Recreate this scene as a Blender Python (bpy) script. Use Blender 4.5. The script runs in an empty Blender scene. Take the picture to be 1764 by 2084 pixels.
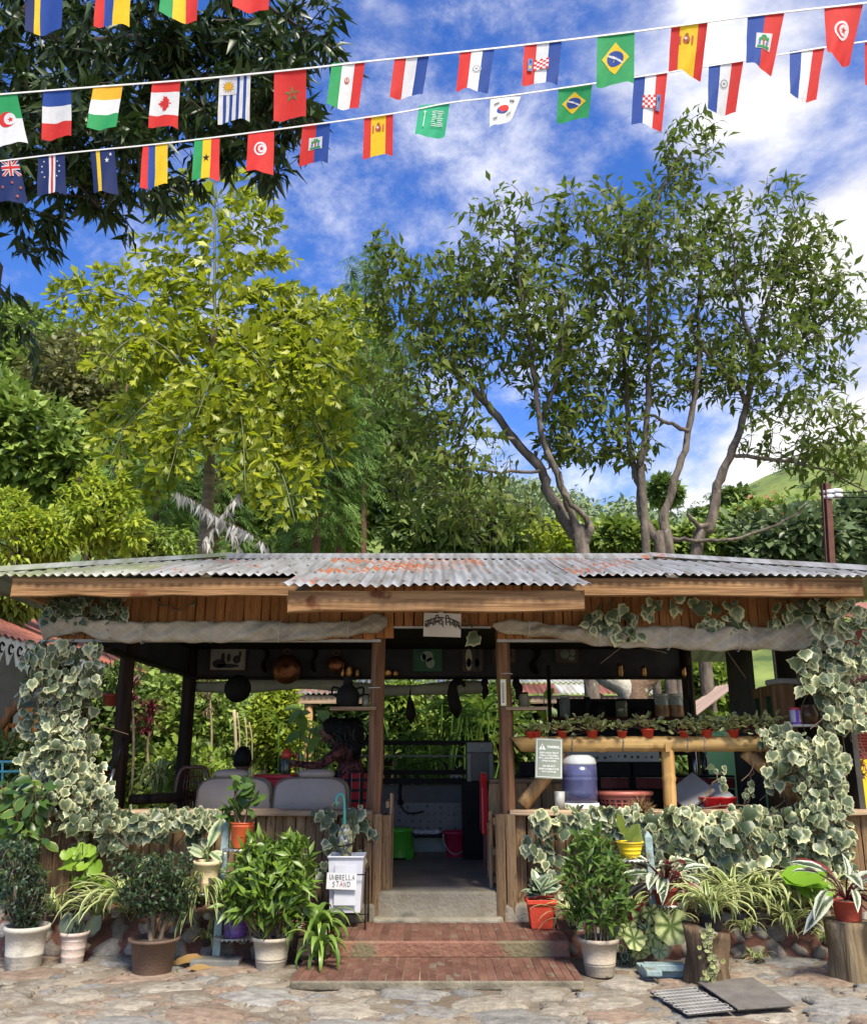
import bpy, bmesh, math, random
import numpy as np
from mathutils import Vector, Matrix
random.seed(7)
RNG = np.random.default_rng(7)
sc = bpy.context.scene
COL = sc.collection
pi = math.pi

# ------------------------------------------------------------------ camera, sky, sun, exposure
H, F, PITCH = 1.44, 1785.0, math.radians(15.36)
cd = bpy.data.cameras.new('camera')
cam = bpy.data.objects.new('camera', cd); COL.objects.link(cam)
cam.location = (0, 0, H); cam.rotation_euler = (pi / 2 + PITCH, 0, 0)
cd.sensor_fit = 'HORIZONTAL'; cd.sensor_width = 36; cd.lens = 36 * F / 1764
cd.clip_end = 3000; sc.camera = cam
SUN_DIR = Vector((0.26, -0.66, 1.05)).normalized()     # towards the sun
SUN_EL = math.asin(SUN_DIR.z); SUN_AZ = math.atan2(SUN_DIR.x, SUN_DIR.y)
sl = bpy.data.lights.new('sun', 'SUN'); sl.energy = 3.3; sl.angle = math.radians(16); sl.color = (1, .92, .77)
so = bpy.data.objects.new('sun', sl); COL.objects.link(so)
so.rotation_euler = (-SUN_DIR).to_track_quat('-Z', 'Y').to_euler()
sc.view_settings.view_transform = 'Standard'; sc.view_settings.look = 'None'
sc.view_settings.exposure = 1.15; sc.view_settings.gamma = 1
sc.view_settings.use_curve_mapping = False
sc.cycles.max_bounces = 6; sc.cycles.diffuse_bounces = 2; sc.cycles.glossy_bounces = 2
sc.cycles.transmission_bounces = 4; sc.cycles.transparent_max_bounces = 6
try: sc.cycles.use_denoising = True
except Exception: pass

def make_world():
    w = bpy.data.worlds.new('World'); sc.world = w; w.use_nodes = True
    nt = w.node_tree; N, L = nt.nodes, nt.links; N.clear()
    out = N.new('ShaderNodeOutputWorld'); bg = N.new('ShaderNodeBackground')
    sky = N.new('ShaderNodeTexSky'); sky.sky_type = 'NISHITA'; sky.sun_disc = False
    sky.sun_elevation = SUN_EL; sky.sun_rotation = SUN_AZ; sky.altitude = 1500; sky.dust_density = .6; sky.ozone_density = 2.5
    hs = N.new('ShaderNodeHueSaturation'); hs.inputs['Saturation'].default_value = 1.28; hs.inputs['Value'].default_value = 1.25
    hs.inputs['Hue'].default_value = .515
    L.new(sky.outputs[0], hs.inputs['Color'])
    tc = N.new('ShaderNodeTexCoord')
    mp = N.new('ShaderNodeMapping'); mp.inputs['Scale'].default_value = (1.0, 1.0, 1.9); mp.inputs['Location'].default_value = (3.1, .4, .2)
    L.new(tc.outputs['Generated'], mp.inputs['Vector'])
    n1 = N.new('ShaderNodeTexNoise'); n1.inputs['Scale'].default_value = 3.4; n1.inputs['Detail'].default_value = 9
    n1.inputs['Roughness'].default_value = .58; n1.inputs['Distortion'].default_value = .15
    L.new(mp.outputs[0], n1.inputs['Vector'])
    mp2 = N.new('ShaderNodeMapping'); mp2.inputs['Scale'].default_value = (1, 1.0, 1.4); mp2.inputs['Rotation'].default_value = (0, .9, .2)
    L.new(tc.outputs['Generated'], mp2.inputs['Vector'])
    n2 = N.new('ShaderNodeTexNoise'); n2.inputs['Scale'].default_value = 7; n2.inputs['Detail'].default_value = 8
    n2.inputs['Roughness'].default_value = .68; n2.inputs['Distortion'].default_value = .1
    L.new(mp2.outputs[0], n2.inputs['Vector'])
    def math_(op, a, b=None, c=None, clamp=False):
        m = N.new('ShaderNodeMath'); m.operation = op; m.use_clamp = clamp
        for i, x in enumerate((a, b, c)):
            if x is None: continue
            if isinstance(x, (int, float)): m.inputs[i].default_value = x
            else: L.new(x, m.inputs[i])
        return m.outputs[0]
    sx = N.new('ShaderNodeSeparateXYZ'); L.new(tc.outputs['Generated'], sx.inputs[0])
    # a bank of cloud on one side of the sky, a clearing in the other
    bias = math_('MULTIPLY', sx.outputs[0], .34)
    low = math_('MULTIPLY', math_('SUBTRACT', .42, sx.outputs[2]), .22)
    base = math_('ADD', math_('ADD', n1.outputs[0], bias), low)
    mr = N.new('ShaderNodeMapRange'); mr.interpolation_type = 'SMOOTHSTEP'
    mr.inputs[1].default_value = .45; mr.inputs[2].default_value = .70
    L.new(base, mr.inputs[0])
    wr = N.new('ShaderNodeMapRange'); wr.interpolation_type = 'SMOOTHSTEP'
    wr.inputs[1].default_value = .42; wr.inputs[2].default_value = .78; wr.inputs[4].default_value = .62
    L.new(math_('ADD', n2.outputs[0], math_('MULTIPLY', bias, .35)), wr.inputs[0])
    fac = math_('MAXIMUM', mr.outputs[0], wr.outputs[0])
    shade = N.new('ShaderNodeMapRange'); shade.inputs[1].default_value = .35; shade.inputs[2].default_value = .7
    shade.inputs[3].default_value = 4.6; shade.inputs[4].default_value = 6.4
    L.new(n2.outputs[0], shade.inputs[0])
    cc = N.new('ShaderNodeCombineColor')
    L.new(math_('MULTIPLY', shade.outputs[0], 1.01), cc.inputs[0]); L.new(math_('MULTIPLY', shade.outputs[0], .99), cc.inputs[1])
    L.new(math_('MULTIPLY', shade.outputs[0], .99), cc.inputs[2])
    mx = N.new('ShaderNodeMix'); mx.data_type = 'RGBA'
    L.new(fac, mx.inputs[0]); L.new(hs.outputs[0], mx.inputs[6]); L.new(cc.outputs[0], mx.inputs[7])
    L.new(mx.outputs[2], bg.inputs['Color']); bg.inputs['Strength'].default_value = .1
    L.new(bg.outputs[0], out.inputs[0])
make_world()

# ------------------------------------------------------------------ pixel <-> place helpers (photo measured at 1764 x 2084)
CP, SP = math.cos(PITCH), math.sin(PITCH)
def ray(u, v):
    sx, sy = (u - 882) / F, (1042 - v) / F
    return np.array((sx, CP - SP * sy, SP + CP * sy))
def P(u, v, y):
    d = ray(u, v); t = y / d[1]
    return np.array((d[0] * t, y, H + d[2] * t))
def G(u, v, z=0.0):
    d = ray(u, v); t = (z - H) / d[2]
    return np.array((d[0] * t, d[1] * t, z))
def px(n, y, v=1500):            # n pixels at depth y, in metres
    return n / F * y / ray(882, v)[1]

# ------------------------------------------------------------------ materials
MATS = {}
def _n(nt, t, **k):
    n = nt.nodes.new(t)
    for a, b in k.items(): setattr(n, a, b)
    return n
def mat(name, c, rough=.7, var=.25, scale=6, bump=0., bscale=40, c2=None, metal=0., stretch=(1, 1, 1), spec=.4, lo=.3, hi=.7, trans=0., speck=None):
    if name in MATS: return MATS[name]
    m = bpy.data.materials.new(name); m.use_nodes = True; MATS[name] = m
    nt = m.node_tree; L = nt.links; b = nt.nodes['Principled BSDF']
    tc = _n(nt, 'ShaderNodeTexCoord'); oi = _n(nt, 'ShaderNodeObjectInfo')
    ml = _n(nt, 'ShaderNodeMath', operation='MULTIPLY'); ml.inputs[1].default_value = 61.7
    L.new(oi.outputs['Random'], ml.inputs[0])
    ad = _n(nt, 'ShaderNodeVectorMath', operation='ADD')
    L.new(tc.outputs['Object'], ad.inputs[0]); L.new(ml.outputs[0], ad.inputs[1])
    mp = _n(nt, 'ShaderNodeMapping'); mp.inputs['Scale'].default_value = stretch
    L.new(ad.outputs[0], mp.inputs['Vector'])
    no = _n(nt, 'ShaderNodeTexNoise'); no.inputs['Scale'].default_value = scale; no.inputs['Detail'].default_value = 7
    no.inputs['Roughness'].default_value = .62
    L.new(mp.outputs[0], no.inputs['Vector'])
    cr = _n(nt, 'ShaderNodeValToRGB'); e = cr.color_ramp.elements
    e[0].position = lo; e[1].position = hi
    c = tuple(c); a = tuple(x * (1 - var) for x in c); d = c2 if c2 else tuple(min(1, x * (1 + var)) for x in c)
    e[0].color = (*a, 1); e[1].color = (*d, 1)
    L.new(no.outputs[0], cr.inputs[0]); col = cr.outputs[0]
    hv = _n(nt, 'ShaderNodeHueSaturation')       # every object a little lighter or darker than the next
    mr = _n(nt, 'ShaderNodeMapRange'); mr.inputs[3].default_value = 1 - var * .45; mr.inputs[4].default_value = 1 + var * .45
    L.new(oi.outputs['Random'], mr.inputs[0]); L.new(mr.outputs[0], hv.inputs['Value']); L.new(col, hv.inputs['Color']); col = hv.outputs[0]
    if speck:
        n3 = _n(nt, 'ShaderNodeTexNoise'); n3.inputs['Scale'].default_value = speck[1]; n3.inputs['Detail'].default_value = 5
        L.new(ad.outputs[0], n3.inputs['Vector'])
        r3 = _n(nt, 'ShaderNodeMapRange'); r3.inputs[1].default_value = speck[2]; r3.inputs[2].default_value = speck[2] + .08
        L.new(n3.outputs[0], r3.inputs[0])
        mx = _n(nt, 'ShaderNodeMix', data_type='RGBA'); L.new(r3.outputs[0], mx.inputs[0]); L.new(col, mx.inputs[6]); mx.inputs[7].default_value = (*speck[0], 1)
        col = mx.outputs[2]
    L.new(col, b.inputs['Base Color'])
    b.inputs['Roughness'].default_value = rough; b.inputs['Metallic'].default_value = metal
    b.inputs['Specular IOR Level'].default_value = spec
    if bump:
        n2 = _n(nt, 'ShaderNodeTexNoise'); n2.inputs['Scale'].default_value = bscale; n2.inputs['Detail'].default_value = 6
        L.new(mp.outputs[0], n2.inputs['Vector'])
        bp = _n(nt, 'ShaderNodeBump'); bp.inputs['Strength'].default_value = min(1, bump); bp.inputs['Distance'].default_value = .02
        L.new(n2.outputs[0], bp.inputs['Height']); L.new(bp.outputs[0], b.inputs['Normal'])
    if trans:
        t = _n(nt, 'ShaderNodeBsdfTranslucent'); L.new(col, t.inputs['Color'])
        ms = _n(nt, 'ShaderNodeMixShader'); ms.inputs[0].default_value = trans
        L.new(b.outputs[0], ms.inputs[1]); L.new(t.outputs[0], ms.inputs[2])
        L.new(ms.outputs[0], nt.nodes['Material Output'].inputs[0])
    return m
def leafmat(name, dark, light, trans=.3, rough=.42, cream=None, thr=.55, soft=.12, amt=.5, spec=.45, tc_=None, var=.30):
    """foliage: 'rnd' picks between two greens per leaf, 'edge' (0 midrib..1 margin) carries variegation"""
    if name in MATS: return MATS[name]
    m = bpy.data.materials.new(name); m.use_nodes = True; MATS[name] = m
    nt = m.node_tree; L = nt.links; b = nt.nodes['Principled BSDF']
    ar = _n(nt, 'ShaderNodeAttribute', attribute_name='rnd'); ae = _n(nt, 'ShaderNodeAttribute', attribute_name='edge')
    tc = _n(nt, 'ShaderNodeTexCoord'); oi = _n(nt, 'ShaderNodeObjectInfo')
    mx = _n(nt, 'ShaderNodeMix', data_type='RGBA'); mx.inputs[6].default_value = (*dark, 1); mx.inputs[7].default_value = (*light, 1)
    L.new(ar.outputs['Fac'], mx.inputs[0]); col = mx.outputs[2]
    if cream:
        ad = _n(nt, 'ShaderNodeVectorMath', operation='ADD'); L.new(tc.outputs['Object'], ad.inputs[0])
        m2 = _n(nt, 'ShaderNodeMath', operation='MULTIPLY'); m2.inputs[1].default_value = 31; L.new(oi.outputs['Random'], m2.inputs[0]); L.new(m2.outputs[0], ad.inputs[1])
        no = _n(nt, 'ShaderNodeTexNoise'); no.inputs['Scale'].default_value = 22; no.inputs['Detail'].default_value = 3
        L.new(ad.outputs[0], no.inputs['Vector'])
        k = _n(nt, 'ShaderNodeMath', operation='MULTIPLY_ADD'); k.inputs[1].default_value = amt; L.new(no.outputs[0], k.inputs[0]); L.new(ae.outputs['Fac'], k.inputs[2])
        k2 = _n(nt, 'ShaderNodeMath', operation='MULTIPLY_ADD'); k2.inputs[1].default_value = var; L.new(ar.outputs['Fac'], k2.inputs[0]); L.new(k.outputs[0], k2.inputs[2])
        r = _n(nt, 'ShaderNodeMapRange'); r.inputs[1].default_value = thr + amt * .5; r.inputs[2].default_value = thr + amt * .5 + soft
        L.new(k2.outputs[0], r.inputs[0])
        m3 = _n(nt, 'ShaderNodeMix', data_type='RGBA'); L.new(r.outputs[0], m3.inputs[0]); L.new(col, m3.inputs[6]); m3.inputs[7].default_value = (*cream, 1)
        col = m3.outputs[2]
    L.new(col, b.inputs['Base Color']); b.inputs['Roughness'].default_value = rough; b.inputs['Specular IOR Level'].default_value = spec
    t = _n(nt, 'ShaderNodeBsdfTranslucent')
    if tc_: t.inputs['Color'].default_value = (*tc_, 1)
    else: L.new(col, t.inputs['Color'])
    ms = _n(nt, 'ShaderNodeMixShader'); ms.inputs[0].default_value = trans
    L.new(b.outputs[0], ms.inputs[1]); L.new(t.outputs[0], ms.inputs[2]); L.new(ms.outputs[0], nt.nodes['Material Output'].inputs[0])
    return m
def plain(name, c, rough=.5, metal=0., spec=.5, trans=0.): return mat(name, c, rough, .06, 9, metal=metal, spec=spec, trans=trans)
def wood(name, c, c2, axis='z', fine=1., bump=.5, rough=.75, speck=None):
    k = {'x': (1.2, 26, 26), 'y': (26, 1.2, 26), 'z': (26, 26, 1.2)}[axis]
    return mat(name, c, rough, .5, 1.0 * fine, bump, 2.2, c2, stretch=k, spec=.12, lo=.28, hi=.72, speck=speck)

def tinmat(name, base, rust, amount, checker=True, moss=None):
    m = bpy.data.materials.new(name); m.use_nodes = True; MATS[name] = m
    nt = m.node_tree; L = nt.links; b = nt.nodes['Principled BSDF']
    ge = _n(nt, 'ShaderNodeNewGeometry')
    n1 = _n(nt, 'ShaderNodeTexNoise'); n1.inputs['Scale'].default_value = 1.7; n1.inputs['Detail'].default_value = 6; L.new(ge.outputs['Position'], n1.inputs['Vector'])
    n2 = _n(nt, 'ShaderNodeTexNoise'); n2.inputs['Scale'].default_value = 9; n2.inputs['Detail'].default_value = 8; L.new(ge.outputs['Position'], n2.inputs['Vector'])
    n3 = _n(nt, 'ShaderNodeTexNoise'); n3.inputs['Scale'].default_value = 3; n3.inputs['Detail'].default_value = 6; m3 = _n(nt, 'ShaderNodeMapping'); m3.inputs['Scale'].default_value = (5, .5, .5); L.new(ge.outputs['Position'], m3.inputs[0]); L.new(m3.outputs[0], n3.inputs['Vector'])
    c0 = _n(nt, 'ShaderNodeMix', data_type='RGBA'); c0.inputs[6].default_value = (*[x * k for x, k in zip(base, (.48, .44, .38))], 1); c0.inputs[7].default_value = (*base, 1)
    q3 = _n(nt, 'ShaderNodeMapRange'); q3.inputs[1].default_value = .3; q3.inputs[2].default_value = .62; L.new(n3.outputs[0], q3.inputs[0]); L.new(q3.outputs[0], c0.inputs[0]); col = c0.outputs[2]
    if moss:
        r = _n(nt, 'ShaderNodeMapRange'); r.inputs[1].default_value = .45; r.inputs[2].default_value = .62; L.new(n1.outputs[0], r.inputs[0])
        mm = _n(nt, 'ShaderNodeMix', data_type='RGBA'); L.new(r.outputs[0], mm.inputs[0]); L.new(col, mm.inputs[6]); mm.inputs[7].default_value = (*moss, 1); col = mm.outputs[2]
    f = _n(nt, 'ShaderNodeMath', operation='MULTIPLY_ADD'); f.inputs[1].default_value = .55; L.new(n2.outputs[0], f.inputs[0]); L.new(n1.outputs[0], f.inputs[2])
    fo = f.outputs[0]
    if checker:
        mp = _n(nt, 'ShaderNodeMapping'); mp.inputs['Scale'].default_value = (1 / .076, 1 / .15, 0); L.new(ge.outputs['Position'], mp.inputs['Vector'])
        ck = _n(nt, 'ShaderNodeTexChecker'); ck.inputs['Scale'].default_value = 1; L.new(mp.outputs[0], ck.inputs['Vector'])
        f2 = _n(nt, 'ShaderNodeMath', operation='MULTIPLY_ADD'); f2.inputs[1].default_value = .13; L.new(ck.outputs['Fac'], f2.inputs[0]); L.new(fo, f2.inputs[2]); fo = f2.outputs[0]
    r2 = _n(nt, 'ShaderNodeMapRange'); r2.inputs[1].default_value = 1.25 - amount; r2.inputs[2].default_value = 1.33 - amount; L.new(fo, r2.inputs[0])
    m2 = _n(nt, 'ShaderNodeMix', data_type='RGBA'); L.new(r2.outputs[0], m2.inputs[0]); L.new(col, m2.inputs[6])
    rr = _n(nt, 'ShaderNodeMix', data_type='RGBA'); rr.inputs[6].default_value = (*[x * .55 for x in rust], 1); rr.inputs[7].default_value = (*rust, 1); L.new(n2.outputs[0], rr.inputs[0])
    L.new(rr.outputs[2], m2.inputs[7]); L.new(m2.outputs[2], b.inputs['Base Color'])
    b.inputs['Roughness'].default_value = .5; b.inputs['Metallic'].default_value = .15
    return m

# ------------------------------------------------------------------ meshes
class MB:
    def __init__(s): s.v, s.f, s.m, s.e = [], [], [], []
    def add(s, vs, fs, mi=0, e=None):
        o = len(s.v); s.v.extend([tuple(map(float, p)) for p in vs]); s.f.extend([tuple(i + o for i in f) for f in fs]); s.m.extend([mi] * len(fs))
        s.e.extend(e if e is not None else [0.] * len(vs)); return s
    def box(s, c, d, rot=None, mi=0, taper=1.):
        x, y, z = [k / 2 for k in d]
        vs = [(-x, -y, -z), (x, -y, -z), (x, y, -z), (-x, y, -z), (-x * taper, -y * taper, z), (x * taper, -y * taper, z), (x * taper, y * taper, z), (-x * taper, y * taper, z)]
        R = rot if rot is not None else np.eye(3)
        vs = [np.array(c) + R @ np.array(p) for p in vs]
        return s.add(vs, [(3, 2, 1, 0), (4, 5, 6, 7), (0, 1, 5, 4), (1, 2, 6, 5), (2, 3, 7, 6), (3, 0, 4, 7)], mi)
    def tube(s, pts, rad, n=6, mi=0, cap=True, flat=1.):
        pts = np.array(pts, float); k = len(pts)
        rad = np.full(k, rad) if np.isscalar(rad) else np.array(rad, float)
        T = np.gradient(pts, axis=0); T /= (np.linalg.norm(T, axis=1)[:, None] + 1e-9)
        ref = np.array((0, 0, 1.)) if abs(T[0][2]) < .9 else np.array((1., 0, 0))
        A = np.cross(T, ref); A /= (np.linalg.norm(A, axis=1)[:, None] + 1e-9)
        for i in range(1, k):
            a = A[i - 1] - T[i] * (A[i - 1] @ T[i]); A[i] = a / (np.linalg.norm(a) + 1e-9)
        B = np.cross(T, A); th = np.arange(n) * 2 * pi / n
        ring = (A[:, None, :] * np.cos(th)[None, :, None] + flat * B[:, None, :] * np.sin(th)[None, :, None]) * rad[:, None, None] + pts[:, None, :]
        fs = [(i * n + j, i * n + (j + 1) % n, (i + 1) * n + (j + 1) % n, (i + 1) * n + j) for i in range(k - 1) for j in range(n)]
        if cap: fs += [tuple(range(n))[::-1], tuple((k - 1) * n + j for j in range(n))]
        return s.add(ring.reshape(-1, 3), fs, mi)
    def lathe(s, c, prof, n=20, mi=0, sx=1., sy=1., cap=True, sq=False):
        th = np.arange(n) * 2 * pi / n + (pi / 4 if sq else 0); vs = []
        for r, z in prof:
            for t in th: vs.append((c[0] + r * sx * math.cos(t), c[1] + r * sy * math.sin(t), c[2] + z))
        k = len(prof)
        fs = [(i * n + j, i * n + (j + 1) % n, (i + 1) * n + (j + 1) % n, (i + 1) * n + j) for i in range(k - 1) for j in range(n)]
        if cap: fs += [tuple(range(n))[::-1], tuple((k - 1) * n + j for j in range(n))]
        return s.add(vs, fs, mi)
    def prism(s, outline, y0, y1, mi=0):          # outline of (x, z), extruded along y
        n = len(outline)
        vs = [(x, y0, z) for x, z in outline] + [(x, y1, z) for x, z in outline]
        return s.add(vs, [tuple(range(n)), tuple(range(n, 2 * n))[::-1]] + [(i, i + n, (i + 1) % n + n, (i + 1) % n) for i in range(n)], mi)
    def ball(s, c, r, n=10, k=6, mi=0, jit=0.):
        r = np.array(r if not np.isscalar(r) else (r, r, r), float); vs = [np.array(c) + (0, 0, -r[2])]
        for i in range(1, k):
            a = -pi / 2 + pi * i / k
            for j in range(n):
                t = 2 * pi * j / n; q = 1 + jit * random.uniform(-1, 1)
                vs.append(np.array(c) + np.array((math.cos(a) * math.cos(t), math.cos(a) * math.sin(t), math.sin(a))) * r * q)
        vs.append(np.array(c) + (0, 0, r[2])); top = len(vs) - 1
        fs = [(0, 1 + (j + 1) % n, 1 + j) for j in range(n)]
        fs += [(1 + i * n + j, 1 + i * n + (j + 1) % n, 1 + (i + 1) * n + (j + 1) % n, 1 + (i + 1) * n + j) for i in range(k - 2) for j in range(n)]
        fs += [(1 + (k - 2) * n + j, 1 + (k - 2) * n + (j + 1) % n, top) for j in range(n)]
        return s.add(vs, fs, mi)
def tag(o, label=None, cat=None, group=None, kind=None):
    if label: o['label'] = label
    if cat: o['category'] = cat
    if group: o['group'] = group
    if kind: o['kind'] = kind
    return o
def thing(name, label, cat, loc, group=None):
    o = bpy.data.objects.new(name, None); COL.objects.link(o); o.location = [float(x) for x in loc]; o.empty_display_size = .1
    return tag(o, label, cat, group)
def wloc(o):
    l = Vector(o.location)
    while o.parent: o = o.parent; l = l + Vector(o.location)
    return np.array(l)
def mesh_from(name, V, Fc, mats, mi=None, smooth=False, attrs=None):
    me = bpy.data.meshes.new(name); me.from_pydata([tuple(p) for p in V], [], Fc)
    for m in mats: me.materials.append(m)
    if mi is not None and len(mats) > 1: me.polygons.foreach_set('material_index', mi)
    if smooth: me.polygons.foreach_set('use_smooth', [True] * len(me.polygons))
    for k, a in (attrs or {}).items():
        at = me.attributes.new(k, 'FLOAT', 'POINT'); at.data.foreach_set('value', np.asarray(a, np.float32))
    return me
def ob(mb, name, mats, parent=None, smooth=False, bevel=0., label=None, attrs=False, origin=None, wn=False):
    if not isinstance(mats, (list, tuple)): mats = [mats]
    V = np.array(mb.v, float)
    o0 = np.array(origin, float) if origin is not None else np.array((*(V[:, :2].min(0) + V[:, :2].max(0)) / 2, V[:, 2].min()))
    at = {'edge': mb.e, 'rnd': [random.random()] * len(mb.v)} if attrs else None
    me = mesh_from(name, V - o0, mb.f, mats, mb.m, smooth, at)
    o = bpy.data.objects.new(name, me); COL.objects.link(o)
    if parent is not None: o.parent = parent; o.location = o0 - wloc(parent)
    else: o.location = o0
    if bevel:
        b = o.modifiers.new('bevel', 'BEVEL'); b.width = bevel; b.segments = 2; b.limit_method = 'ANGLE'; b.angle_limit = .7
    if label: o['label'] = label
    return o
def inst(name, mesh, parent, loc, R=None, S=1., label=None):
    o = bpy.data.objects.new(name, mesh); COL.objects.link(o)
    l = np.array(loc, float)
    if parent is not None: o.parent = parent; l = l - wloc(parent)
    M4 = np.eye(4); s = np.array((S, S, S)) if np.isscalar(S) else np.array(S)
    M4[:3, :3] = (R if R is not None else np.eye(3)) * s[None, :]; M4[:3, 3] = l
    o.matrix_basis = Matrix(M4.tolist())
    if label: o['label'] = label
    return o
def rotz(a): c, s = math.cos(a), math.sin(a); return np.array(((c, -s, 0), (s, c, 0), (0, 0, 1.)))
def rotx(a): c, s = math.cos(a), math.sin(a); return np.array(((1., 0, 0), (0, c, -s), (0, s, c)))
def roty(a): c, s = math.cos(a), math.sin(a); return np.array(((c, 0, s), (0, 1., 0), (-s, 0, c)))
def unit(a): a = np.asarray(a, float); return a / (np.linalg.norm(a, axis=-1, keepdims=True) + 1e-9)
def frames(D, N):                       # columns: side, leaf axis, leaf normal
    D = unit(D); X = unit(np.cross(D, N)); Nn = np.cross(X, D)
    return np.stack((X, D, Nn), axis=-1)
def catmull(pts, sub=5):
    p = np.array(pts, float)
    if len(p) < 3: return np.array([p[0] + (p[-1] - p[0]) * t for t in np.linspace(0, 1, sub + 1)])
    q = np.vstack((2 * p[0] - p[1], p, 2 * p[-1] - p[-2])); out = []
    for i in range(1, len(q) - 2):
        for t in np.linspace(0, 1, sub, endpoint=False):
            a, b, c, d = q[i - 1], q[i], q[i + 1], q[i + 2]
            out.append(.5 * (2 * b + (c - a) * t + (2 * a - 5 * b + 4 * c - d) * t * t + (3 * b - a - 3 * c + d) * t ** 3))
    out.append(p[-1]); return np.array(out)

# ------------------------------------------------------------------ leaves
def T_lance(w=.16, fold=.05, droop=.18):
    v = [(0, 0, 0), (-w, .42, fold), (w, .42, fold), (0, .45, 0), (0, 1, -droop)]
    return dict(v=np.array(v, float), f=[(0, 3, 1), (1, 3, 4), (0, 2, 3), (3, 2, 4)], e=[0, 1, 1, 0, .4], key='lance%g%g' % (w, droop))
def T_oval(w=.3, fold=.06, droop=.15, k=8):
    v, e = [(0, 0, 0)], [0.]
    for t in (.22, .5, .8):
        ww = w * math.sin(pi * min(1, (t * .9 + .06))) ** .8; z = -droop * t * t
        v += [(-ww, t, z + fold), (0, t, z), (ww, t, z + fold)]; e += [1, 0, 1]
    v.append((0, 1.02, -droop)); e.append(.6)
    f = [(0, 2, 1), (0, 3, 2), (1, 2, 5, 4), (2, 3, 6, 5), (4, 5, 8, 7), (5, 6, 9, 8), (7, 8, 10), (8, 9, 10)]
    return dict(v=np.array(v, float), f=f, e=e, key='oval%g%g' % (w, droop))
def T_ivy():
    a = np.radians([-90, -55, -28, 0, 22, 48, 70, 90, 110, 132, 158, 180, 208, 235])
    r = np.array([.20, .44, .46, .58, .50, .60, .58, .84, .58, .60, .50, .58, .46, .44])
    v, e = [(0, .30, .03)], [0.]
    for k, q in ((.60, .45), (1., 1.)):
        for i in range(14):
            x, y = r[i] * k * math.cos(a[i]), .30 + r[i] * k * math.sin(a[i])
            v.append((x, y, -.10 * k * abs(x) - .09 * max(0, y) ** 2 * k)); e.append(q)
    f = [(0, 1 + i, 1 + (i + 1) % 14) for i in range(14)] + [(1 + i, 15 + i, 15 + (i + 1) % 14, 1 + (i + 1) % 14) for i in range(14)]
    return dict(v=np.array(v), f=f, e=e, key='ivy')
def T_round(n=9, cut=.12, cup=.12, sx=1., e0=0.):
    v, e = [(0, .42, 0)], [e0]
    for k, q in ((.6, .5), (1., 1.)):
        for i in range(n):
            a = -pi / 2 + 2 * pi * i / n; r = .5 * k * (1 - (cut if i % 2 else 0)) * (.45 if i == 0 else 1)
            v.append((r * math.cos(a) * sx, .42 + r * math.sin(a), cup * k * k)); e.append(q)
    f = [(0, 1 + i, 1 + (i + 1) % n) for i in range(n)] + [(1 + i, 1 + n + i, 1 + n + (i + 1) % n, 1 + (i + 1) % n) for i in range(n)]
    return dict(v=np.array(v), f=f, e=e, key='round%d%g%g' % (n, cut, cup))
def T_fishtail():
    v = [(0, 0, 0), (-.15, .50, .05), (-.31, .88, .0), (-.15, .82, .04), (-.06, 1.1, -.08), (.04, .84, 0), (.10, 1.0, -.10), (.17, .74, .02), (.36, .74, -.06), (.17, .42, .06)]
    return dict(v=np.array(v, float), f=[(0, i, i + 1)[::-1] for i in range(1, 9)], e=[0] + [1] * 9, key='fish')
def T_blade(n=7, w=.035, droop=1.0, fold=.012, rise=.5):
    """strap leaf of unit length that rises, arches over and hangs"""
    v, e, pts = [], [], []
    ang = rise * pi / 2 * 1.0; p = np.zeros(2); pts.append(p.copy())
    for i in range(n):
        p = p + np.array((math.cos(ang), math.sin(ang))) / n; pts.append(p.copy()); ang -= droop * pi / n * (.5 + i / n)
    for i, q in enumerate(pts):
        t = i / n; ww = w * min(1, .55 + 2.2 * t) * (1 - t ** 3) + .001
        v += [(-ww, q[0], q[1] + fold), (0, q[0], q[1]), (ww, q[0], q[1] + fold)]; e += [1, 0, 1]
    f = []
    for i in range(n): a = 3 * i; f += [(a, a + 1, a + 4, a + 3), (a + 1, a + 2, a + 5, a + 4)]
    return dict(v=np.array(v), f=f, e=e, key='blade%d%g%g%g' % (n, w, droop, rise))
def T_spray(n=9, L=1., w=.018):
    v, f, e = [], [], []
    for i in range(n):
        t = i / n; s = -1 if i % 2 else 1
        b = np.array((0, t * .8, -.12 * t * t)); d = np.array((s * .55, .75, -.1 + .3 * random.uniform(-1, 1))) * (.42 - .2 * t)
        k = len(v); v += [b - (w, 0, 0), b + (w, 0, 0), b + d * .5 + (0, w * 2, 0), b + d]; f.append((k, k + 1, k + 3)); f.append((k, k + 3, k + 2)); e += [0] * 4
    k = len(v); v += [np.array((-w, 0, 0)), np.array((w, 0, 0)), np.array((0, 1.05, -.2))]; f.append((k, k + 1, k + 2)); e += [0] * 3
    return dict(v=np.array(v), f=f, e=e, key='spray%d' % n)
def T_quad(w=.35):
    return dict(v=np.array([(0, 0, 0), (w, .5, .06), (0, 1, -.1), (-w, .5, .06)]), f=[(0, 1, 2), (0, 2, 3)], e=[0, 1, .5, 1], key='quad%g' % w)
VAR = {}
def variants(t, m, n=7):
    k = (t['key'], m.name); q = t.get('curl', 1.); n = int(n * q)
    if k not in VAR:
        L = []
        for i in range(n):
            v = t['v'].copy(); x, y, z = v.T
            v = v + np.stack((np.zeros(len(v)), np.zeros(len(v)), q * (random.uniform(-.25, .12) * y * y + random.uniform(-.25, .25) * x * y + random.uniform(-.35, .35) * x * x)), 1)
            L.append(mesh_from('leaf', v, t['f'], [m], smooth=True, attrs={'edge': t['e'], 'rnd': [(i + .5) / n] * len(v)}))
        VAR[k] = L
    return VAR[k]
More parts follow.
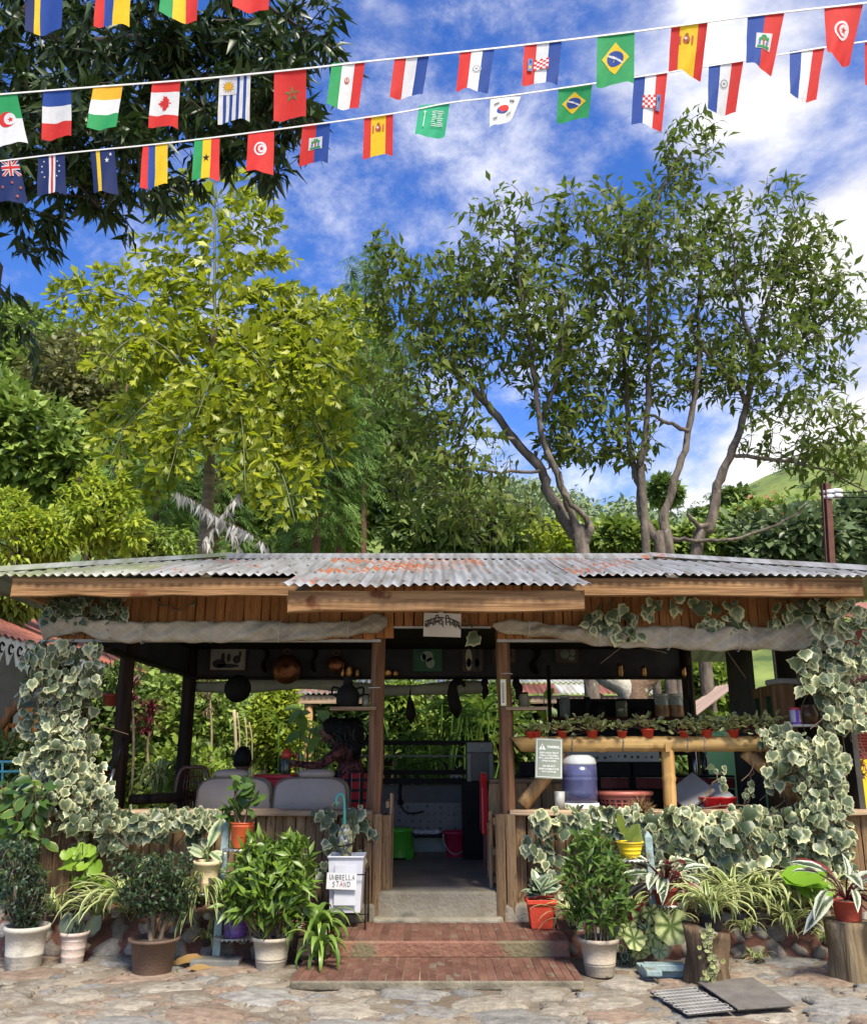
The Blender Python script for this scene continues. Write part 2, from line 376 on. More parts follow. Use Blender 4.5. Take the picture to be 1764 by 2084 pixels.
def big_mesh(name, t, m, T, R, S, rnd):
    V = t['v'][None] * (S[:, None, None] if S.ndim == 1 else S[:, None, :])
    V = np.einsum('nij,nkj->nki', R, V) + T[:, None, :]
    nv = len(t['v']); n = len(T)
    tri = []
    for f in t['f']:
        for i in range(1, len(f) - 1): tri.append((f[0], f[i], f[i + 1]))
    tri = np.array(tri); Fa = (tri[None] + (np.arange(n) * nv)[:, None, None]).reshape(-1, 3)
    me = bpy.data.meshes.new(name); me.vertices.add(n * nv); me.vertices.foreach_set('co', V.reshape(-1).astype(np.float32))
    me.loops.add(Fa.size); me.loops.foreach_set('vertex_index', Fa.reshape(-1).astype(np.int32))
    me.polygons.add(len(Fa)); me.polygons.foreach_set('loop_start', np.arange(0, Fa.size, 3, dtype=np.int32))
    me.polygons.foreach_set('use_smooth', np.ones(len(Fa), bool))
    me.update(calc_edges=True)
    for k, a in (('rnd', np.repeat(rnd, nv)), ('edge', np.tile(np.array(t['e'], float), n))):
        at = me.attributes.new(k, 'FLOAT', 'POINT'); at.data.foreach_set('value', a.astype(np.float32))
    me.materials.append(m); return me
def leaves(parent, t, m, T, R, S, nobj=0, name='leaf', rest='foliage', rnd=None, kind='stuff'):
    """the nobj leaves nearest the viewer are parts, the rest one joined part"""
    T, R, S = np.asarray(T, float), np.asarray(R, float), np.asarray(S, float)
    if nobj >= len(T) - 5: nobj = len(T)
    order = np.argsort(T[:, 1]); near, far = order[:nobj], order[nobj:]
    if len(near):
        vs = variants(t, m)
        for i in near: inst(name, vs[random.randrange(len(vs))], parent, T[i], R[i], S[i])
    if len(far):
        r = RNG.random(len(far)) if rnd is None else np.asarray(rnd)[far]
        o0 = wloc(parent) if parent is not None else np.zeros(3)
        me = big_mesh(rest, t, m, T[far] - o0, R[far], S[far], r)
        o = bpy.data.objects.new(rest, me); COL.objects.link(o)
        if parent is not None: o.parent = parent
        if kind: o['kind'] = kind
        return o
def rand_unit(n):
    v = RNG.normal(size=(n, 3)); return unit(v)
def blob(c, r, n, shell=.5):
    d = rand_unit(n); k = RNG.random(n) ** (1 / 3.) * (1 - shell) + shell * (RNG.random(n) * .25 + .78)
    return np.array(c) + d * k[:, None] * np.array(r)
class Tree:
    def __init__(s): s.N = np.zeros((20000, 3)); s.R = np.zeros(20000); s.n = 0; s.lines = []; s.twigs = []
    def push(s, pts, rad):
        k = len(pts); s.N[s.n:s.n + k] = pts; s.R[s.n:s.n + k] = rad; s.n += k; s.lines.append((np.array(pts), np.array(rad)))
    def limb(s, pts, r0, r1, sub=5, wig=.0):
        q = catmull(pts, sub)
        if wig: q[1:-1] += RNG.normal(size=(len(q) - 2, 3)) * wig
        s.push(q, np.linspace(r0, r1, len(q)) * (1 + .10 * np.sin(np.arange(len(q)) * 1.7 + r0 * 99) * RNG.random(len(q))))
    def attract(s, A, rtip=.005, wig=.05, down=.7, kr=.016, up=.25):
        A = np.asarray(A); d0 = np.array([np.min(np.linalg.norm(s.N[:s.n] - a, axis=1)) for a in A])
        for a in A[np.argsort(d0)]:
            N = s.N[:s.n]; d = np.linalg.norm(N - a, axis=1); c = d + down * np.maximum(0, N[:, 2] - a[2] + .1) + .15 * (s.R[:s.n] < .012)
            j = int(np.argmin(c)); b = N[j]; L = d[j]
            if L < .05: continue
            k = max(3, min(8, int(L / .22) + 2)); t = np.linspace(0, 1, k)[:, None]
            mid = (a + b) / 2 + np.array((0, 0, up * L * .35)) + RNG.normal(size=3) * wig * L
            q = (1 - t) ** 2 * b + 2 * t * (1 - t) * mid + t * t * a
            q[1:-1] += RNG.normal(size=(k - 2, 3)) * wig * .35 * L
            r0 = min(s.R[j] * .8, rtip + kr * L); s.push(q, np.linspace(r0, rtip, k)); s.twigs.append(q)
    def wood(s, m, parent, name='branches', ntrunk=1, nside=6, thin=5, trunk='trunk'):
        a, b = MB(), MB()
        for i, (q, r) in enumerate(s.lines):
            (a if i < ntrunk else b).tube(q, r, nside if i < ntrunk or r[0] > .03 else thin, cap=False)
        ob(a, trunk, m, parent, smooth=True)
        if b.v: ob(b, name, m, parent, smooth=True)['kind'] = 'stuff'
    def leafpos(s, per, spread=.9, span=.6, droop=.3, jitter=.05):
        T, D = [], []
        for q in s.twigs:
            d = unit(q[-1] - q[-2]); k = max(1, int(round(per * random.uniform(.6, 1.4))))
            for i in range(k):
                t = 1 - span * random.random() ** 1.6; x = t * (len(q) - 1); a = int(min(x, len(q) - 2)); p = q[a] + (q[a + 1] - q[a]) * (x - a)
                T.append(p + RNG.normal(size=3) * jitter); D.append(d * .6 + rand_unit(1)[0] * spread + np.array((0, 0, -droop)))
        return np.array(T), unit(np.array(D))
def leaf_normals(D, up=1., jit=.5): return np.array((0, 0, up)) + rand_unit(len(D)) * jit + np.array((0, -.25, 0))
# ------------------------------------------------------------------ setting: ground, garden earth, hill, wood
M_soil = mat('soil', (.06, .045, .03), .95, .4, 14, .6)
M_ground = mat('ground_mortar', (.17, .135, .098), .92, .5, 2.6, 1., 30, c2=(.32, .27, .205), speck=((.14, .11, .075), 1.3, .56))
M_stone = mat('paving_stone', (.28, .24, .19), .8, .45, 7, .7, 30, c2=(.40, .355, .285), speck=((.20, .16, .11), 3, .60))
M_stone2 = mat('paving_stone_reddish', (.25, .17, .125), .8, .4, 7, .7, 30, c2=(.37, .275, .20), speck=((.20, .16, .11), 3, .60))
M_stone3 = mat('paving_stone_grey', (.21, .20, .18), .75, .4, 7, .7, 30, c2=(.33, .315, .285), speck=((.20, .16, .11), 3, .62))
M_earth = mat('garden_earth', (.07, .065, .03), .95, .5, 1.5, .5, 20, c2=(.10, .13, .04))
def sheet(name, x0, x1, y0, y1, nx, ny, zf, m):
    xs, ys = np.linspace(x0, x1, nx), np.linspace(y0, y1, ny); b = MB()
    b.add([(x, y, zf(x, y)) for y in ys for x in xs], [(j * nx + i, j * nx + i + 1, (j + 1) * nx + i + 1, (j + 1) * nx + i) for j in range(ny - 1) for i in range(nx - 1)])
    o = ob(b, name, m, smooth=True); o['kind'] = 'structure'; return o
def hash2(x, y): return math.sin(x * 12.9 + y * 78.2) * .5 + math.sin(x * 5.1 - y * 3.7) * .5
ground = sheet('ground', -14, 14, -6, 7.4, 160, 80, lambda x, y: .012 * hash2(x * .9, y * .8) + .006 * hash2(x * 3.1, y * 2.9), M_ground)
def hillz(x, y):
    if y < 18: return .15
    a = (y - 18); base = .15 + a * .030
    r = 50 * math.exp(-((x - 88) / 62) ** 2 - ((y - 150) / 62) ** 2)
    l = 48 * math.exp(-((x + 90) / 75) ** 2 - ((y - 190) / 80) ** 2)
    c = 62 * math.exp(-((x - 18) / 80) ** 2 - ((y - 260) / 70) ** 2)
    return base + r + l + c + .6 * hash2(x * .11, y * .09) * min(1, a / 30)
M_hill = mat('hill_grass', (.075, .12, .025), .95, .45, .12, .8, 1.5, c2=(.18, .225, .05), speck=((.05, .085, .02), .25, .56))
sheet('hill', -900, 900, 7.2, 1400, 140, 180, lambda x, y: hillz(x, y), M_hill)
def stone_mesh(i, flat, m):
    rr = random.Random(i * 7 + 1); n = 11; b = MB(); vs = [(0, 0, flat)]
    rad = [rr.uniform(.62, 1.15) for _ in range(n)]
    for k, z in ((.55, flat * .97), (.88, flat * .72), (1., 0.), (1.02, -flat * .5)):
        for j in range(n): a = 2 * pi * j / n; vs.append((.5 * k * rad[j] * math.cos(a), .5 * k * rad[j] * math.sin(a), z * rr.uniform(.9, 1.1)))
    fs = [(0, 1 + j, 1 + (j + 1) % n) for j in range(n)]
    for q in range(3): fs += [(1 + q * n + j, 1 + (q + 1) * n + j, 1 + (q + 1) * n + (j + 1) % n, 1 + q * n + (j + 1) % n) for j in range(n)]
    return mesh_from('stone', vs, fs, [m], smooth=True)
PAVE = [stone_mesh(i, .10, (M_stone, M_stone2, M_stone3, M_stone)[i % 4]) for i in range(12)]
pts = []
for k in range(14000):
    y = random.uniform(5.1, 6.95); x = random.uniform(-.56, .56) * y; s = (.46, .36, .28, .21, .15, .11)[min(5, k // 500)] * random.uniform(.8, 1.15)
    if -1.2 < x < 1.2 and y > 6.05: continue
    if x < -.9 and random.random() < .25: s *= .7
    if all((x - a) ** 2 / 1.3 + (y - b) ** 2 * 1.9 > ((s + c) * .51) ** 2 for a, b, c in pts): pts.append((x, y, s))
    if len(pts) >= 290: break
for x, y, s in pts:
    inst('stone', random.choice(PAVE), ground, (x, y, .012 * hash2(x * .9, y * .8) + .006 * hash2(x * 3.1, y * 2.9) - .006), rotz(random.uniform(-.4, .4)) , (s * 1.35, s * 1.0, .16 + s * .15))

# ------------------------------------------------------------------ woods
W_fascia = wood('fascia_wood', (.16, .075, .03), (.41, .235, .11), 'x', 1.0, .6, .7, speck=((.12, .045, .02), 4, .60))
W_plank_hi = wood('valance_wood', (.27, .095, .03), (.60, .27, .10), 'z', .9, .5, .65)
W_plank_lo = wood('wall_wood', (.19, .105, .05), (.54, .36, .20), 'z', 1.0, .7, .85, speck=((.08, .05, .03), 7, .62))
W_post = wood('post_wood', (.12, .05, .028), (.31, .165, .09), 'z', .8, .6, .75)
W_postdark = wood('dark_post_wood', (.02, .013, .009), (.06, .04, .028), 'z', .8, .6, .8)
W_cap = wood('rail_wood', (.24, .15, .085), (.52, .38, .25), 'x', .9, .6, .8)
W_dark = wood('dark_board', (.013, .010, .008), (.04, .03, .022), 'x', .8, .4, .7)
W_cab = wood('cabinet_wood', (.16, .08, .035), (.34, .19, .09), 'z', .9, .4, .6)
W_bamboo = wood('bamboo_skin', (.50, .27, .08), (.80, .52, .20), 'x', .6, .25, .42, speck=((.26, .12, .04), 4, .66))
W_bamboo_z = wood('bamboo_skin_upright', (.42, .22, .07), (.74, .45, .17), 'z', .6, .3, .45, speck=((.26, .12, .05), 5, .62))
W_log = wood('peeled_log', (.26, .13, .05), (.58, .36, .16), 'z', .6, .5, .6)
M_tin = tinmat('galvanised_tin', (.29, .297, .305), (.42, .13, .05), .22)
M_tinr = tinmat('rusty_tin', (.30, .303, .305), (.44, .13, .04), .36)
M_tinm = tinmat('mossy_tin', (.36, .38, .33), (.42, .16, .06), .16, False, (.18, .20, .10))
M_tinred = tinmat('red_tin', (.40, .15, .11), (.55, .45, .40), .16, False)
M_tinw = tinmat('pale_tin', (.66, .66, .64), (.55, .2, .08), .10)
M_conc = mat('concrete', (.27, .225, .15), .85, .35, 3, .5, 40, c2=(.38, .345, .26), speck=((.17, .16, .12), 3, .6))
M_floor = mat('cement_floor', (.26, .205, .15), .6, .3, 2.5, .3, 50)
M_white = mat('whitewash', (.46, .46, .45), .9, .25, 2, .2); M_shadepanel = mat('shade_darkened_panel', (.055, .054, .056), .95, .3, 2, .2, spec=.1)  # white upper panels coloured near black: the room's deep shade put into them
M_black = mat('black_paint', (.009, .009, .009), .6, .3, 8, spec=.12)
M_tarp = None

# ------------------------------------------------------------------ the pavilion
YW = 7.62
pav = thing('pavilion', 'open wooden snack pavilion under a rusty corrugated tin roof, plank valance and low plank walls', 'pavilion', (0, 7.6, 0))
# roof: hipped, corrugated sheets along the slope
EY, EZ, RY, SL, RX0, RX1 = 6.84, 2.80, 8.62, .296, -2.05, 2.17
EX0, EX1 = RX0 - (RY - EY), RX1 + (RY - EY)
def corrug(x): return .011 * math.sin(2 * pi * x / .076)
def roof_sheet(x0, x1, y0, ytop, mats, lift=0., rows=5, name='roof_sheet', uplift=0.):
    n = max(2, int((x1 - x0) / .076 * 8)); xs = np.linspace(x0, x1, n + 1); b = MB(); vs = []
    for x in xs:
        yt = ytop(x)
        for k in range(rows + 1):
            y = y0 + (yt - y0) * k / rows
            vs.append((x, y, EZ + (y - EY) * SL + corrug(x) + lift + .006 * math.sin(x * 3.1 + y * 2) + .005 * math.sin(x * 11 + y * 4) * math.sin(y * 6 + x)))
    r = rows + 1
    fs = [(i * r + k, (i + 1) * r + k, (i + 1) * r + k + 1, i * r + k + 1) for i in range(n) for k in range(rows)]
    nv = len(vs); vs2 = [(a, c, d - .004) for a, c, d in vs]
    b.add(vs + vs2, fs + [tuple(q + nv for q in f[::-1]) for f in fs] + [(i * r, i * r + nv, (i + 1) * r + nv, (i + 1) * r) for i in range(n)])
    return ob(b, name, mats, pav, smooth=True)
def topy(x): return min(RY, EY + max(.02, min(x - EX0, EX1 - x)))
sx = np.linspace(EX0, EX1, 12)
for i in range(11):
    m = M_tinm if i < 2 else (M_tinr if i in (4, 5, 7) else M_tin)
    roof_sheet(sx[i] - .04, sx[i + 1] + .04, EY + random.uniform(-.02, .02), topy, m, (i % 2) * .006)
pxs = np.linspace(-1.03, 1.07, 4)
for i in range(3): roof_sheet(pxs[i] - .035, pxs[i + 1] + .035, 6.02 + random.uniform(-.01, .01), lambda x: 6.98, M_tin, .012 + (i % 2) * .006, 3)
b = MB()
for (x0, y0, z0), (x1, y1, z1) in (((RX0, RY, 0), (RX1, RY, 0)),):
    b.add([(x0, RY - .13, EZ + (RY - .13 - EY) * SL + .03), (x1, RY - .13, EZ + (RY - .13 - EY) * SL + .03), (x1, RY, EZ + (RY - EY) * SL + .05), (x0, RY, EZ + (RY - EY) * SL + .05), (x0, RY + .13, EZ + (RY - .13 - EY) * SL + .03), (x1, RY + .13, EZ + (RY - .13 - EY) * SL + .03)], [(0, 1, 2, 3), (3, 2, 5, 4)])
    b.box(((x0 + x1) / 2, RY - .135, EZ + (RY - .13 - EY) * SL + .02), (x1 - x0, .006, .03))
ob(b, 'ridge_cap', M_tin, pav)
for ex, rx in ((EX0, RX0), (EX1, RX1)):
    b = MB(); a, c = np.array((ex, EY, EZ + .03)), np.array((rx, RY, EZ + (RY - EY) * SL + .04)); w = np.array((.10, 0, 0)) if ex < 0 else np.array((-.10, 0, 0))
    q = np.array((0, .12, 0))
    b.add([a + w + (0, 0, -.02), c + w + (0, -.0, -.01), c + (0, 0, .02), a + (0, 0, .02), c + q, a + q], [(0, 1, 2, 3), (3, 2, 4, 5)]); ob(b, 'hip_cap', M_tinm if ex < 0 else M_tin, pav)
    # the hipped side slope and the back
    b = MB(); yb = 2 * RY - EY
    b.add([(ex, EY, EZ - .012), (rx, RY, EZ + (RY - EY) * SL), (ex, yb, EZ - .012)], [(0, 1, 2)]); ob(b, 'side_slope', M_tin, pav)
b = MB(); yb = 2 * RY - EY + .8
b.add([(EX0, yb, EZ - .25), (EX1, yb, EZ - .25), (RX1, RY, EZ + (RY - EY) * SL), (RX0, RY, EZ + (RY - EY) * SL)], [(0, 1, 2, 3)]); ob(b, 'back_slope', M_tin, pav)
b = MB(); b.box((.1, 9.22, 2.66), (6.3, 3.0, .03)); ob(b, 'ceiling', W_dark, pav)
b = MB()
for i in range(46):
    for k in range(2):
        x = EX0 + .4 + (EX1 - EX0 - .8) * i / 45; y = EY + .09 + k * .62
        if y < topy(x) - .05: b.lathe((x, y, EZ + (y - EY) * SL + .014), [(.014, 0), (.010, .008), (.003, .012)], 6)
for i in range(14): b.lathe((-.98 + 2. * i / 13, 6.1, EZ + (6.1 - EY) * SL + .03), [(.014, 0), (.010, .008), (.003, .012)], 6)
o = ob(b, 'roof_nails', mat('nail_rust', (.16, .12, .10), .7, .4, 9), pav); o['kind'] = 'stuff'
# eave boards
def board(x0, x1, y, z0, z1, th, m, name, jag=.012, rows=None):
    n = max(3, int((x1 - x0) / .22)); xs = np.linspace(x0, x1, n); lo = [z0 + random.uniform(-jag, jag) for _ in xs]; hi = [z1 + random.uniform(-jag, jag) * .4 for _ in xs]
    b = MB(); vs = []
    for i, x in enumerate(xs): vs += [(x, y, lo[i]), (x, y, hi[i]), (x, y + th, hi[i]), (x, y + th, lo[i])]
    fs = [(4 * i + k, 4 * i + 4 + k, 4 * i + 4 + (k + 1) % 4, 4 * i + (k + 1) % 4) for i in range(n - 1) for k in range(4)] + [(3, 2, 1, 0), tuple(4 * (n - 1) + k for k in range(4))]
    b.add(vs, fs); return ob(b, name, m, pav, bevel=.006)
board(-3.36, -1.04, 6.9, 2.648, 2.79, .06, W_fascia, 'fascia_board')
board(1.08, 3.42, 6.9, 2.645, 2.79, .06, W_fascia, 'fascia_board')
board(-1.02, 1.06, 6.1, 2.40, 2.545, .07, W_fascia, 'fascia_board')
for x in (-3.33, 3.39):
    b = MB(); b.box((x + (.02 if x < 0 else -.02), 8.43, 2.718), (.05, 2.98, .12)); ob(b, 'side_board', W_fascia, pav)
for x in (-1.0, 1.03):
    b = MB(); b.box((x, 6.52, 2.57), (.07, .78, .10), rotx(.287)); ob(b, 'porch_bearer', W_fascia, pav)
# planks (a few shared meshes)
def plank_mesh(i, m):
    rr = random.Random(i); b = MB(); n = 6; vs = []; w0, w1 = rr.uniform(.88, 1.0), rr.uniform(.86, 1.0); bow = rr.uniform(-.06, .06)
    for k in range(n + 1):
        t = k / n; w = (w0 + (w1 - w0) * t + rr.uniform(-.05, .05)) / 2; o = bow * math.sin(pi * t) + rr.uniform(-.02, .02)
        vs += [(o - w, -.35, t), (o - w * .55, -.5, t), (o + w * .55, -.5 + rr.uniform(-.08, .08), t), (o + w, -.3, t), (o + w, .5, t), (o - w, .5, t)]
    fs = [(6 * k + j, 6 * k + (j + 1) % 6, 6 * k + 6 + (j + 1) % 6, 6 * k + 6 + j) for k in range(n) for j in range(6)] + [tuple(range(6))[::-1], tuple(6 * n + j for j in range(6))]
    b.add(vs, fs); return mesh_from('plank', b.v, b.f, [m])
PH = [plank_mesh(i, W_plank_hi) for i in range(9)]; PL = [plank_mesh(i + 40, W_plank_lo) for i in range(10)]
def planks(x0, x1, y, zb, zt, meshes, wmin, wmax, th, zj=.015, ztj=0.):
    x = x0
    while x < x1:
        w = random.uniform(wmin, wmax); z0 = zb(x) + random.uniform(-zj, zj); z1 = zt + random.uniform(-ztj, ztj)
        inst('plank', random.choice(meshes), pav, (x + w / 2, y + random.uniform(-.012, .012), z0), None, (w * 1.0, th * random.uniform(.8, 1.25), z1 - z0))
        x += w
planks(-3.25, 3.32, YW, lambda x: 2.50 if -.42 < x < .50 else 2.385, 2.86, PH, .065, .105, .035)
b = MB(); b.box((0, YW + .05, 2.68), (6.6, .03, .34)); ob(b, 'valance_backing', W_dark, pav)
b = MB(); b.box((-1.93, YW + .0, 2.375), (2.95, .035, .022)); b.box((2.0, YW, 2.375), (2.9, .035, .022)); b.box((.04, YW, 2.492), (.92, .035, .016)); ob(b, 'valance_trim', M_white, pav)
planks(-3.35, -.45, YW - .02, lambda x: .22, .945, PL, .06, .115, .05, .03)
planks(.56, 3.6, YW - .02, lambda x: .22, .945, PL, .065, .12, .05, .03)
for x0, x1, y in ((-.56, -.42, 7.52), (.50, .66, 7.5)):
    for k in range(2):
        w = (x1 - x0) / 2; inst('plank', PL[k + 3], pav, (x0 + w * (k + .5), y, .16), None, (w * 1.04, .06, .80))
for x0, x1 in ((-3.35, -.5), (.62, 3.6)):
    board(x0, x1, 7.5, .948, .985, .27, W_cap, 'rail_cap', .006)
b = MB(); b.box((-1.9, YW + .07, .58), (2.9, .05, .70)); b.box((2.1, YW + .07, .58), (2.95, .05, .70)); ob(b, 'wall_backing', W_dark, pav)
def post(x, y, z0, z1, r, m, lean=0., name='post', n=12):
    k = 8; t = np.linspace(0, 1, k); pts = [(x + lean * q + random.uniform(-.006, .006), y + random.uniform(-.006, .006), z0 + (z1 - z0) * q) for q in t]
    b = MB(); b.tube(pts, [r * random.uniform(.95, 1.05) * (1.04 - .1 * q) for q in t], n); return ob(b, name, m, pav, smooth=True)
post(-.505, 7.72, .3, 2.72, .062, W_post, .03)
post(.635, 7.72, .3, 2.72, .063, W_post, -.03)
for q in ((-.50, 1.98), (.62, 2.1)):
    b = MB(); a = np.linspace(0, 2 * pi, 15); b.tube([(q[0] + .066 * math.cos(t), 7.72 + .066 * math.sin(t), q[1]) for t in a], .0035, 4); ob(b, 'string', M_white, pav)
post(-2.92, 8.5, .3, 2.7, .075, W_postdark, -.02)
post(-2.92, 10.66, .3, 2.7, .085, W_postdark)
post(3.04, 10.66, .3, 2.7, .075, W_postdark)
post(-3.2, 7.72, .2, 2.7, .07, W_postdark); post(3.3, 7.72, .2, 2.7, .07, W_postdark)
post(2.0, 10.7, .3, 1.6, .075, W_post)
# the upper panels round the room
b = MB(); b.box((.05, 10.68, 2.50), (6.0, .04, .40)); ob(b, 'wall_panel', M_shadepanel, pav)
b = MB(); b.box((-2.95, 9.22, 2.52), (.04, 2.85, .36)); ob(b, 'wall_panel', M_shadepanel, pav)
b = MB(); b.box((.05, 10.62, 2.30), (6.0, .10, .03)); ob(b, 'ledge', W_dark, pav)
b = MB(); b.box((-2.90, 9.22, 2.325), (.10, 2.85, .03)); ob(b, 'ledge', W_dark, pav)
b = MB(); b.box((3.08, 8.93, 1.55), (.05, .64, 2.4)); b.box((3.58, 8.45, 1.55), (.05, 1.5, 2.4)); ob(b, 'side_wall', mat('dark_side_panel', (.06, .055, .05), .8, .4, 4), pav)  # plain dark side panels, the outer one closing the gap by the cabinet
b = MB()                                         # rolled sheet along the back
xs = np.linspace(-2.9, .62, 30)
b.tube([(x, 10.72, 2.22 + .02 * math.sin(x * 3) - (.04 if abs(x) < 1 else 0)) for x in xs], [.075 + .012 * math.sin(x * 5) for x in xs], 10)
ob(b, 'rolled_tarpaulin', mat('grey_tarp', (.26, .26, .20), .7, .3, 3), pav, smooth=True)
# floor, threshold
b = MB(); b.box((.1, 9.45, .20), (6.8, 3.5, .36)); b.box((.04, 7.68, .20), (1.0, .1, .358)); ob(b, 'floor_slab', M_floor, pav)
b = MB(); b.box((.035, 7.6, .26), (1.02, .22, .24)); b.box((.035, 7.55, .1), (1.02, .3, .2)); ob(b, 'threshold', M_conc, pav, bevel=.02)
for x in (-.62, .72):
    b = MB(); b.box((x, 7.6, .18), (.34, .28, .22), taper=.93); ob(b, 'footing', M_conc, pav, bevel=.025)

# steps with tiled treads
steps = thing('entrance_steps', 'worn red cement steps with rows of narrow tiles leading to the doorway', 'steps', (0, 6.8, 0))
M_red = mat('worn_red_cement', (.17, .06, .037), .75, .4, 2.6, .7, 30, c2=(.27, .135, .085), speck=((.17, .14, .075), 2.4, .50))
M_redtile = mat('red_tile', (.125, .052, .035), .6, .26, 4, .6, 40, c2=(.20, .10, .072), speck=((.17, .135, .095), 6, .60))
M_mossconc = mat('mossy_cement', (.13, .115, .08), .9, .5, 4, .6, 30, c2=(.32, .28, .20))
b = MB(); b.box((.022, 6.75, .026), (1.85, 1.3, .056)); ob(b, 'lower_riser', M_mossconc, steps, bevel=.012)
b = MB(); b.box((.09, 7.15, .104), (1.74, .80, .12)); ob(b, 'upper_riser', M_red, steps, bevel=.018)
def tile_row(x0, x1, n, y0, y1, z):
    w = (x1 - x0) / n; b = MB(); b.box((0, 0, 0), (w * .92, y1 - y0, .020)); mes = [mesh_from('tile', b.v, b.f, [M_redtile])]
    for i in range(n): inst('tile', mes[0], steps, (x0 + w * (i + .5), (y0 + y1) / 2, z + random.uniform(-.0015, .0015)), rotz(random.uniform(-.012, .012)))
tile_row(-.90, .945, 34, 6.11, 6.73, .0492)
tile_row(-.775, .955, 31, 6.76, 7.42, .1592)

# stone plinth with red mortar
M_mortar = mat('red_mortar', (.15, .065, .045), .9, .45, 5, .8, 25, speck=((.10, .07, .05), 3, .53))
def plinth(x0, x1, label):
    t = thing('stone_plinth', label, 'plinth', ((x0 + x1) / 2, 7.2, 0))
    b = MB(); n = 24; xs = np.linspace(x0, x1, n); vs = []
    for x in xs:
        q = .03 * hash2(x * 2.3, 1); vs += [(x, 6.98 + q, -.02), (x, 7.10 + q, .16), (x, 7.22 + q * .6, .26), (x, 7.62, .27)]
    b.add(vs, [(4 * i + k, 4 * i + 4 + k, 4 * i + 5 + k, 4 * i + 1 + k) for i in range(n - 1) for k in range(3)])
    b.add([(x0, 6.98, -.02), (x0, 7.22, .26), (x0, 7.62, .27), (x0, 7.62, 0)], [(0, 1, 2, 3)]); b.add([(x1, 6.98, -.02), (x1, 7.22, .26), (x1, 7.62, .27), (x1, 7.62, 0)], [(0, 1, 2, 3)])
    ob(b, 'mortar', M_mortar, t, smooth=False)
    ms = [stone_mesh(50 + i, .22, mat('plinth_stone_%s' % 'abc'[i % 3], ((.27, .23, .18), (.36, .32, .27), (.20, .17, .14))[i % 3], .8, .35, 8, .5, 30)) for i in range(6)]
    x = x0 + .08
    while x < x1:
        w = random.uniform(.12, .22)
        for k, (yy, zz) in enumerate(((7.0, .045), (7.085, .15), (7.19, .235))):
            inst('stone', random.choice(ms), t, (x + (.07 if k == 1 else 0) + random.uniform(-.03, .03), yy + .035 + .03 * hash2(x * 2.3, 1), zz - .01), rotx(1.05) @ rotz(random.uniform(0, 6)), (w * random.uniform(.85, 1.2), w * .75, .22))
        x += w * .98
plinth(-4.6, -.80, 'rubble stone base with red mortar on the left of the steps')
plinth(.92, 4.6, 'rubble stone base with red mortar on the right of the steps')

# rolled front tarpaulins with crossed threads
def tarpmat():
    m = mat('tarp_cloth', (.40, .33, .23), .5, .35, 2.2, 1., 8, c2=(.58, .50, .38), trans=.25, speck=((.30, .24, .18), 2.3, .62)); nt = m.node_tree; L = nt.links
    tc = [n for n in nt.nodes if n.type == 'TEX_COORD'][0]; b = nt.nodes['Principled BSDF']; src = b.inputs['Base Color'].links[0].from_socket
    prev = None
    for a in (.95, -.95):
        mp = _n(nt, 'ShaderNodeMapping'); mp.inputs['Rotation'].default_value = (0, a, 0); L.new(tc.outputs['Object'], mp.inputs[0])
        w = _n(nt, 'ShaderNodeTexWave'); w.inputs['Scale'].default_value = 4.2; w.inputs['Distortion'].default_value = 0; L.new(mp.outputs[0], w.inputs[0])
        r = _n(nt, 'ShaderNodeMapRange'); r.inputs[1].default_value = .965; r.inputs[2].default_value = .995; L.new(w.outputs['Fac'], r.inputs[0])
        if prev is None: prev = r.outputs[0]
        else:
            q = _n(nt, 'ShaderNodeMath', operation='MAXIMUM'); L.new(prev, q.inputs[0]); L.new(r.outputs[0], q.inputs[1]); prev = q.outputs[0]
    sc_ = _n(nt, 'ShaderNodeMath', operation='MULTIPLY'); sc_.inputs[1].default_value = .3; L.new(prev, sc_.inputs[0])
    mx = _n(nt, 'ShaderNodeMix', data_type='RGBA'); L.new(sc_.outputs[0], mx.inputs[0]); L.new(src, mx.inputs[6]); mx.inputs[7].default_value = (.72, .69, .60, 1); L.new(mx.outputs[2], b.inputs['Base Color'])
    return m
M_tarp = tarpmat()
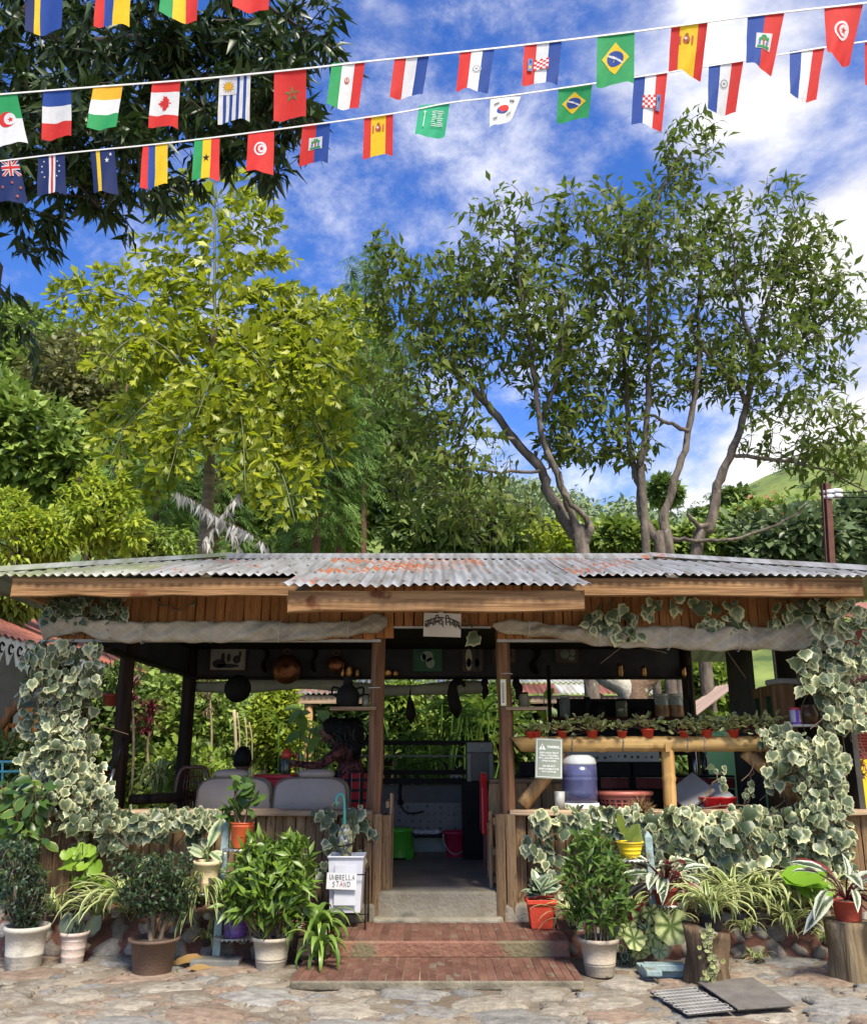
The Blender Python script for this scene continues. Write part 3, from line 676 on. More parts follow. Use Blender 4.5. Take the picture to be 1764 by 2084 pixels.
def tarp(prof, y, label, tear=None):
    """prof: (u, v_top, v_bottom) along the length"""
    us = [p[0] for p in prof]; n = 150; U = np.linspace(us[0], us[-1], n); b = MB(); k = 14; vs = []
    for i, u in enumerate(U):
        vt = np.interp(u, us, [p[1] for p in prof]) + 1.2 * math.sin(u * .045) + 1.3 * math.sin(u * .13 + 1); vb = np.interp(u, us, [p[2] for p in prof]) + 1.8 * math.sin(u * .031 + 1) + 1.6 * math.sin(u * .10)
        a, c = P(u, vt, y), P(u, vb, y); h = (a[2] - c[2]) / 2; zc = (a[2] + c[2]) / 2; d = min(.048, h * .8) * (1 - .25 * math.sin(u * .02)); 
        for j in range(k):
            th = 2 * pi * j / k; fold = 1 + .42 * math.sin(u * .03 + 3 * th + math.sin(u * .013) * 2) + .30 * math.sin(u * .11 + 4 * th) + .12 * math.sin(u * .27 + 2 * th) + .10 * math.sin(u * .19 - 6 * th + 2 * math.sin(u * .05))
            vs.append((a[0], y + d * math.cos(th) * fold, zc + h * math.sin(th)))
    fs = [(i * k + j, (i + 1) * k + j, (i + 1) * k + (j + 1) % k, i * k + (j + 1) % k) for i in range(n - 1) for j in range(k)] + [tuple(range(k)), tuple((n - 1) * k + j for j in range(k))[::-1]]
    b.add(vs, fs); o = ob(b, 'rolled_tarpaulin', M_tarp, None, smooth=True)
    for u in np.linspace(us[1] + 60, us[-2] - 60, 5):
        vt, vb = np.interp(u, us, [p[1] for p in prof]), np.interp(u, us, [p[2] for p in prof]); a, c = P(u, vt - 2, y), P(u, vb + 2, y); t = MB(); t.tube([(a[0] + .006 * math.sin(k), (a[1] + c[1]) / 2 + .075 * math.cos(k), (a[2] + c[2]) / 2 + (a[2] - c[2]) / 2 * math.sin(k)) for k in np.linspace(0, 2 * pi, 17)], .0035, 5); ob(t, 'tie', M_white, o)
    return tag(o, label, 'tarpaulin', 'rolled tarpaulins along the front')
tarp([(80, 1258, 1270), (95, 1256, 1306), (140, 1253, 1292), (170, 1254, 1288), (215, 1262, 1303), (270, 1266, 1309), (400, 1265, 1307), (560, 1264, 1306), (640, 1268, 1302), (720, 1264, 1296), (770, 1246, 1288), (788, 1258, 1274)], 7.50, 'beige rolled tarpaulin tied along the front left of the doorway').location.y -= .0
tarp([(1003, 1268, 1276), (1015, 1262, 1284), (1040, 1261, 1291), (1110, 1270, 1298), (1200, 1273, 1312), (1300, 1274, 1320), (1450, 1277, 1324), (1560, 1275, 1325), (1620, 1266, 1324), (1660, 1262, 1325), (1700, 1265, 1324), (1712, 1268, 1316)], 7.48, 'pale stained rolled tarpaulin with a white pole end, on the front right')
b = MB(); a = P(1690, 1290, 7.48); b.tube([a, a + (.20, 0, .0)], .022, 10); o = ob(b, 'tarpaulin_pole', plain('pale_pipe', (.6, .6, .58)), None, smooth=True); tag(o, 'short white pipe end poking out of the right tarpaulin', 'pole')
# ------------------------------------------------------------------ things in and on the pavilion
FZ = .38
def lathe_at(mb, u, v_bot, y, prof, n=20, mi=0, z=None, **k):
    c = P(u, v_bot, y)
    if z is not None: c[2] = z
    mb.lathe(c, prof, n, mi, **k); return c
def frame_pic(u0, v0, u1, v1, y, name, label, mframe, paint, cat='picture', group=None):
    a, c = P(u0, v0, y), P(u1, v1, y); w, h = c[0] - a[0], a[2] - c[2]; cx, cz = (a[0] + c[0]) / 2, (a[2] + c[2]) / 2; t = .018
    r = thing(name, label, cat, (cx, y, c[2]), group)
    b = MB()
    b.box((cx, y, cz + h / 2 - t / 2), (w, .025, t)); b.box((cx, y, cz - h / 2 + t / 2), (w, .025, t)); b.box((cx - w / 2 + t / 2, y, cz), (t, .025, h - 2 * t)); b.box((cx + w / 2 - t / 2, y, cz), (t, .025, h - 2 * t))
    ob(b, 'frame', mframe, r, bevel=.003)
    b = MB(); b.box((cx, y + .004, cz), (w - 2 * t, .008, h - 2 * t)); ob(b, 'print', paint[0], r)
    if len(paint) > 1:
        for i, (shape, m) in enumerate(paint[1:]):
            b = MB()
            for poly in shape: b.prism([(cx + (p - .5) * w * .9, cz + (q - .5) * h * .88) for p, q in poly], y - .002 - i * .001, y + .003)
            ob(b, 'motif', m, r)
    return r
def oval(cx, cy, rx, ry, n=12): return [(cx + rx * math.cos(2 * pi * i / n), cy + ry * math.sin(2 * pi * i / n)) for i in range(n)]
YB = 10.63
M_fr = plain('dark_frame', (.05, .02, .012)); M_frbk = plain('black_frame', (.012, .012, .012))
M_pap = mat('old_print', (.30, .28, .22), .7, .25, 5); M_ink = plain('print_ink', (.02, .02, .018)); M_grn = mat('green_print', (.02, .10, .04), .5, .4, 5)
M_palep = plain('pale_print', (.30, .36, .28)); M_skin = mat('skin', (.30, .16, .10), .55, .12, 8); M_cream = plain('cream_cloth', (.50, .44, .30)); M_brownpr = mat('brown_print', (.10, .07, .05), .6, .4, 5)
frame_pic(427, 1318, 501, 1367, YB, 'framed_picture', 'framed sepia print with dark figures and a bird, left of the hanging copper pan', M_fr, [M_pap, ([oval(.25, .3, .2, .22), oval(.35, .6, .06, .22), oval(.52, .58, .06, .2), oval(.76, .5, .12, .2), oval(.85, .75, .04, .16), oval(.5, .2, .35, .1)], M_ink)], group='pictures on the back panel')
frame_pic(838, 1307, 902, 1370, YB, 'framed_picture', 'green picture with a pale blurred figure, on the panel over the doorway', M_frbk, [M_grn, ([oval(.5, .55, .2, .2), oval(.6, .3, .16, .2), oval(.35, .5, .1, .14)], M_palep)], group='pictures on the back panel')
frame_pic(937, 1298, 985, 1370, YB, 'framed_picture', 'tall photograph of a woman in a cream dress beside a person in black', M_frbk, [M_brownpr, ([oval(.33, .42, .16, .30), oval(.33, .2, .13, .2)], M_cream), ([oval(.72, .42, .15, .3), oval(.72, .2, .11, .2)], M_ink), ([oval(.33, .8, .07, .07), oval(.72, .8, .07, .06)], M_skin)], group='pictures on the back panel')
frame_pic(1000, 1312, 1052, 1352, YB, 'framed_picture', 'small dark framed print half hidden by the right doorway post', M_fr, [M_brownpr, ([oval(.4, .5, .16, .3), oval(.75, .5, .1, .2)], M_ink)], group='pictures on the back panel')
frame_pic(1127, 1312, 1180, 1352, YB, 'framed_picture', 'dark framed print of pale flowers, rightmost of the back panel pictures', M_fr, [M_brownpr, ([oval(.4, .5, .2, .26), oval(.75, .6, .12, .2), oval(.7, .25, .14, .12)], mat('flower_print', (.22, .24, .2), .6, .5, 9))], group='pictures on the back panel')
frame_pic(330, 1316, 352, 1370, 10.4, 'framed_picture', 'small narrow dark picture beside the left back corner post', M_frbk, [M_brownpr, ([oval(.5, .5, .3, .3)], M_ink)], group='pictures on the back panel')
M_copper = mat('old_copper', (.22, .075, .03), .38, .6, 7, .25, 20, c2=(.50, .20, .09), metal=.8, lo=.35, hi=.75)
M_iron = mat('black_iron', (.008, .0075, .007), .7, .5, 9, .2, spec=.15)
def pan(u, v, r, y, label, m, ring=True, grp='pans hung under the back panel'):
    c = P(u, v, y); t = thing('hanging_pan', label, 'pan', c, grp); b = MB(); n = 28; prof = [(0.001, -.09), (.5, -.085), (.8, -.055), (.96, -.01), (1.0, .02), (.97, .025), (.9, -.0)]
    vs = []
    for q, d in prof:
        for j in range(n): a = 2 * pi * j / n; vs.append((c[0] + r * q * math.cos(a), c[1] + d * r / .22, c[2] + r * q * math.sin(a)))
    b.add(vs, [(i * n + j, i * n + (j + 1) % n, (i + 1) * n + (j + 1) % n, (i + 1) * n + j) for i in range(len(prof) - 1) for j in range(n)]); ob(b, 'pan_body', m, t, smooth=True)
    if ring:
        b = MB(); a = np.linspace(0, 2 * pi, 15); b.tube([(c[0] + .035 * math.cos(q), c[1], c[2] + r + .03 + .035 * math.sin(q)) for q in a], .006, 6); ob(b, 'handle', m, t, smooth=True)
    return t
pan(483, 1402, px(28, 9.6), 9.6, 'round black iron griddle hanging lowest, beside the back left post', M_iron, False)
pan(583, 1362, px(31, 10.4), 10.4, 'large dull copper pan hung by its ring on the back panel', M_copper)
pan(684, 1352, px(18, 10.5), 10.5, 'small bright copper pan hung left of the doorway post', M_copper)
M_drift = mat('dark_carved_wood', (.014, .008, .006), .8, .5, 6, .4, spec=.1)
def carved(u, v0, v1, w, label, name='carved_ornament'):
    a, c = P(u, v0, YB - .03), P(u, v1, YB - .03); L = a[2] - c[2]; ww = px(w, YB); t = thing(name, label, 'ornament', c, 'dark carvings on the back panel')
    b = MB(); b.tube([(a[0] + ww * .2 * math.sin(q * 7), a[1], a[2] - L * q) for q in np.linspace(0, 1, 9)], [ww * k for k in (.25, .5, .42, .3, .28, .42, .5, .45, .2)], 8, flat=.5); ob(b, 'carving', M_drift, t, smooth=True)
    b = MB(); b.ball((a[0], a[1], a[2] + .01), ww * .32, 8, 6); ob(b, 'knob', M_drift, t, smooth=True)
carved(541, 1322, 1369, 20, 'dark fiddle shaped carving left of the large copper pan'); carved(640, 1320, 1368, 20, 'dark fiddle shaped carving between the two copper pans'); carved(1088, 1318, 1372, 30, 'dark arched wooden carving right of the doorway post')
M_brass = mat('brass', (.42, .22, .08), .35, .4, 8, metal=.9)
for i, (u, v, r, h, lab) in enumerate(((697, 1371, 5, 20, 'small brass tumbler, leftmost on the ledge beside the left post'), (710, 1371, 8, 22, 'brass cup with bright rim, second on the ledge beside the left post'), (727, 1371, 5, 16, 'thin brass cup on the ledge touching the left post'), (790, 1372, 9, 14, 'low copper bowl on the ledge just right of the left post'), (805, 1372, 7, 11, 'smallest copper bowl on the ledge over the doorway'), (1310, 1362, 6, 20, 'amber bottle on the dark ledge at the right'), (1262, 1364, 7, 26, 'dark jar on the ledge over the kitchen'), (1390, 1352, 6, 18, 'dark cup with a bright spot at the right end of the ledge'))):
    c = P(u, v, 10.58); c[2] = 2.316; R, hh = px(r, 10.6), px(h, 10.6); b = MB(); b.lathe(c, [(R * .7, 0), (R, hh * .3), (R * .8, hh * .75), (R * .95, hh), (R * .85, hh), (R * .7, hh * .3), (.001, hh * .15)], 12, cap=False)
    tag(ob(b, 'metal_cup', M_brass, None, smooth=True), lab, 'cup', 'cups along the ledge')
# little shelves on the doorway posts
for u0, u1, lab, pu in ((672, 766, 'plank shelf nailed to the left doorway post, black jug on it', 766), (1028, 1113, 'plank shelf nailed to the right doorway post under the thermometer', 1028)):
    a, c = P(u0, 1439, 7.68), P(u1, 1446, 7.68); b = MB(); b.box(((a[0] + c[0]) / 2, 7.7, (a[2] + c[2]) / 2), (c[0] - a[0], .15, .028)); t = thing('post_shelf', lab, 'shelf', ((a[0] + c[0]) / 2, 7.7, c[2]), 'shelves on the doorway posts')
    ob(b, 'board', W_cap, t, bevel=.004); b = MB(); q = P(pu + (-6 if pu < 900 else 6), 1452, 7.70); b.box(q, (.03, .1, .05)); ob(b, 'bracket', W_post, t)
shz = P(700, 1439, 7.68)[2]
def jug(u, y, z, s, label, m, handles=True):
    c = P(u, 1400, y); c[2] = z; t = thing('jug', label, 'jug', c); b = MB()
    b.lathe(c, [(.09 * s, 0), (.115 * s, .04 * s), (.115 * s, .13 * s), (.09 * s, .18 * s), (.05 * s, .215 * s), (.042 * s, .26 * s), (.055 * s, .30 * s), (.045 * s, .30 * s), (.03 * s, .25 * s)], 22, cap=False); ob(b, 'body', m, t, smooth=True)
    if handles:
        for d in (-1, 1):
            b = MB(); b.tube(catmull([c + np.array((d * .085 * s, 0, .18 * s)), c + np.array((d * .15 * s, 0, .19 * s)), c + np.array((d * .155 * s, 0, .13 * s)), c + np.array((d * .11 * s, 0, .10 * s))]), .011 * s, 7); ob(b, 'handle', m, t, smooth=True)
jug(708, 7.72, shz + .003, .86, 'black two handled clay jug on the left post shelf', M_iron)
M_glass = mat('smoky_glass', (.16, .16, .10), .12, .2, 6, spec=.7, trans=.3)
def jar(u, vb, y, w, h, label, body, lid, z=None, cat='jar', grp=None, fill=None):
    c = P(u, vb, y)
    if z is not None: c[2] = z
    R, hh = px(w / 2, y), px(h, y); t = thing('jar', label, cat, c, grp); b = MB()
    b.lathe(c, [(R * .9, 0), (R, .01), (R, hh * .72), (R * .82, hh * .82), (R * .8, hh * .9)], 16); ob(b, 'body', body, t, smooth=True)
    b = MB(); b.lathe(c + np.array((0, 0, hh * .88)), [(R * .86, 0), (R * .88, hh * .12), (R * .84, hh * .12)], 16); ob(b, 'lid', lid, t, smooth=True)
    if fill:
        b = MB(); b.lathe(c, [(R * 1.012, .005), (R * 1.012, hh * .5)], 16, cap=False); ob(b, 'contents', fill, t, smooth=True)
jar(744, 1438, 7.72, 16, 26, 'square glass jar between the black jug and the left post', M_glass, M_iron, shz + .003)
jar(1066, 1438, 7.73, 22, 30, 'dusty square tin can on the right post shelf', mat('dusty_tin', (.14, .12, .07), .6, .4, 9), M_iron, shz)
# thermometer
a, c = P(1018, 1382, 7.63), P(1031, 1437, 7.63); t = thing('thermometer', 'white and lime wall thermometer on the right doorway post', 'thermometer', ((a[0] + c[0]) / 2, 7.64, c[2])); w, h = c[0] - a[0], a[2] - c[2]; cx, cz = (a[0] + c[0]) / 2, (a[2] + c[2]) / 2
b = MB(); b.box((cx, 7.645, cz), (w, .012, h)); ob(b, 'board', plain('lime_plastic', (.55, .62, .22)), t, bevel=.003)
b = MB(); b.box((cx - w * .08, 7.637, cz), (w * .7, .006, h * .94)); ob(b, 'scale', plain('white_plastic', (.72, .72, .68)), t)
b = MB(); b.tube([(cx - w * .08, 7.632, cz - h * .3), (cx - w * .08, 7.632, cz + h * .38)], .003, 6); b.ball((cx - w * .08, 7.631, cz - h * .35), .008); ob(b, 'glass_tube', plain('red_spirit', (.45, .12, .05)), t)
b = MB()
for i in range(24): zz = cz - h * .28 + h * .62 * i / 23; b.box((cx + w * .10, 7.633, zz), (w * (.2 if i % 4 == 0 else .12), .002, .0014)); b.box((cx - w * .26, 7.633, zz), (w * (.2 if i % 4 == 0 else .12), .002, .0014))
ob(b, 'tick_marks', M_black, t)
# hanging gourds and dry bundles over the doorway
def hang(u, y, pts, rad, label, m, name='hanging_gourd', cat='gourd', n=10, cord=True, extra=None):
    q = [P(uu, vv, y) for uu, vv in pts]; t = thing(name, label, cat, q[-1]); b = MB(); b.tube(catmull(q, 5), np.interp(np.linspace(0, 1, (len(q) - 1) * 5 + 1), np.linspace(0, 1, len(rad)), [px(r, y) for r in rad]), n); ob(b, 'body', m, t, smooth=True)
    if cord:
        p = q[0]; b = MB(); b.tube([p, (p[0], p[1], 2.32)], .004, 5); ob(b, 'cord', M_iron, t)
    if extra: extra(t)
M_gourd = mat('dried_gourd', (.012, .009, .007), .6, .4, 6, spec=.15)
hang(835, 10.2, [(835, 1405), (834, 1425), (836, 1450), (836, 1474)], [1.5, 2.5, 9, 11, 2], 'dark bottle gourd hanging left in the doorway', M_gourd)
hang(930, 10.1, [(946, 1398), (938, 1388), (924, 1392), (921, 1412), (927, 1440), (931, 1462)], [3, 5, 8, 10, 13, 14, 3], 'dark curved swan neck gourd hanging in the doorway', M_gourd)
hang(990, 10.1, [(988, 1380), (986, 1392), (988, 1406), (984, 1424)], [4, 9, 5, 8, 2], 'dark knobbly dried bundle hanging beside the right post', M_gourd, 'hanging_bundle', 'bundle')
hang(1055, 10.2, [(1052, 1378), (1050, 1392), (1056, 1402), (1052, 1424)], [5, 8, 9, 8, 3], 'dark dried bundle hanging right of the thermometer', M_gourd, 'hanging_bundle', 'bundle')

# sign over the door: white board, hand painted letters along an arc
SY = 7.47
a, c = P(862, 1248, SY), P(938, 1296, SY); t = thing('name_board', 'white name board with black hand painted letters over the doorway', 'sign', ((a[0] + c[0]) / 2, SY, c[2])); w, h = c[0] - a[0], a[2] - c[2]; x0, z0 = a[0], c[2]
b = MB(); b.box((x0 + w / 2, SY + .008, z0 + h / 2), (w, .016, h), roty(.03)); ob(b, 'board', mat('board_white', (.62, .57, .52), .75, .15, 3), t, bevel=.002)
GL = {'ch': (1., [[(0, 1), (1, 1)], [(.82, 1), (.82, 0)], [(.05, .68), (.42, .68), (.36, .42), (.5, .25), (.82, .45)]]),
      'aa': (.45, [[(0, 1), (.45, 1)], [(.22, 1), (.22, 0)]]),
      'ma': (1., [[(0, 1), (1, 1)], [(.22, 1), (.22, .35), (.05, .28), (.1, .48), (.25, .38), (.82, .38)], [(.82, 1), (.82, 0)]]),
      'i': (.4, [[(0, 1), (.4, 1)], [(.2, 0), (.2, 1), (.25, 1.35), (.7, 1.42), (1.1, 1.02)]]),
      'la': (1., [[(0, 1), (1, 1)], [(.08, .3), (.1, .62), (.35, .62), (.42, .3), (.45, .58), (.65, .62), (.82, .42)], [(.84, 1), (.84, 0)]]),
      'nga': (.95, [[(0, 1), (.95, 1)], [(.5, 1), (.5, .8), (.2, .74), (.28, .5), (.6, .52), (.66, .2), (.4, .02), (.15, .2)], [(.85, .5), (.9, .5)], [(.55, .05), (.75, -.3)]]),
      'na': (.9, [[(0, 1), (.9, 1)], [(.1, .36), (.22, .52), (.72, .52)], [(.72, 1), (.72, 0)]]),
      'va': (.9, [[(0, 1), (.9, 1)], [(.74, .62), (.4, .68), (.15, .45), (.38, .25), (.74, .42)], [(.74, 1), (.74, 0)]]),
      'sa': (1., [[(0, 1), (1, 1)], [(.12, 1), (.38, .8), (.12, .58), (.5, .1)], [(.3, .52), (.82, .52)], [(.82, 1), (.82, 0)]])}
word = ['ch', 'aa', 'ma', 'i', 'la', 'nga', None, 'i', 'na', 'va', 'aa', 'sa']
tot = sum(GL[k][0] if k else .25 for k in word); pen = 0.; b = MB(); gh = h * .30
for k in word:
    if k is None: pen += .25; continue
    for st in GL[k][1]:
        pl = []
        for q in range(len(st) - 1):
            for e in np.linspace(0, 1, 4): pl.append((st[q][0] + (st[q + 1][0] - st[q][0]) * e, st[q][1] + (st[q + 1][1] - st[q][1]) * e))
        pts_ = []
        for gx, gz in pl:
            s_ = (pen + gx) / tot; arc = (1 - (2 * s_ - 1) ** 2) * h * .20
            pts_.append((x0 + w * (.03 + .94 * s_) - (2 * s_ - 1) * (gz - 1) * gh * .25, SY - .004, z0 + h * .60 + arc + (gz - 1) * gh - (.03 * w * (s_ - .5))))
        b.tube(pts_, .0042, 5)
    pen += GL[k][0]
ob(b, 'lettering', plain('black_paint_letters', (.015, .014, .014)), t)
t = thing('lamp_fitting', 'white lamp fitting mounted above the name board', 'lamp', P(898, 1255, 7.5)); c = P(897, 1243, 7.52); b = MB(); b.ball(c, .026, 12, 8); ob(b, 'socket', plain('white_plastic2', (.7, .68, .64)), t, smooth=True)
b = MB(); a_ = np.linspace(0, 2 * pi, 17); c2 = P(898, 1236, 7.49); b.tube([(c2[0] + .030 * math.cos(q), c2[1], c2[2] + .026 * math.sin(q)) for q in a_], .012, 8); ob(b, 'ring', MATS['white_plastic2'], t, smooth=True); b = MB(); b.lathe(P(897, 1256, 7.5), [(.02, 0), (.028, .03), (.022, .05)], 14); ob(b, 'neck', MATS['white_plastic2'], t, smooth=True)

# car seats used as a bench, chair, table
M_vinyl = mat('grey_vinyl', (.29, .235, .185), .48, .12, 3, .15, 60, spec=.5); M_dk = plain('dark_metal', (.03, .03, .03), .4, .6)
for u0, u1, hu0, hu1, lab in ((403, 555, 435, 506, 'grey vinyl car seat, the left one, a man sitting in it'), (557, 710, 607, 681, 'grey vinyl car seat, the right one, near the doorway post')):
    y = 8.15; a, c = P(u0, 1581, y), P(u1, 1650, y); t = thing('car_seat', lab, 'seat', ((a[0] + c[0]) / 2, y + .2, FZ), 'old car seats along the front rail'); w = c[0] - a[0]; cx = (a[0] + c[0]) / 2
    n = 40; out = []
    for i in range(n):
        q = 2 * pi * i / n; ex = 4.2; co, si = math.cos(q), math.sin(q); out.append((cx + w / 2 * math.copysign(abs(co) ** (2 / ex), co) * (1 - .04 * si), .80 + (a[2] - .80) / 1 * (.5 + .5 * math.copysign(abs(si) ** (2 / 4.5), si)) ))
    b = MB(); vs = []; lay = [(.90, 8.08), (.97, 8.10), (1., 8.14), (1., 8.22), (.96, 8.26), (.88, 8.28)]
    zc = (a[2] + .80) / 2
    for s_, yy in lay: vs += [(cx + (p - cx) * s_, yy, zc + (q - zc) * s_) for p, q in out]
    b.add(vs, [(i * n + j, i * n + (j + 1) % n, (i + 1) * n + (j + 1) % n, (i + 1) * n + j) for i in range(5) for j in range(n)] + [tuple(range(n))[::-1], tuple(5 * n + j for j in range(n))]); ob(b, 'backrest', M_vinyl, t, smooth=True)
    b = MB(); b.tube([(cx + (p - cx) * .955, 8.088, zc + (q - zc) * .955) for p, q in out + out[:1]], .006, 5); ob(b, 'piping', mat('vinyl_piping', (.13, .11, .09), .5, .2, 8), t, smooth=True)
    b = MB(); b.box((cx, 8.5, .80), (w * .92, .5, .16)); ob(b, 'cushion', M_vinyl, t, bevel=.04); b = MB(); b.box((cx, 8.45, .56), (w * .8, .4, .34)); ob(b, 'base', M_dk, t)
    ha, hc = P(hu0, 1567, y), P(hu1, 1585, y); hw, hh = hc[0] - ha[0], ha[2] - hc[2]; b = MB(); b.ball(((ha[0] + hc[0]) / 2, 8.16, (ha[2] + hc[2]) / 2), (hw / 2, .055, hh / 2 + .006), 18, 10)
    V = b.v; hx = (ha[0] + hc[0]) / 2; b.v = [(hx + math.copysign(abs((p - hx) / (hw / 2)) ** .55, p - hx) * hw / 2, q, r) for p, q, r in V]
    ob(b, 'headrest', M_vinyl, t, smooth=True)
    b = MB()
    for d in (-.08, .08): b.tube([(hx + d, 8.17, hc[2] - .05), (hx + d, 8.17, hc[2] + .03)], .007, 8)
    ob(b, 'headrest_rods', plain('chrome', (.5, .5, .5), .2, 1.), t)
def plastic_chair(u, v0, v1, w, y, label, m, turn=0.):
    a, c = P(u, v0, y), P(u, v1, y); W = px(w, y); t = thing('plastic_chair', label, 'chair', (a[0], y, FZ)); h = a[2] - c[2]
    R = rotz(turn); o = np.array((a[0], y, 0)); f = lambda x, yy, z: o + R @ np.array((x, yy, z))
    b = MB(); zz = c[2] + h
    b.tube(catmull([f(-W * .5, 0, c[2] - .1), f(-W * .5, .02, c[2] + h * .55), f(-W * .36, .03, zz - .02), f(0, .04, zz), f(W * .36, .03, zz - .02), f(W * .5, .02, c[2] + h * .55), f(W * .5, 0, c[2] - .1)], 6), .019, 8); ob(b, 'back_frame', m, t, smooth=True)
    for k in range(-3, 4):
        b = MB(); b.tube([f(k * W * .085, .03, c[2] - .08), f(k * W * .10, .045, (zz + c[2]) / 2), f(k * W * .085, .04, zz - .03)], [.011, .012, .010], 5, flat=.5); ob(b, 'slat', m, t, smooth=True)
    b = MB()
    for k in range(5): b.tube([f(-W * .3, .04, c[2] + h * (.12 + .16 * k)), f(W * .3, .04, c[2] + h * (.12 + .16 * k))], .006, 4)
    ob(b, 'cross_slats', m, t); b = MB(); b.box(f(0, .22, FZ + .44), (W, .42, .03), R); ob(b, 'seat', m, t, bevel=.01)
    for sx_ in (-1, 1):
        for sy_ in (.04, .4): b = MB(); b.tube([f(sx_ * W * .45, sy_, FZ + .44), f(sx_ * W * .5, sy_, FZ)], [.022, .018], 6); ob(b, 'leg', m, t, smooth=True)
    return t
M_brpl = plain('brown_plastic', (.09, .035, .022), .3); M_rbpl = plain('red_brown_plastic', (.20, .05, .03), .3); M_redpl = plain('red_plastic', (.62, .025, .03), .32)
plastic_chair(393, 1562, 1640, 64, 8.6, 'dark brown plastic chair with lattice back left of the car seats', M_brpl)
plastic_chair(222, 1572, 1650, 50, 8.5, 'red brown plastic chair behind the ivy at the left', M_rbpl, 1.0)
a, c = P(515, 1577, 8.9), P(592, 1600, 8.9); t = thing('red_table', 'bright red plastic table in front of the car seats', 'table', ((a[0] + c[0]) / 2, 9.2, FZ)); b = MB(); b.box(((a[0] + c[0]) / 2, 9.2, a[2] - .02), (c[0] - a[0], .6, .04)); ob(b, 'tabletop', M_redpl, t, bevel=.01)
b = MB(); b.prism([(a[0] + .02, a[2] - .03), (c[0] - .02, a[2] - .03), (c[0] - .06, a[2] - .30), (a[0] + .06, a[2] - .30)], 8.93, 8.96); ob(b, 'apron', M_redpl, t)
for d in (.05, -.05):
    for yy in (8.98, 9.42): b = MB(); b.box(((a[0] if d > 0 else c[0]) + d, yy, (a[2] + FZ) / 2), (.04, .04, a[2] - FZ - .05)); ob(b, 'leg', M_redpl, t)
c = P(580, 1597, 9.0); c[2] = P(515, 1577, 8.9)[2] + .003; t = thing('flask', 'clear jug with a red lid and red handle, in the woman\'s hand', 'jug', c); b = MB(); b.lathe(c, [(.048, 0), (.05, .01), (.05, .14), (.042, .15)], 16); ob(b, 'body', mat('bottle_glass', (.10, .12, .08), .1, .2, 5, spec=.8, trans=.4), t, smooth=True)
b = MB(); b.lathe(c + np.array((0, 0, .15)), [(.05, 0), (.05, .045), (.035, .06), (.03, .085), (.02, .09)], 16); ob(b, 'lid', plain('red_lid', (.55, .06, .03), .35), t, smooth=True)
b = MB(); b.tube(catmull([c + np.array((.045, 0, .19)), c + np.array((.10, 0, .18)), c + np.array((.105, 0, .10)), c + np.array((.052, 0, .06))]), .010, 7); ob(b, 'handle', MATS['red_lid'], t, smooth=True)
# umbrella or pole leaning on the left rail
p0, p1 = P(205, 1655, 7.85), P(252, 1500, 7.95); t = thing('pole', 'metal pole with dark sleeve leaning beside the ivy at the left', 'pole', p0); b = MB(); b.tube([p0, p0 + (p1 - p0) * .6], .013, 8); ob(b, 'rod', plain('silver_rod', (.55, .52, .5), .25, .8), t, smooth=True); b = MB(); b.tube([p0 + (p1 - p0) * .58, p1], [.022, .012], 8); ob(b, 'sleeve', M_dk, t, smooth=True)
b = MB(); b.tube(catmull([P(265, 1628, 8.5), P(330, 1625, 8.5), P(425, 1618, 8.9)]), [.045] * 11, 8); tag(ob(b, 'bench_log', W_postdark, None, smooth=True), 'dark log bench rail between the left post and the brown chair', 'bench')

# ------------------------------------------------------------------ back of the room: sink wall, shelves, buckets
M_tile = mat('patterned_tile', (.10, .10, .10), .4, .2, 3)
def tiledots():
    m = MATS['patterned_tile']; nt = m.node_tree; L = nt.links; b = nt.nodes['Principled BSDF']; src = b.inputs['Base Color'].links[0].from_socket
    ge = _n(nt, 'ShaderNodeNewGeometry'); vo = _n(nt, 'ShaderNodeTexVoronoi'); vo.inputs['Scale'].default_value = 13; vo.inputs['Randomness'].default_value = .25
    mp = _n(nt, 'ShaderNodeMapping'); mp.inputs['Scale'].default_value = (1, 0, 1); L.new(ge.outputs['Position'], mp.inputs[0]); L.new(mp.outputs[0], vo.inputs['Vector'])
    no = _n(nt, 'ShaderNodeTexNoise'); no.inputs['Scale'].default_value = 60; L.new(ge.outputs['Position'], no.inputs['Vector'])
    k = _n(nt, 'ShaderNodeMath', operation='MULTIPLY_ADD'); k.inputs[1].default_value = .25; L.new(no.outputs[0], k.inputs[0]); L.new(vo.outputs['Distance'], k.inputs[2])
    r = _n(nt, 'ShaderNodeMapRange'); r.inputs[1].default_value = .30; r.inputs[2].default_value = .40; L.new(k.outputs[0], r.inputs[0])
    mx = _n(nt, 'ShaderNodeMix', data_type='RGBA'); L.new(r.outputs[0], mx.inputs[0]); mx.inputs[6].default_value = (.03, .032, .03, 1); L.new(src, mx.inputs[7]); L.new(mx.outputs[2], b.inputs['Base Color'])
tiledots()
M_plainwall = mat('dull_plaster', (.09, .088, .085), .8, .2, 3); M_teal = mat('teal_tile', (.12, .19, .20), .3, .15, 3)
sw = thing('sink_wall', 'low back wall with patterned tiles, black wash shelf and teal tiles below', 'wall', (0, 10.4, FZ))
zA, zB, zC, zD = P(860, 1597, 10.36)[2], P(860, 1634, 10.36)[2], P(860, 1697, 10.36)[2], P(860, 1732, 10.36)[2]
b = MB(); b.box((-.25, 10.38, (zA + zB) / 2), (2.3, .05, zA - zB - .002)); ob(b, 'plaster', M_plainwall, sw)
b = MB(); b.box((-.25, 10.38, (zB + zC) / 2), (2.3, .055, zB - zC)); ob(b, 'tiling', M_tile, sw)
b = MB(); b.box((-.25, 10.28, zC - .012), (2.2, .25, .03)); ob(b, 'wash_shelf', M_black, sw)
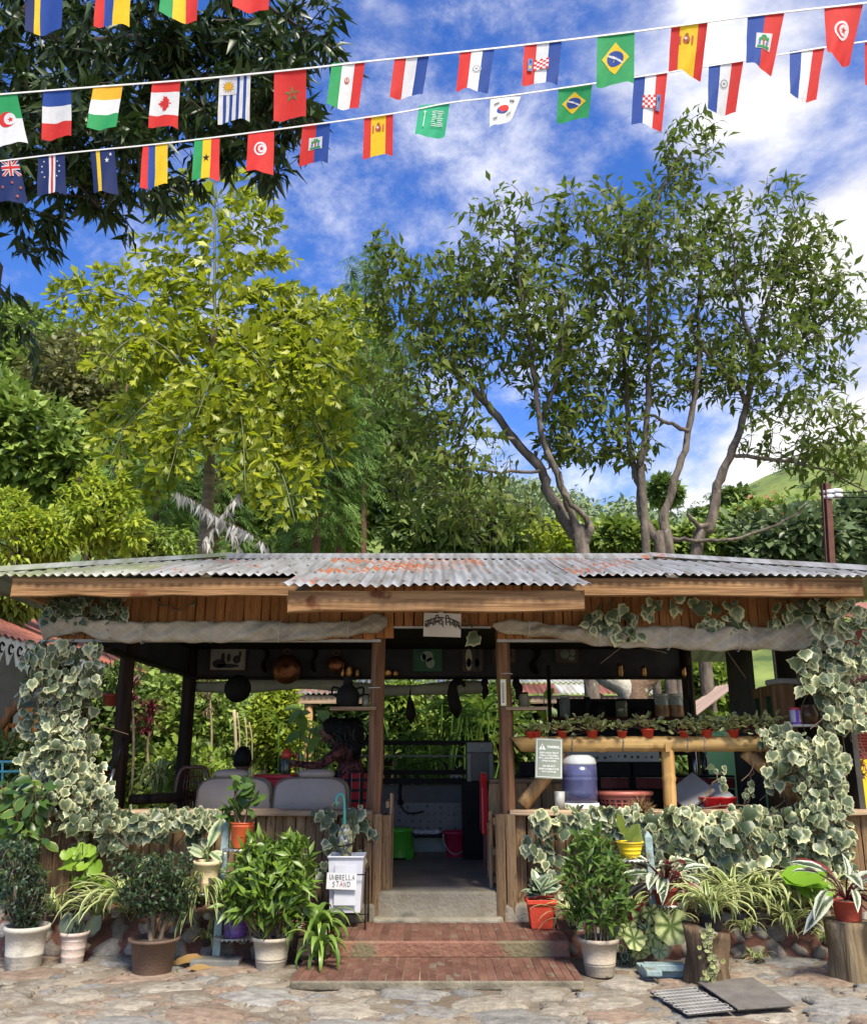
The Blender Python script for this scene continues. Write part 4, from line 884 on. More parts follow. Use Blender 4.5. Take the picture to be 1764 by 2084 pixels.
for k in range(8): b = MB(); b.box((-1.25 + .29 * k, 10.36, (zC + FZ) / 2 - .015), (.284, .03, zC - FZ - .04)); ob(b, 'tile', M_teal, sw)
for v, th in ((1512, .05), (1539, .02), (1572, .05), (1590, .06)):
    p = P(880, v, 10.3); b = MB(); b.box((-.22, 10.32, p[2]), (1.75, .14, th)); ob(b, 'rack_shelf', M_black if v != 1539 else mat('grey_board', (.12, .12, .11), .6, .2, 4), sw)
for x in (-1.05, .60): b = MB(); b.box((x, 10.33, (P(880, 1505, 10.3)[2] + zA) / 2), (.05, .06, .62)); ob(b, 'rack_post', M_black, sw)
t = thing('tap', 'black wall tap with hose over the wash shelf', 'tap', P(815, 1636, 10.3)); b = MB(); b.tube(catmull([P(815, 1595, 10.33), P(814, 1612, 10.3), P(815, 1638, 10.28)]), .016, 8); b.ball(P(815, 1633, 10.28), .035); ob(b, 'spout', M_black, t, smooth=True)
b = MB(); b.tube(catmull([P(816, 1640, 10.27), P(824, 1652, 10.26), P(840, 1656, 10.28), P(862, 1652, 10.33)]), .008, 6); ob(b, 'hose', M_black, t, smooth=True)
t = thing('wall_socket', 'grey electric socket on the sink wall beside the tap', 'socket', P(929, 1590, 10.34)); b = MB(); b.box(P(929, 1584, 10.34), (.13, .02, .09)); ob(b, 'plate', plain('grey_plate', (.28, .28, .27)), t, bevel=.006)
for d in (-.03, .03): b = MB(); b.box(P(929, 1584, 10.325) + (d, 0, 0), (.028, .006, .03)); ob(b, 'outlet', M_black, t)
for i, u in enumerate((848, 858, 868, 880, 888)):
    c = P(u, 1697, 10.24); c[2] = zC + .006; b = MB(); b.ball(c + (0, 0, .018), (.042, .03, .03), 9, 6, jit=.2); tag(ob(b, 'soap_bar', plain('white_soap', (.42, .42, .42)), None, smooth=True), ('leftmost pale lump drying on the wash shelf', 'second pale lump from the left on the wash shelf', 'middle pale lump drying on the wash shelf', 'fourth pale lump from the left on the wash shelf', 'rightmost pale lump, nearest the crimson bucket')[i], 'soap', 'lumps on the wash shelf')
# stool, buckets, red folding chair, gates
c = P(812, 1730, 9.75); c[2] = FZ; t = thing('green_stool', 'bright green plastic stool just inside the doorway at left', 'stool', c); M_gr = plain('green_plastic', (.07, .38, .03), .35); b = MB(); s_ = .155
b.lathe(c, [(s_ * 1.05, .02), (s_ * .9, .26), (s_ * .96, .265), (s_ * .96, .29), (s_ * .4, .295)], 24, cap=False); ob(b, 'body', M_gr, t, smooth=True)
b = MB(); b.lathe(c + np.array((0, 0, .288)), [(s_ * .8, 0), (s_ * .76, .012), (.001, .014)], 24, cap=False); ob(b, 'seat', M_gr, t, smooth=True)
for k in range(4): q = pi / 4 + k * pi / 2; b = MB(); b.box(c + np.array((s_ * 1.02 * math.cos(q), s_ * 1.02 * math.sin(q), .05)), (.09, .05, .10), rotz(q + pi / 2)); ob(b, 'foot', M_gr, t, bevel=.012)
M_maroon = plain('crimson_plastic', (.42, .02, .05), .38)
for u, lab in ((927, 'crimson plastic bucket with a pale wire handle under the wash shelf'), (972, 'second crimson bucket half hidden beside the red chair leg')):
    c = P(u, 1729, 9.95); c[2] = FZ; t = thing('bucket', lab, 'bucket', c, 'buckets under the wash shelf'); R = px(26, c[1], 1729); h = px(48, c[1], 1700); b = MB()
    b.lathe(c, [(R * .72, 0), (R * .74, .01), (R * .95, h * .9), (R * 1.03, h * .91), (R * 1.03, h), (R * .96, h), (R * .72, .03), (.001, .02)], 26, cap=False); ob(b, 'pail', M_maroon, t, smooth=True)
    b = MB(); b.tube(catmull([c + np.array((R * math.cos(q), -R * .75, h * .93 - R * 1.5 * math.sin(q))) for q in np.linspace(0, pi, 9)], 3), .006, 6); ob(b, 'handle', plain('pale_wire', (.35, .33, .3), .4), t, smooth=True)
p = P(985, 1572, 8.5); t = thing('red_chair', 'red folding chair seen edge on inside the right of the doorway', 'chair', (p[0], 8.5, FZ)); b = MB(); z1, z0 = P(985, 1572, 8.5)[2], P(985, 1698, 8.5)[2]
prof = [(-.5, .0), (-.48, .3), (-.40, .75), (-.2, .97), (.2, 1.), (.42, .85), (.5, .4), (.5, 0)]; b.add([(p[0] - .03, 8.62 + q * .42, z0 + (z1 - z0) * r) for q, r in prof] + [(p[0] + .03, 8.64 + q * .42, z0 + (z1 - z0) * r) for q, r in prof], [tuple(range(8))[::-1], tuple(range(8, 16))] + [(i, (i + 1) % 8, (i + 1) % 8 + 8, i + 8) for i in range(8)]); ob(b, 'backrest', M_redpl, t, bevel=.012)
for yy in (8.42, 8.84): b = MB(); b.box((p[0] + .015, yy, (z0 + FZ) / 2), (.03, .03, z0 - FZ)); ob(b, 'leg', plain('dark_red_metal', (.12, .015, .02), .4), t)
b = MB(); b.box((p[0] + .2, 8.62, z0 - .02), (.36, .40, .03)); ob(b, 'seat', M_redpl, t, bevel=.01)
for u, v0, v1, y, d, lab in ((798, 1614, 1812, 7.75, 1, 'little slatted wooden gate swung open against the left jamb'), (996, 1652, 1816, 7.75, -1, 'little slatted wooden gate swung open against the right jamb')):
    a, c = P(u, v0, y), P(u, v1, y); t = thing('gate', lab, 'gate', (a[0], y, c[2]), 'half gates at the doorway'); b = MB(); b.box((a[0], y - .05, (a[2] + c[2]) / 2), (.028, .04, a[2] - c[2])); ob(b, 'upright', W_plank_lo, t, bevel=.004)
    for k in range(1, 5): b = MB(); b.box((a[0] - d * .02, y + .02 + .13 * k, (a[2] + c[2]) / 2 - .06), (.02, .075, (a[2] - c[2]) * .78)); ob(b, 'slat', W_plank_lo, t)
    for q in (.12, .5, .84): b = MB(); b.box((a[0] - d * .035, y + .22, a[2] - (a[2] - c[2]) * q), (.03, .55, .05)); ob(b, 'rail', W_plank_lo, t)
# water dispenser
a, c = P(949, 1510, 9.6), P(1006, 1592, 9.6); t = thing('water_dispenser', 'dark grey water purifier with a tall black recess in the doorway', 'dispenser', ((a[0] + c[0]) / 2, 9.7, FZ)); w, h = c[0] - a[0], a[2] - c[2]; cx, cz = (a[0] + c[0]) / 2, (a[2] + c[2]) / 2
M_gd = plain('grey_appliance', (.13, .135, .12), .4); b = MB(); b.box((cx, 9.78, cz), (w, .26, h)); ob(b, 'housing', plain('black_plastic', (.014, .014, .015), .35), t, bevel=.012)
b = MB(); b.box((cx, 9.64, cz + h * .36), (w * .96, .04, h * .27)); b.box((cx - w * .40, 9.64, cz - h * .14), (w * .16, .04, h * .72)); b.box((cx + w * .40, 9.64, cz - h * .14), (w * .16, .04, h * .72)); ob(b, 'front_frame', M_gd, t, bevel=.01)
b = MB(); b.ball((cx + .02, 9.618, cz + h * .40), .008); ob(b, 'indicator', plain('pale_yellow', (.6, .6, .3)), t); b = MB(); b.ball((cx + .02, 9.618, cz + h * .31), .008); ob(b, 'button', plain('blue_dot', (.05, .05, .5)), t)
b = MB(); b.box((cx, 9.78, (cz - h / 2 + FZ) / 2), (w * 1.3, .3, cz - h / 2 - FZ - .002)); ob(b, 'stand', M_black, t)
# plank counter just right of the door
a, c = P(985, 1588, 8.35), P(1040, 1660, 8.35); t = thing('plank_counter', 'rough bark plank counter behind the right doorway post', 'counter', ((a[0] + c[0]) / 2 + .2, 8.4, FZ))
b = MB(); b.box((a[0] + .5, 8.5, a[2] - .01), (.9, .35, .035)); ob(b, 'top', W_cap, t, bevel=.005)
for k in range(7): inst('plank', PL[k], t, (a[0] + .10 + .12 * k, 8.36, FZ), None, (.12, .04, a[2] - FZ - .03))

# ------------------------------------------------------------------ right side: bamboo rail and kitchen behind
YR = 7.66
t = thing('bamboo_rail', 'thick golden bamboo rail on a bamboo leg across the right opening', 'rail', P(1360, 1640, YR))
def bamboo(p0, p1, r, nodes, m, name, n=14, skew=0.):
    p0, p1 = np.array(p0), np.array(p1); b = MB(); T, Rr = [], []
    for i in range(nodes * 8 + 1):
        q = i / (nodes * 8); k = (q * nodes) % 1; bul = 1.10 if min(k, 1 - k) < .02 and 0 < i < nodes * 8 else (.97 if min(k, 1 - k) < .14 else 1.0); T.append(p0 + (p1 - p0) * q); Rr.append(r * bul)
    b.tube(T, Rr, n); return ob(b, name, m, t, smooth=True)
a, c = P(1050, 1515, YR), P(1572, 1514, YR); RB = px(15.5, YR)
o = bamboo(a, c, RB, 6, W_bamboo, 'culm'); V = o.data.vertices
for i in range(14): V[i].co.x -= .05 * (V[i].co.z - RB) / RB
for u in (1110, 1162, 1265, 1395, 1430, 1545):
    p = P(u, 1514, YR); b = MB(); q = np.linspace(0, 2 * pi, 15); b.tube([(p[0] + .003 * math.sin(3 * k), p[1] + RB * 1.02 * math.cos(k), p[2] + RB * 1.02 * math.sin(k)) for k in q], .007, 6); ob(b, 'knot', wood('bamboo_node', (.2, .15, .11), (.38, .32, .27), 'x'), t, smooth=True)
bamboo(P(1364, 1645, YR), P(1358, 1526, YR), px(13, YR), 2, W_bamboo_z, 'upright'); b = MB(); b.box(P(1359, 1522, YR - .07), (.045, .02, .07)); ob(b, 'peg', W_bamboo_z, t)
def log(p0, p1, r, label):
    b = MB(); b.tube([p0 + (p1 - p0) * k for k in np.linspace(0, 1, 6)], [r * random.uniform(.94, 1.06) for _ in range(6)], 12); tag(ob(b, 'brace_log', W_log, None, smooth=True), label, 'log', 'slanting braces under the bamboo rail')
log(P(1063, 1640, 7.7), P(1148, 1532, 7.73), px(14.5, 7.7), 'slanting brown log brace left of the purple water jug'); log(P(1625, 1625, 7.75), P(1515, 1530, 7.75), px(14, 7.7), 'slanting golden log brace coming out of the ivy')
# warning notice
SYW = 7.53; a, c = P(1088, 1503, SYW), P(1146, 1585, SYW); w, h = c[0] - a[0], a[2] - c[2]; cx, cz = (a[0] + c[0]) / 2, (a[2] + c[2]) / 2
t = thing('warning_notice', 'laminated grey green warning notice with white print hung on the bamboo rail', 'notice', (cx, SYW, c[2])); Rn = roty(.045)
def on(p, q, d): return np.array((cx, SYW - d, cz)) + Rn @ np.array(((p - .5) * w, 0, (q - .5) * h))
b = MB(); b.add([on(0, 0, 0), on(1, 0, 0), on(1, 1, 0), on(0, 1, 0), on(0, 0, -.004), on(1, 0, -.004), on(1, 1, -.004), on(0, 1, -.004)], [(0, 1, 2, 3), (7, 6, 5, 4), (0, 4, 5, 1), (1, 5, 6, 2), (2, 6, 7, 3), (3, 7, 4, 0)]); M_note = plain('notice_green', (.25, .28, .22), .35); ob(b, 'card', M_note, t)
M_wpr = plain('white_print', (.78, .79, .76), .4); b = MB()
for p0, q0, p1, q1 in ((.04, .03, .96, .045), (.04, .955, .96, .97), (.04, .045, .065, .955), (.935, .045, .96, .955)): b.add([on(p0, q0, .002), on(p1, q0, .002), on(p1, q1, .002), on(p0, q1, .002)], [(0, 1, 2, 3)])
b.add([on(.12, .71, .002), on(.38, .71, .002), on(.25, .87, .002)], [(0, 1, 2)]); ob(b, 'border_and_triangle', M_wpr, t); b = MB(); b.add([on(.235, .765, .003), on(.265, .765, .003), on(.275, .83, .003), on(.225, .83, .003)], [(0, 1, 2, 3)]); b.add([on(.235, .73, .003), on(.265, .73, .003), on(.265, .75, .003), on(.235, .75, .003)], [(0, 1, 2, 3)]); ob(b, 'exclamation_mark', M_note, t)
def text_mesh(s, size, bold=.0):
    cu = bpy.data.curves.new('lettering', 'FONT'); cu.body = s; cu.size = size; cu.align_x = 'CENTER'; cu.offset = bold; cu.resolution_u = 2
    o = bpy.data.objects.new('tmp', cu); COL.objects.link(o); dg = bpy.context.evaluated_depsgraph_get(); me = bpy.data.meshes.new_from_object(o.evaluated_get(dg)); bpy.data.objects.remove(o); return me
def put_text(s, p, q, size, parent, f, m, d=.003, bold=.0008, wmax=None):
    me = text_mesh(s, size, bold); b = MB(); xs = [v.co.x for v in me.vertices]; k = 1.
    if wmax and xs and max(xs) - min(xs) > 0: k = wmax / (max(xs) - min(xs))
    base = f(p, q, d); ex, ez = unit(f(1, 0, d) - f(0, 0, d)), unit(f(0, 1, d) - f(0, 0, d))
    b.add([base + ex * v.co.x * k + ez * v.co.y for v in me.vertices], [tuple(pl.vertices) for pl in me.polygons]); ob(b, 'lettering', m, parent); bpy.data.meshes.remove(me)
put_text('WARNING...', .68, .755, .028, t, on, M_wpr, .003, .0015, w * .52)
for s, q, k in (('KEEP AWAY FROM', .615, .70), ('SMALL CHILDREN,', .550, .68), ('PETS, LIQUIDS AND', .485, .76), ('OPEN FLAMES.', .415, .56), ('WE ARE NOT', .285, .48), ('RESPONSIBLE FOR', .215, .74), ('ANY DAMAGE', .150, .52)): put_text(s, .5, q, .019, t, on, M_wpr, .003, .0006, w * k)
# purple water jug
c = P(1182, 1660, 7.72); c[2] = .988; t = thing('water_jug', 'big water filter with purple tank, pale domed lid and white base on the rail', 'water jug', c); R = px(35, 7.72); z = lambda v: P(1182, v, 7.72)[2] - c[2]
M_purple = mat('purple_tank', (.055, .06, .15), .22, .3, 4, c2=(.10, .11, .25), spec=.6)
b = MB(); b.lathe(c, [(R * 1.05, 0), (R * 1.1, .01), (R * 1.06, z(1634)), (R * .9, z(1634))], 30); ob(b, 'base', plain('white_jug', (.72, .72, .72), .3), t, smooth=False, bevel=.006)
b = MB(); b.lathe(c, [(R, z(1634)), (R, z(1612)), (R, z(1590)), (R * 1.02, z(1588)), (R * 1.02, z(1584)), (R, z(1582)), (R, z(1580)), (R * 1.02, z(1578)), (R, z(1574)), (R, z(1557))], 36); ob(b, 'tank', M_purple, t, smooth=True)
b = MB(); b.lathe(c, [(R * .99, z(1557)), (R * 1.0, z(1553)), (R * .93, z(1544)), (R * .72, z(1537)), (.001, z(1536))], 30); ob(b, 'lid', plain('pale_lid', (.55, .57, .58), .3), t, smooth=True)
b = MB(); b.lathe(P(1140, 1660, 7.66) * np.array((1, 1, 0)) + np.array((0, 0, .988)), [(.04, 0), (.045, .14), (.04, .14), (.036, .01)], 16); tag(ob(b, 'plastic_cup', mat('cloudy_plastic', (.5, .5, .46), .4, .1, 4, trans=.3), None, smooth=True), 'cloudy upturned plastic cup left of the purple tank', 'cup')
# salmon basket with pierced side
c = P(1280, 1650, 7.78); c[2] = .99; t = thing('basket', 'oval salmon pink plastic basket with pierced sides on the right rail', 'basket', c); R = px(54, 7.78); hB = P(1280, 1617, 7.78)[2] - c[2]; M_sal = plain('salmon_plastic', (.46, .14, .10), .35); b = MB(); n = 72
vs, fs = [], []; lay = np.linspace(0, hB - .03, 9)
for z_ in lay:
    for j in range(n): a_ = 2 * pi * j / n; r = R * (.86 + .14 * z_ / hB); vs.append((c[0] + r * math.cos(a_), c[1] + .17 + r * .62 * math.sin(a_), c[2] + z_))
for i in range(8):
    for j in range(n):
        if 1 <= i <= 6 and (j % 3 != 0) and (i % 3 != 0): continue
        fs.append((i * n + j, i * n + (j + 1) % n, (i + 1) * n + (j + 1) % n, (i + 1) * n + j))
b.add(vs, fs); ob(b, 'pierced_side', M_sal, t); b = MB(); q = np.linspace(0, 2 * pi, 49); b.tube([(c[0] + R * 1.02 * math.cos(k), c[1] + .17 + R * .64 * math.sin(k), c[2] + hB) for k in q], .022, 8, flat=1.); ob(b, 'rim', M_sal, t, smooth=True)
b = MB(); b.lathe(c + np.array((0, .17, .004)), [(.001, 0), (R * .86, 0)], 36, sy=.62, cap=False); ob(b, 'bottom', M_sal, t)
# coconut fibre brush
c = P(1318, 1652, 7.5); t = thing('fibre_brush', 'tuft of brown coconut fibre lying on the ivy rail', 'brush', c); m = mat('coir', (.24, .14, .06), .9, .4, 9); D = rand_unit(500) * np.array((1.2, .6, .7)) + np.array((.6, -.3, .5)); Tq = np.tile(c + np.array((-.06, .03, -.02)), (500, 1)) + RNG.normal(size=(500, 3)) * .022
leaves(t, T_lance(.03, .0, .3), leafmat('coir_fibre', (.14, .075, .03), (.38, .25, .11), .1, .8), Tq, frames(D, rand_unit(500)), RNG.uniform(.07, .15, 500), rest='fibres')
b = MB(); b.ball(c + np.array((-.05, .02, 0)), (.07, .05, .04), 10, 7, jit=.15); ob(b, 'core', m, t, smooth=True)
# kitchen behind
t = thing('kitchen_wall', 'low kitchen wall with pale flower tiles behind the bamboo rail', 'wall', P(1280, 1600, 10.3)); a, c = P(1150, 1524, 10.3), P(1345, 1600, 10.3); b = MB(); b.box(((a[0] + c[0]) / 2, 10.32, (a[2] + FZ) / 2), (c[0] - a[0], .05, a[2] - FZ)); mt = M_tile.copy(); mt.name = 'pale_flower_tile'
for n_ in mt.node_tree.nodes:
    if n_.type == 'VALTORGB': n_.color_ramp.elements[0].color = (.30, .31, .31, 1); n_.color_ramp.elements[1].color = (.48, .48, .48, 1)
ob(b, 'tiling', mt, t)
a, c = P(1060, 1578, 9.3), P(1490, 1600, 9.3); t = thing('kitchen_table', 'long kitchen counter with a dark red edge behind the bamboo rail', 'counter', ((a[0] + c[0]) / 2, 9.4, FZ)); b = MB(); b.box(((a[0] + c[0]) / 2, 9.45, a[2] - .01), (c[0] - a[0], .5, .02)); ob(b, 'top', M_black, t)
b = MB(); b.box(((a[0] + c[0]) / 2, 9.22, a[2] - .075), (c[0] - a[0], .03, .10)); ob(b, 'edge', plain('deep_red', (.20, .015, .018), .45), t); b = MB(); b.box(((a[0] + c[0]) / 2, 9.46, (a[2] - .13 + FZ) / 2), (c[0] - a[0], .44, a[2] - .14 - FZ)); ob(b, 'cupboard', W_dark, t)
KZ = a[2]
def small(name, u, w, h, y, z, label, m, cat, prof=None, grp=None, handle=False):
    c = P(u, 1580, y); c[2] = z + .002; R, hh = px(w / 2, y), px(h, y); tt = thing(name, label, cat, c, grp); b = MB(); b.lathe(c, [(R * p, hh * q) for p, q in (prof or [(.85, 0), (.95, .1), (1, 1), (.92, 1), (.85, .1)])], 16, cap=prof is not None); ob(b, 'body', m, tt, smooth=True)
    if handle: b = MB(); b.tube(catmull([c + np.array((R * .9, 0, hh * .8)), c + np.array((R * 1.5, 0, hh * .7)), c + np.array((R * 1.5, 0, hh * .3)), c + np.array((R * .9, 0, hh * .2))]), R * .14, 6); ob(b, 'handle', m, tt, smooth=True)
small('mug', 1288, 15, 18, 9.3, KZ, 'cream mug standing on the counter behind the salmon basket', plain('cream_glaze', (.42, .36, .25), .35), 'mug', handle=True)
small('saucepan', 1247, 22, 14, 9.35, KZ, 'dark saucepan with a red spot left of the cream mug', M_iron, 'pan', handle=True); small('glass_tumbler', 1268, 8, 16, 9.3, KZ, 'small glass tumbler left of the cream mug', M_glass, 'glass')
small('steel_flask', 1416, 9, 60, 9.4, KZ, 'tall thin steel flask right of the bamboo leg', plain('steel', (.3, .3, .3), .25, .9), 'flask'); small('green_bottle', 1436, 14, 50, 9.5, KZ, 'dark bottle with a bright green cap on the counter', plain('dark_bottle', (.02, .03, .02), .2), 'bottle', [(.9, 0), (1, .05), (1, .6), (.4, .8), (.4, 1)])
def kchair(u, label):
    y = 8.9; a = P(u, 1555, y); tt = thing('black_chair', label, 'chair', (a[0], y, FZ), 'black chairs behind the purple jug')
    for d in (-.17, .17): b = MB(); b.tube([(a[0] + d, y, FZ), (a[0] + d, y, a[2])], .02, 6); ob(b, 'leg', M_black, tt)
    b = MB(); b.box((a[0], y, a[2] - .05), (.36, .03, .14)); ob(b, 'backrest', M_black, tt, bevel=.01); b = MB(); b.box((a[0], y + .2, FZ + .44), (.38, .4, .04)); ob(b, 'seat', M_black, tt)
kchair(1252, 'black wooden chair behind the right side of the purple jug'); kchair(1316, 'black wooden chair between the cream mug and the bamboo leg'); kchair(1095, 'black chair behind the warning notice')
# grey striped cushion, trays and red tubs
t = thing('storage_box', 'tilted grey plastic box lids leaning right of the bamboo leg', 'box', P(1420, 1640, 7.95)); a = P(1405, 1612, 8.0); b = MB(); b.box(a, (.30, .34, .03), roty(-.62) @ rotx(.5)); ob(b, 'lid', plain('grey_lid', (.36, .34, .31), .4), t, bevel=.006); b = MB(); b.box(P(1447, 1622, 7.95), (.28, .3, .03), roty(-.45) @ rotx(.4)); ob(b, 'lid', plain('white_lid', (.6, .6, .58), .4), t, bevel=.006); b = MB(); b.box(P(1425, 1650, 8.1), (.4, .3, .16)); ob(b, 'tub', plain('dull_tub', (.2, .2, .2), .5), t, bevel=.01)
for u, lab in ((1448, 'bright red plastic tub lying against the ivy, the left one'), (1478, 'small bright red plastic tub lying against the ivy, the right one')):
    c = P(u, 1645, 7.85); b = MB(); b.lathe(c, [(.05, 0), (.08, .08), (.085, .08), (.085, .09), (.07, .09), (.045, .01)], 18, sx=1.2, cap=False); tag(ob(b, 'red_tub', M_redpl, None, smooth=True), lab, 'tub', 'red tubs by the rail')
# shelf with jars, dark cabinet
a, c = P(1120, 1463, 10.2), P(1412, 1466, 10.2); t = thing('jar_shelf', 'dark hanging shelf with a red brown edge across the back of the kitchen', 'shelf', ((a[0] + c[0]) / 2, 10.2, c[2])); b = MB(); b.box(((a[0] + c[0]) / 2, 10.2, a[2]), (c[0] - a[0], .3, .03)); ob(b, 'shelf', wood('shelf_edge', (.05, .015, .01), (.11, .04, .03), 'x'), t)
JZ = a[2] + .017; a2 = P(1120, 1421, 10.33)
b = MB(); b.box(((a[0] + c[0]) / 2 + .05, 10.36, a[2] + .12), (c[0] - a[0] - .1, .02, .22)); ob(b, 'back_board', M_black, t)
for x in (a[0], c[0]): b = MB(); b.box((x, 10.25, a[2] - .05), (.04, .04, 1.3)); ob(b, 'side', M_black, t)
b = MB(); b.box(((a[0] + c[0]) / 2, 10.38, a[2] - .22), (c[0] - a[0], .02, .36)); ob(b, 'lower_board', M_black, t)
M_pick = mat('pickle', (.20, .07, .02), .4, .6, 14, c2=(.42, .2, .06)); M_glass2 = mat('jar_glass', (.42, .44, .42), .1, .15, 5, spec=.7, trans=.2); M_lidw = plain('white_lid2', (.5, .48, .44))
jar(1349, 1463, 10.1, 30, 46, 'left of two big glass jars of orange pickle on the hanging shelf', M_glass2, M_lidw, JZ, grp='pickle jars', fill=M_pick); jar(1377, 1463, 10.1, 30, 46, 'right of two big glass jars of orange pickle, next to the dark post', M_glass2, M_lidw, JZ, grp='pickle jars', fill=M_pick)
jar(1266, 1463, 10.1, 25, 36, 'clear tapering tumbler on the hanging shelf below the tree trunk', M_glass, M_iron, JZ); jar(1150, 1463, 10.15, 22, 44, 'tall grey canister with white lid, leftmost on the hanging shelf', plain('grey_can', (.12, .13, .13)), M_lidw, JZ)
for i, (u, w, h, lab) in enumerate(((1196, 16, 40, 'dark bottle with brown label on the hanging shelf'), (1225, 24, 30, 'dark round jar in the middle of the hanging shelf'), (1300, 30, 18, 'low dark bowl on the hanging shelf left of the pickle jars'))): jar(u, 1463, 10.15, w, h, lab, M_iron, M_iron, JZ)
cab = thing('cabinet', 'wooden food cabinet with green mesh doors at the right', 'cabinet', P(1590, 1600, 8.3)); a, c = P(1548, 1392, 8.1), P(1630, 1525, 8.1); y0 = 8.1
b = MB(); b.box(((P(1578, 1390, y0)[0] + c[0]) / 2 + .0, 8.35, (a[2] + FZ) / 2), (c[0] - P(1578, 1390, y0)[0], .45, a[2] - FZ)); ob(b, 'body', W_cab, cab, bevel=.006)
xl = P(1578, 1390, y0)[0] - .01
for k in range(2):
    yy = 8.24 + .30 * k; b = MB()
    for z_, hh in ((a[2] - .06, .09), (a[2] - .62, .09)): b.box((xl - .012, yy, z_), (.03, .28, hh))
    for q in (-.115, .115): b.box((xl - .012, yy + q, a[2] - .34), (.03, .05, .47))
    d = ob(b, 'door', W_cab, cab); b = MB(); b.box((xl - .002, yy, a[2] - .34), (.01, .18, .47)); ob(b, 'mesh', mat('green_mesh', (.01, .05, .02), .6, .3, 60), cab)
b = MB(); b.box((xl + .17, 8.3, a[2] + .03), (.26, .26, .055), rotz(.2)); tag(ob(b, 'folded_cloth', plain('pale_cloth', (.42, .4, .38), .8), None, bevel=.02), 'pale folded cloth lying on top of the wooden cabinet', 'cloth')
a, c = P(1588, 1477, 7.6), P(1690, 1481, 7.6); b = MB(); b.box(((a[0] + c[0]) / 2, 7.68, a[2]), (c[0] - a[0], .22, .02)); tag(ob(b, 'white_shelf', plain('white_board', (.6, .58, .54)), None, bevel=.003), 'thin white shelf board carrying the purple jar and brown pot', 'shelf')
c = P(1620, 1475, 7.62); c[2] = a[2] + .012; t = thing('striped_jar', 'clear jar with red lid and purple stripes on the white shelf', 'jar', c); R = px(10.5, 7.62); hh = px(33, 7.62); b = MB(); b.lathe(c, [(R * .98, 0), (R, .01), (R, hh * .86)], 18); ob(b, 'body', plain('frosted', (.62, .6, .64), .3), t, smooth=True)
b = MB(); b.lathe(c, [(R * 1.01, .0), (R * 1.01, hh * .12)], 18, cap=False); b.box(c + np.array((0, -R * .99, hh * .45)), (R * .6, .006, hh * .8)); ob(b, 'stripe', plain('violet', (.25, .08, .55), .35), t); b = MB(); b.lathe(c + np.array((0, 0, hh * .86)), [(R * 1.04, 0), (R * 1.04, hh * .12), (R, hh * .14)], 18); ob(b, 'lid', plain('pink_red', (.62, .05, .10), .35), t, smooth=True)
c = P(1648, 1476, 7.64); c[2] = a[2] + .012; R = px(19, 7.64); b = MB(); b.lathe(c, [(R * .6, 0), (R * .95, .04), (R, .09), (R * .8, .135), (R * .72, .15), (R * .8, .16), (R * .7, .16), (R * .6, .13)], 22, cap=False); tag(ob(b, 'clay_pot', mat('glazed_brown', (.11, .055, .025), .3, .4, 12), None, smooth=True), 'squat glazed brown pot beside the purple striped jar', 'pot')

# ------------------------------------------------------------------ people
def skin(name, V, E, Rd, m, parent, sub=2, root=0):
    o0 = wloc(parent); me = bpy.data.meshes.new(name); me.from_pydata([tuple(np.array(v) - o0) for v in V], E, []); me.materials.append(m); o = bpy.data.objects.new(name, me); COL.objects.link(o); o.parent = parent
    k = o.modifiers.new('skin', 'SKIN'); k.use_smooth_shade = True
    sv = me.skin_vertices[0].data
    for i, r in enumerate(Rd): sv[i].radius = (r, r) if np.isscalar(r) else r
    sv[root].use_root = True
    s_ = o.modifiers.new('sub', 'SUBSURF'); s_.levels = sub; s_.render_levels = sub; return o
def chain(n, off=0): return [(off + i, off + i + 1) for i in range(n - 1)]
M_skind = mat('dark_skin', (.14, .07, .045), .5, .15, 8); M_hair = mat('black_hair', (.006, .0055, .0055), .6, .4, 30, .5, 60, spec=.15); M_shirt = mat('navy_shirt', (.03, .035, .06), .8, .2, 6)
# seated man, back of the head showing over the left car seat
hx = P(494, 1548, 8.62); man = thing('person', 'man with short black hair sitting in the left car seat, seen from behind', 'person', (hx[0], 8.6, FZ)); X, Yh, Zh = hx[0], 8.62, hx[2]
V = [(X, 8.56, FZ + .50), (X, 8.54, Zh - .42), (X, 8.56, Zh - .24), (X, 8.60, Zh - .13), (X - .19, 8.55, Zh - .26), (X - .25, 8.62, Zh - .50), (X - .18, 8.85, Zh - .56), (X + .19, 8.55, Zh - .26), (X + .25, 8.62, Zh - .50), (X + .18, 8.85, Zh - .56), (X - .10, 8.95, FZ + .5), (X - .12, 8.98, FZ + .06), (X + .10, 8.95, FZ + .5), (X + .12, 8.98, FZ + .06)]
skin('body', V, [(0, 1), (1, 2), (2, 3), (2, 4), (4, 5), (5, 6), (2, 7), (7, 8), (8, 9), (0, 10), (10, 11), (0, 12), (12, 13)], [.15, .15, .12, .06, .075, .05, .04, .075, .05, .04, .08, .05, .08, .05], M_shirt, man)
b = MB(); b.ball((X, Yh, Zh), (.078, .098, .118), 20, 14); b.ball((X + .081, Yh + .01, Zh - .025), (.014, .026, .036), 8, 6); b.ball((X - .081, Yh + .01, Zh - .025), (.014, .026, .036), 8, 6); b.tube([(X, 8.60, Zh - .20), (X, Yh - .005, Zh - .06)], [.062, .056], 12); b.ball((X, Yh + .10, Zh - .03), (.014, .022, .022), 8, 6); ob(b, 'head', M_skind, man, smooth=True)
b = MB(); b.ball((X, Yh - .008, Zh + .014), (.085, .103, .118), 22, 14, jit=.02); b.v = [(p, q, max(r, Zh - .055 + .35 * max(0, q - Yh + .02))) for p, q, r in b.v]; ob(b, 'hair', M_hair, man, smooth=True)
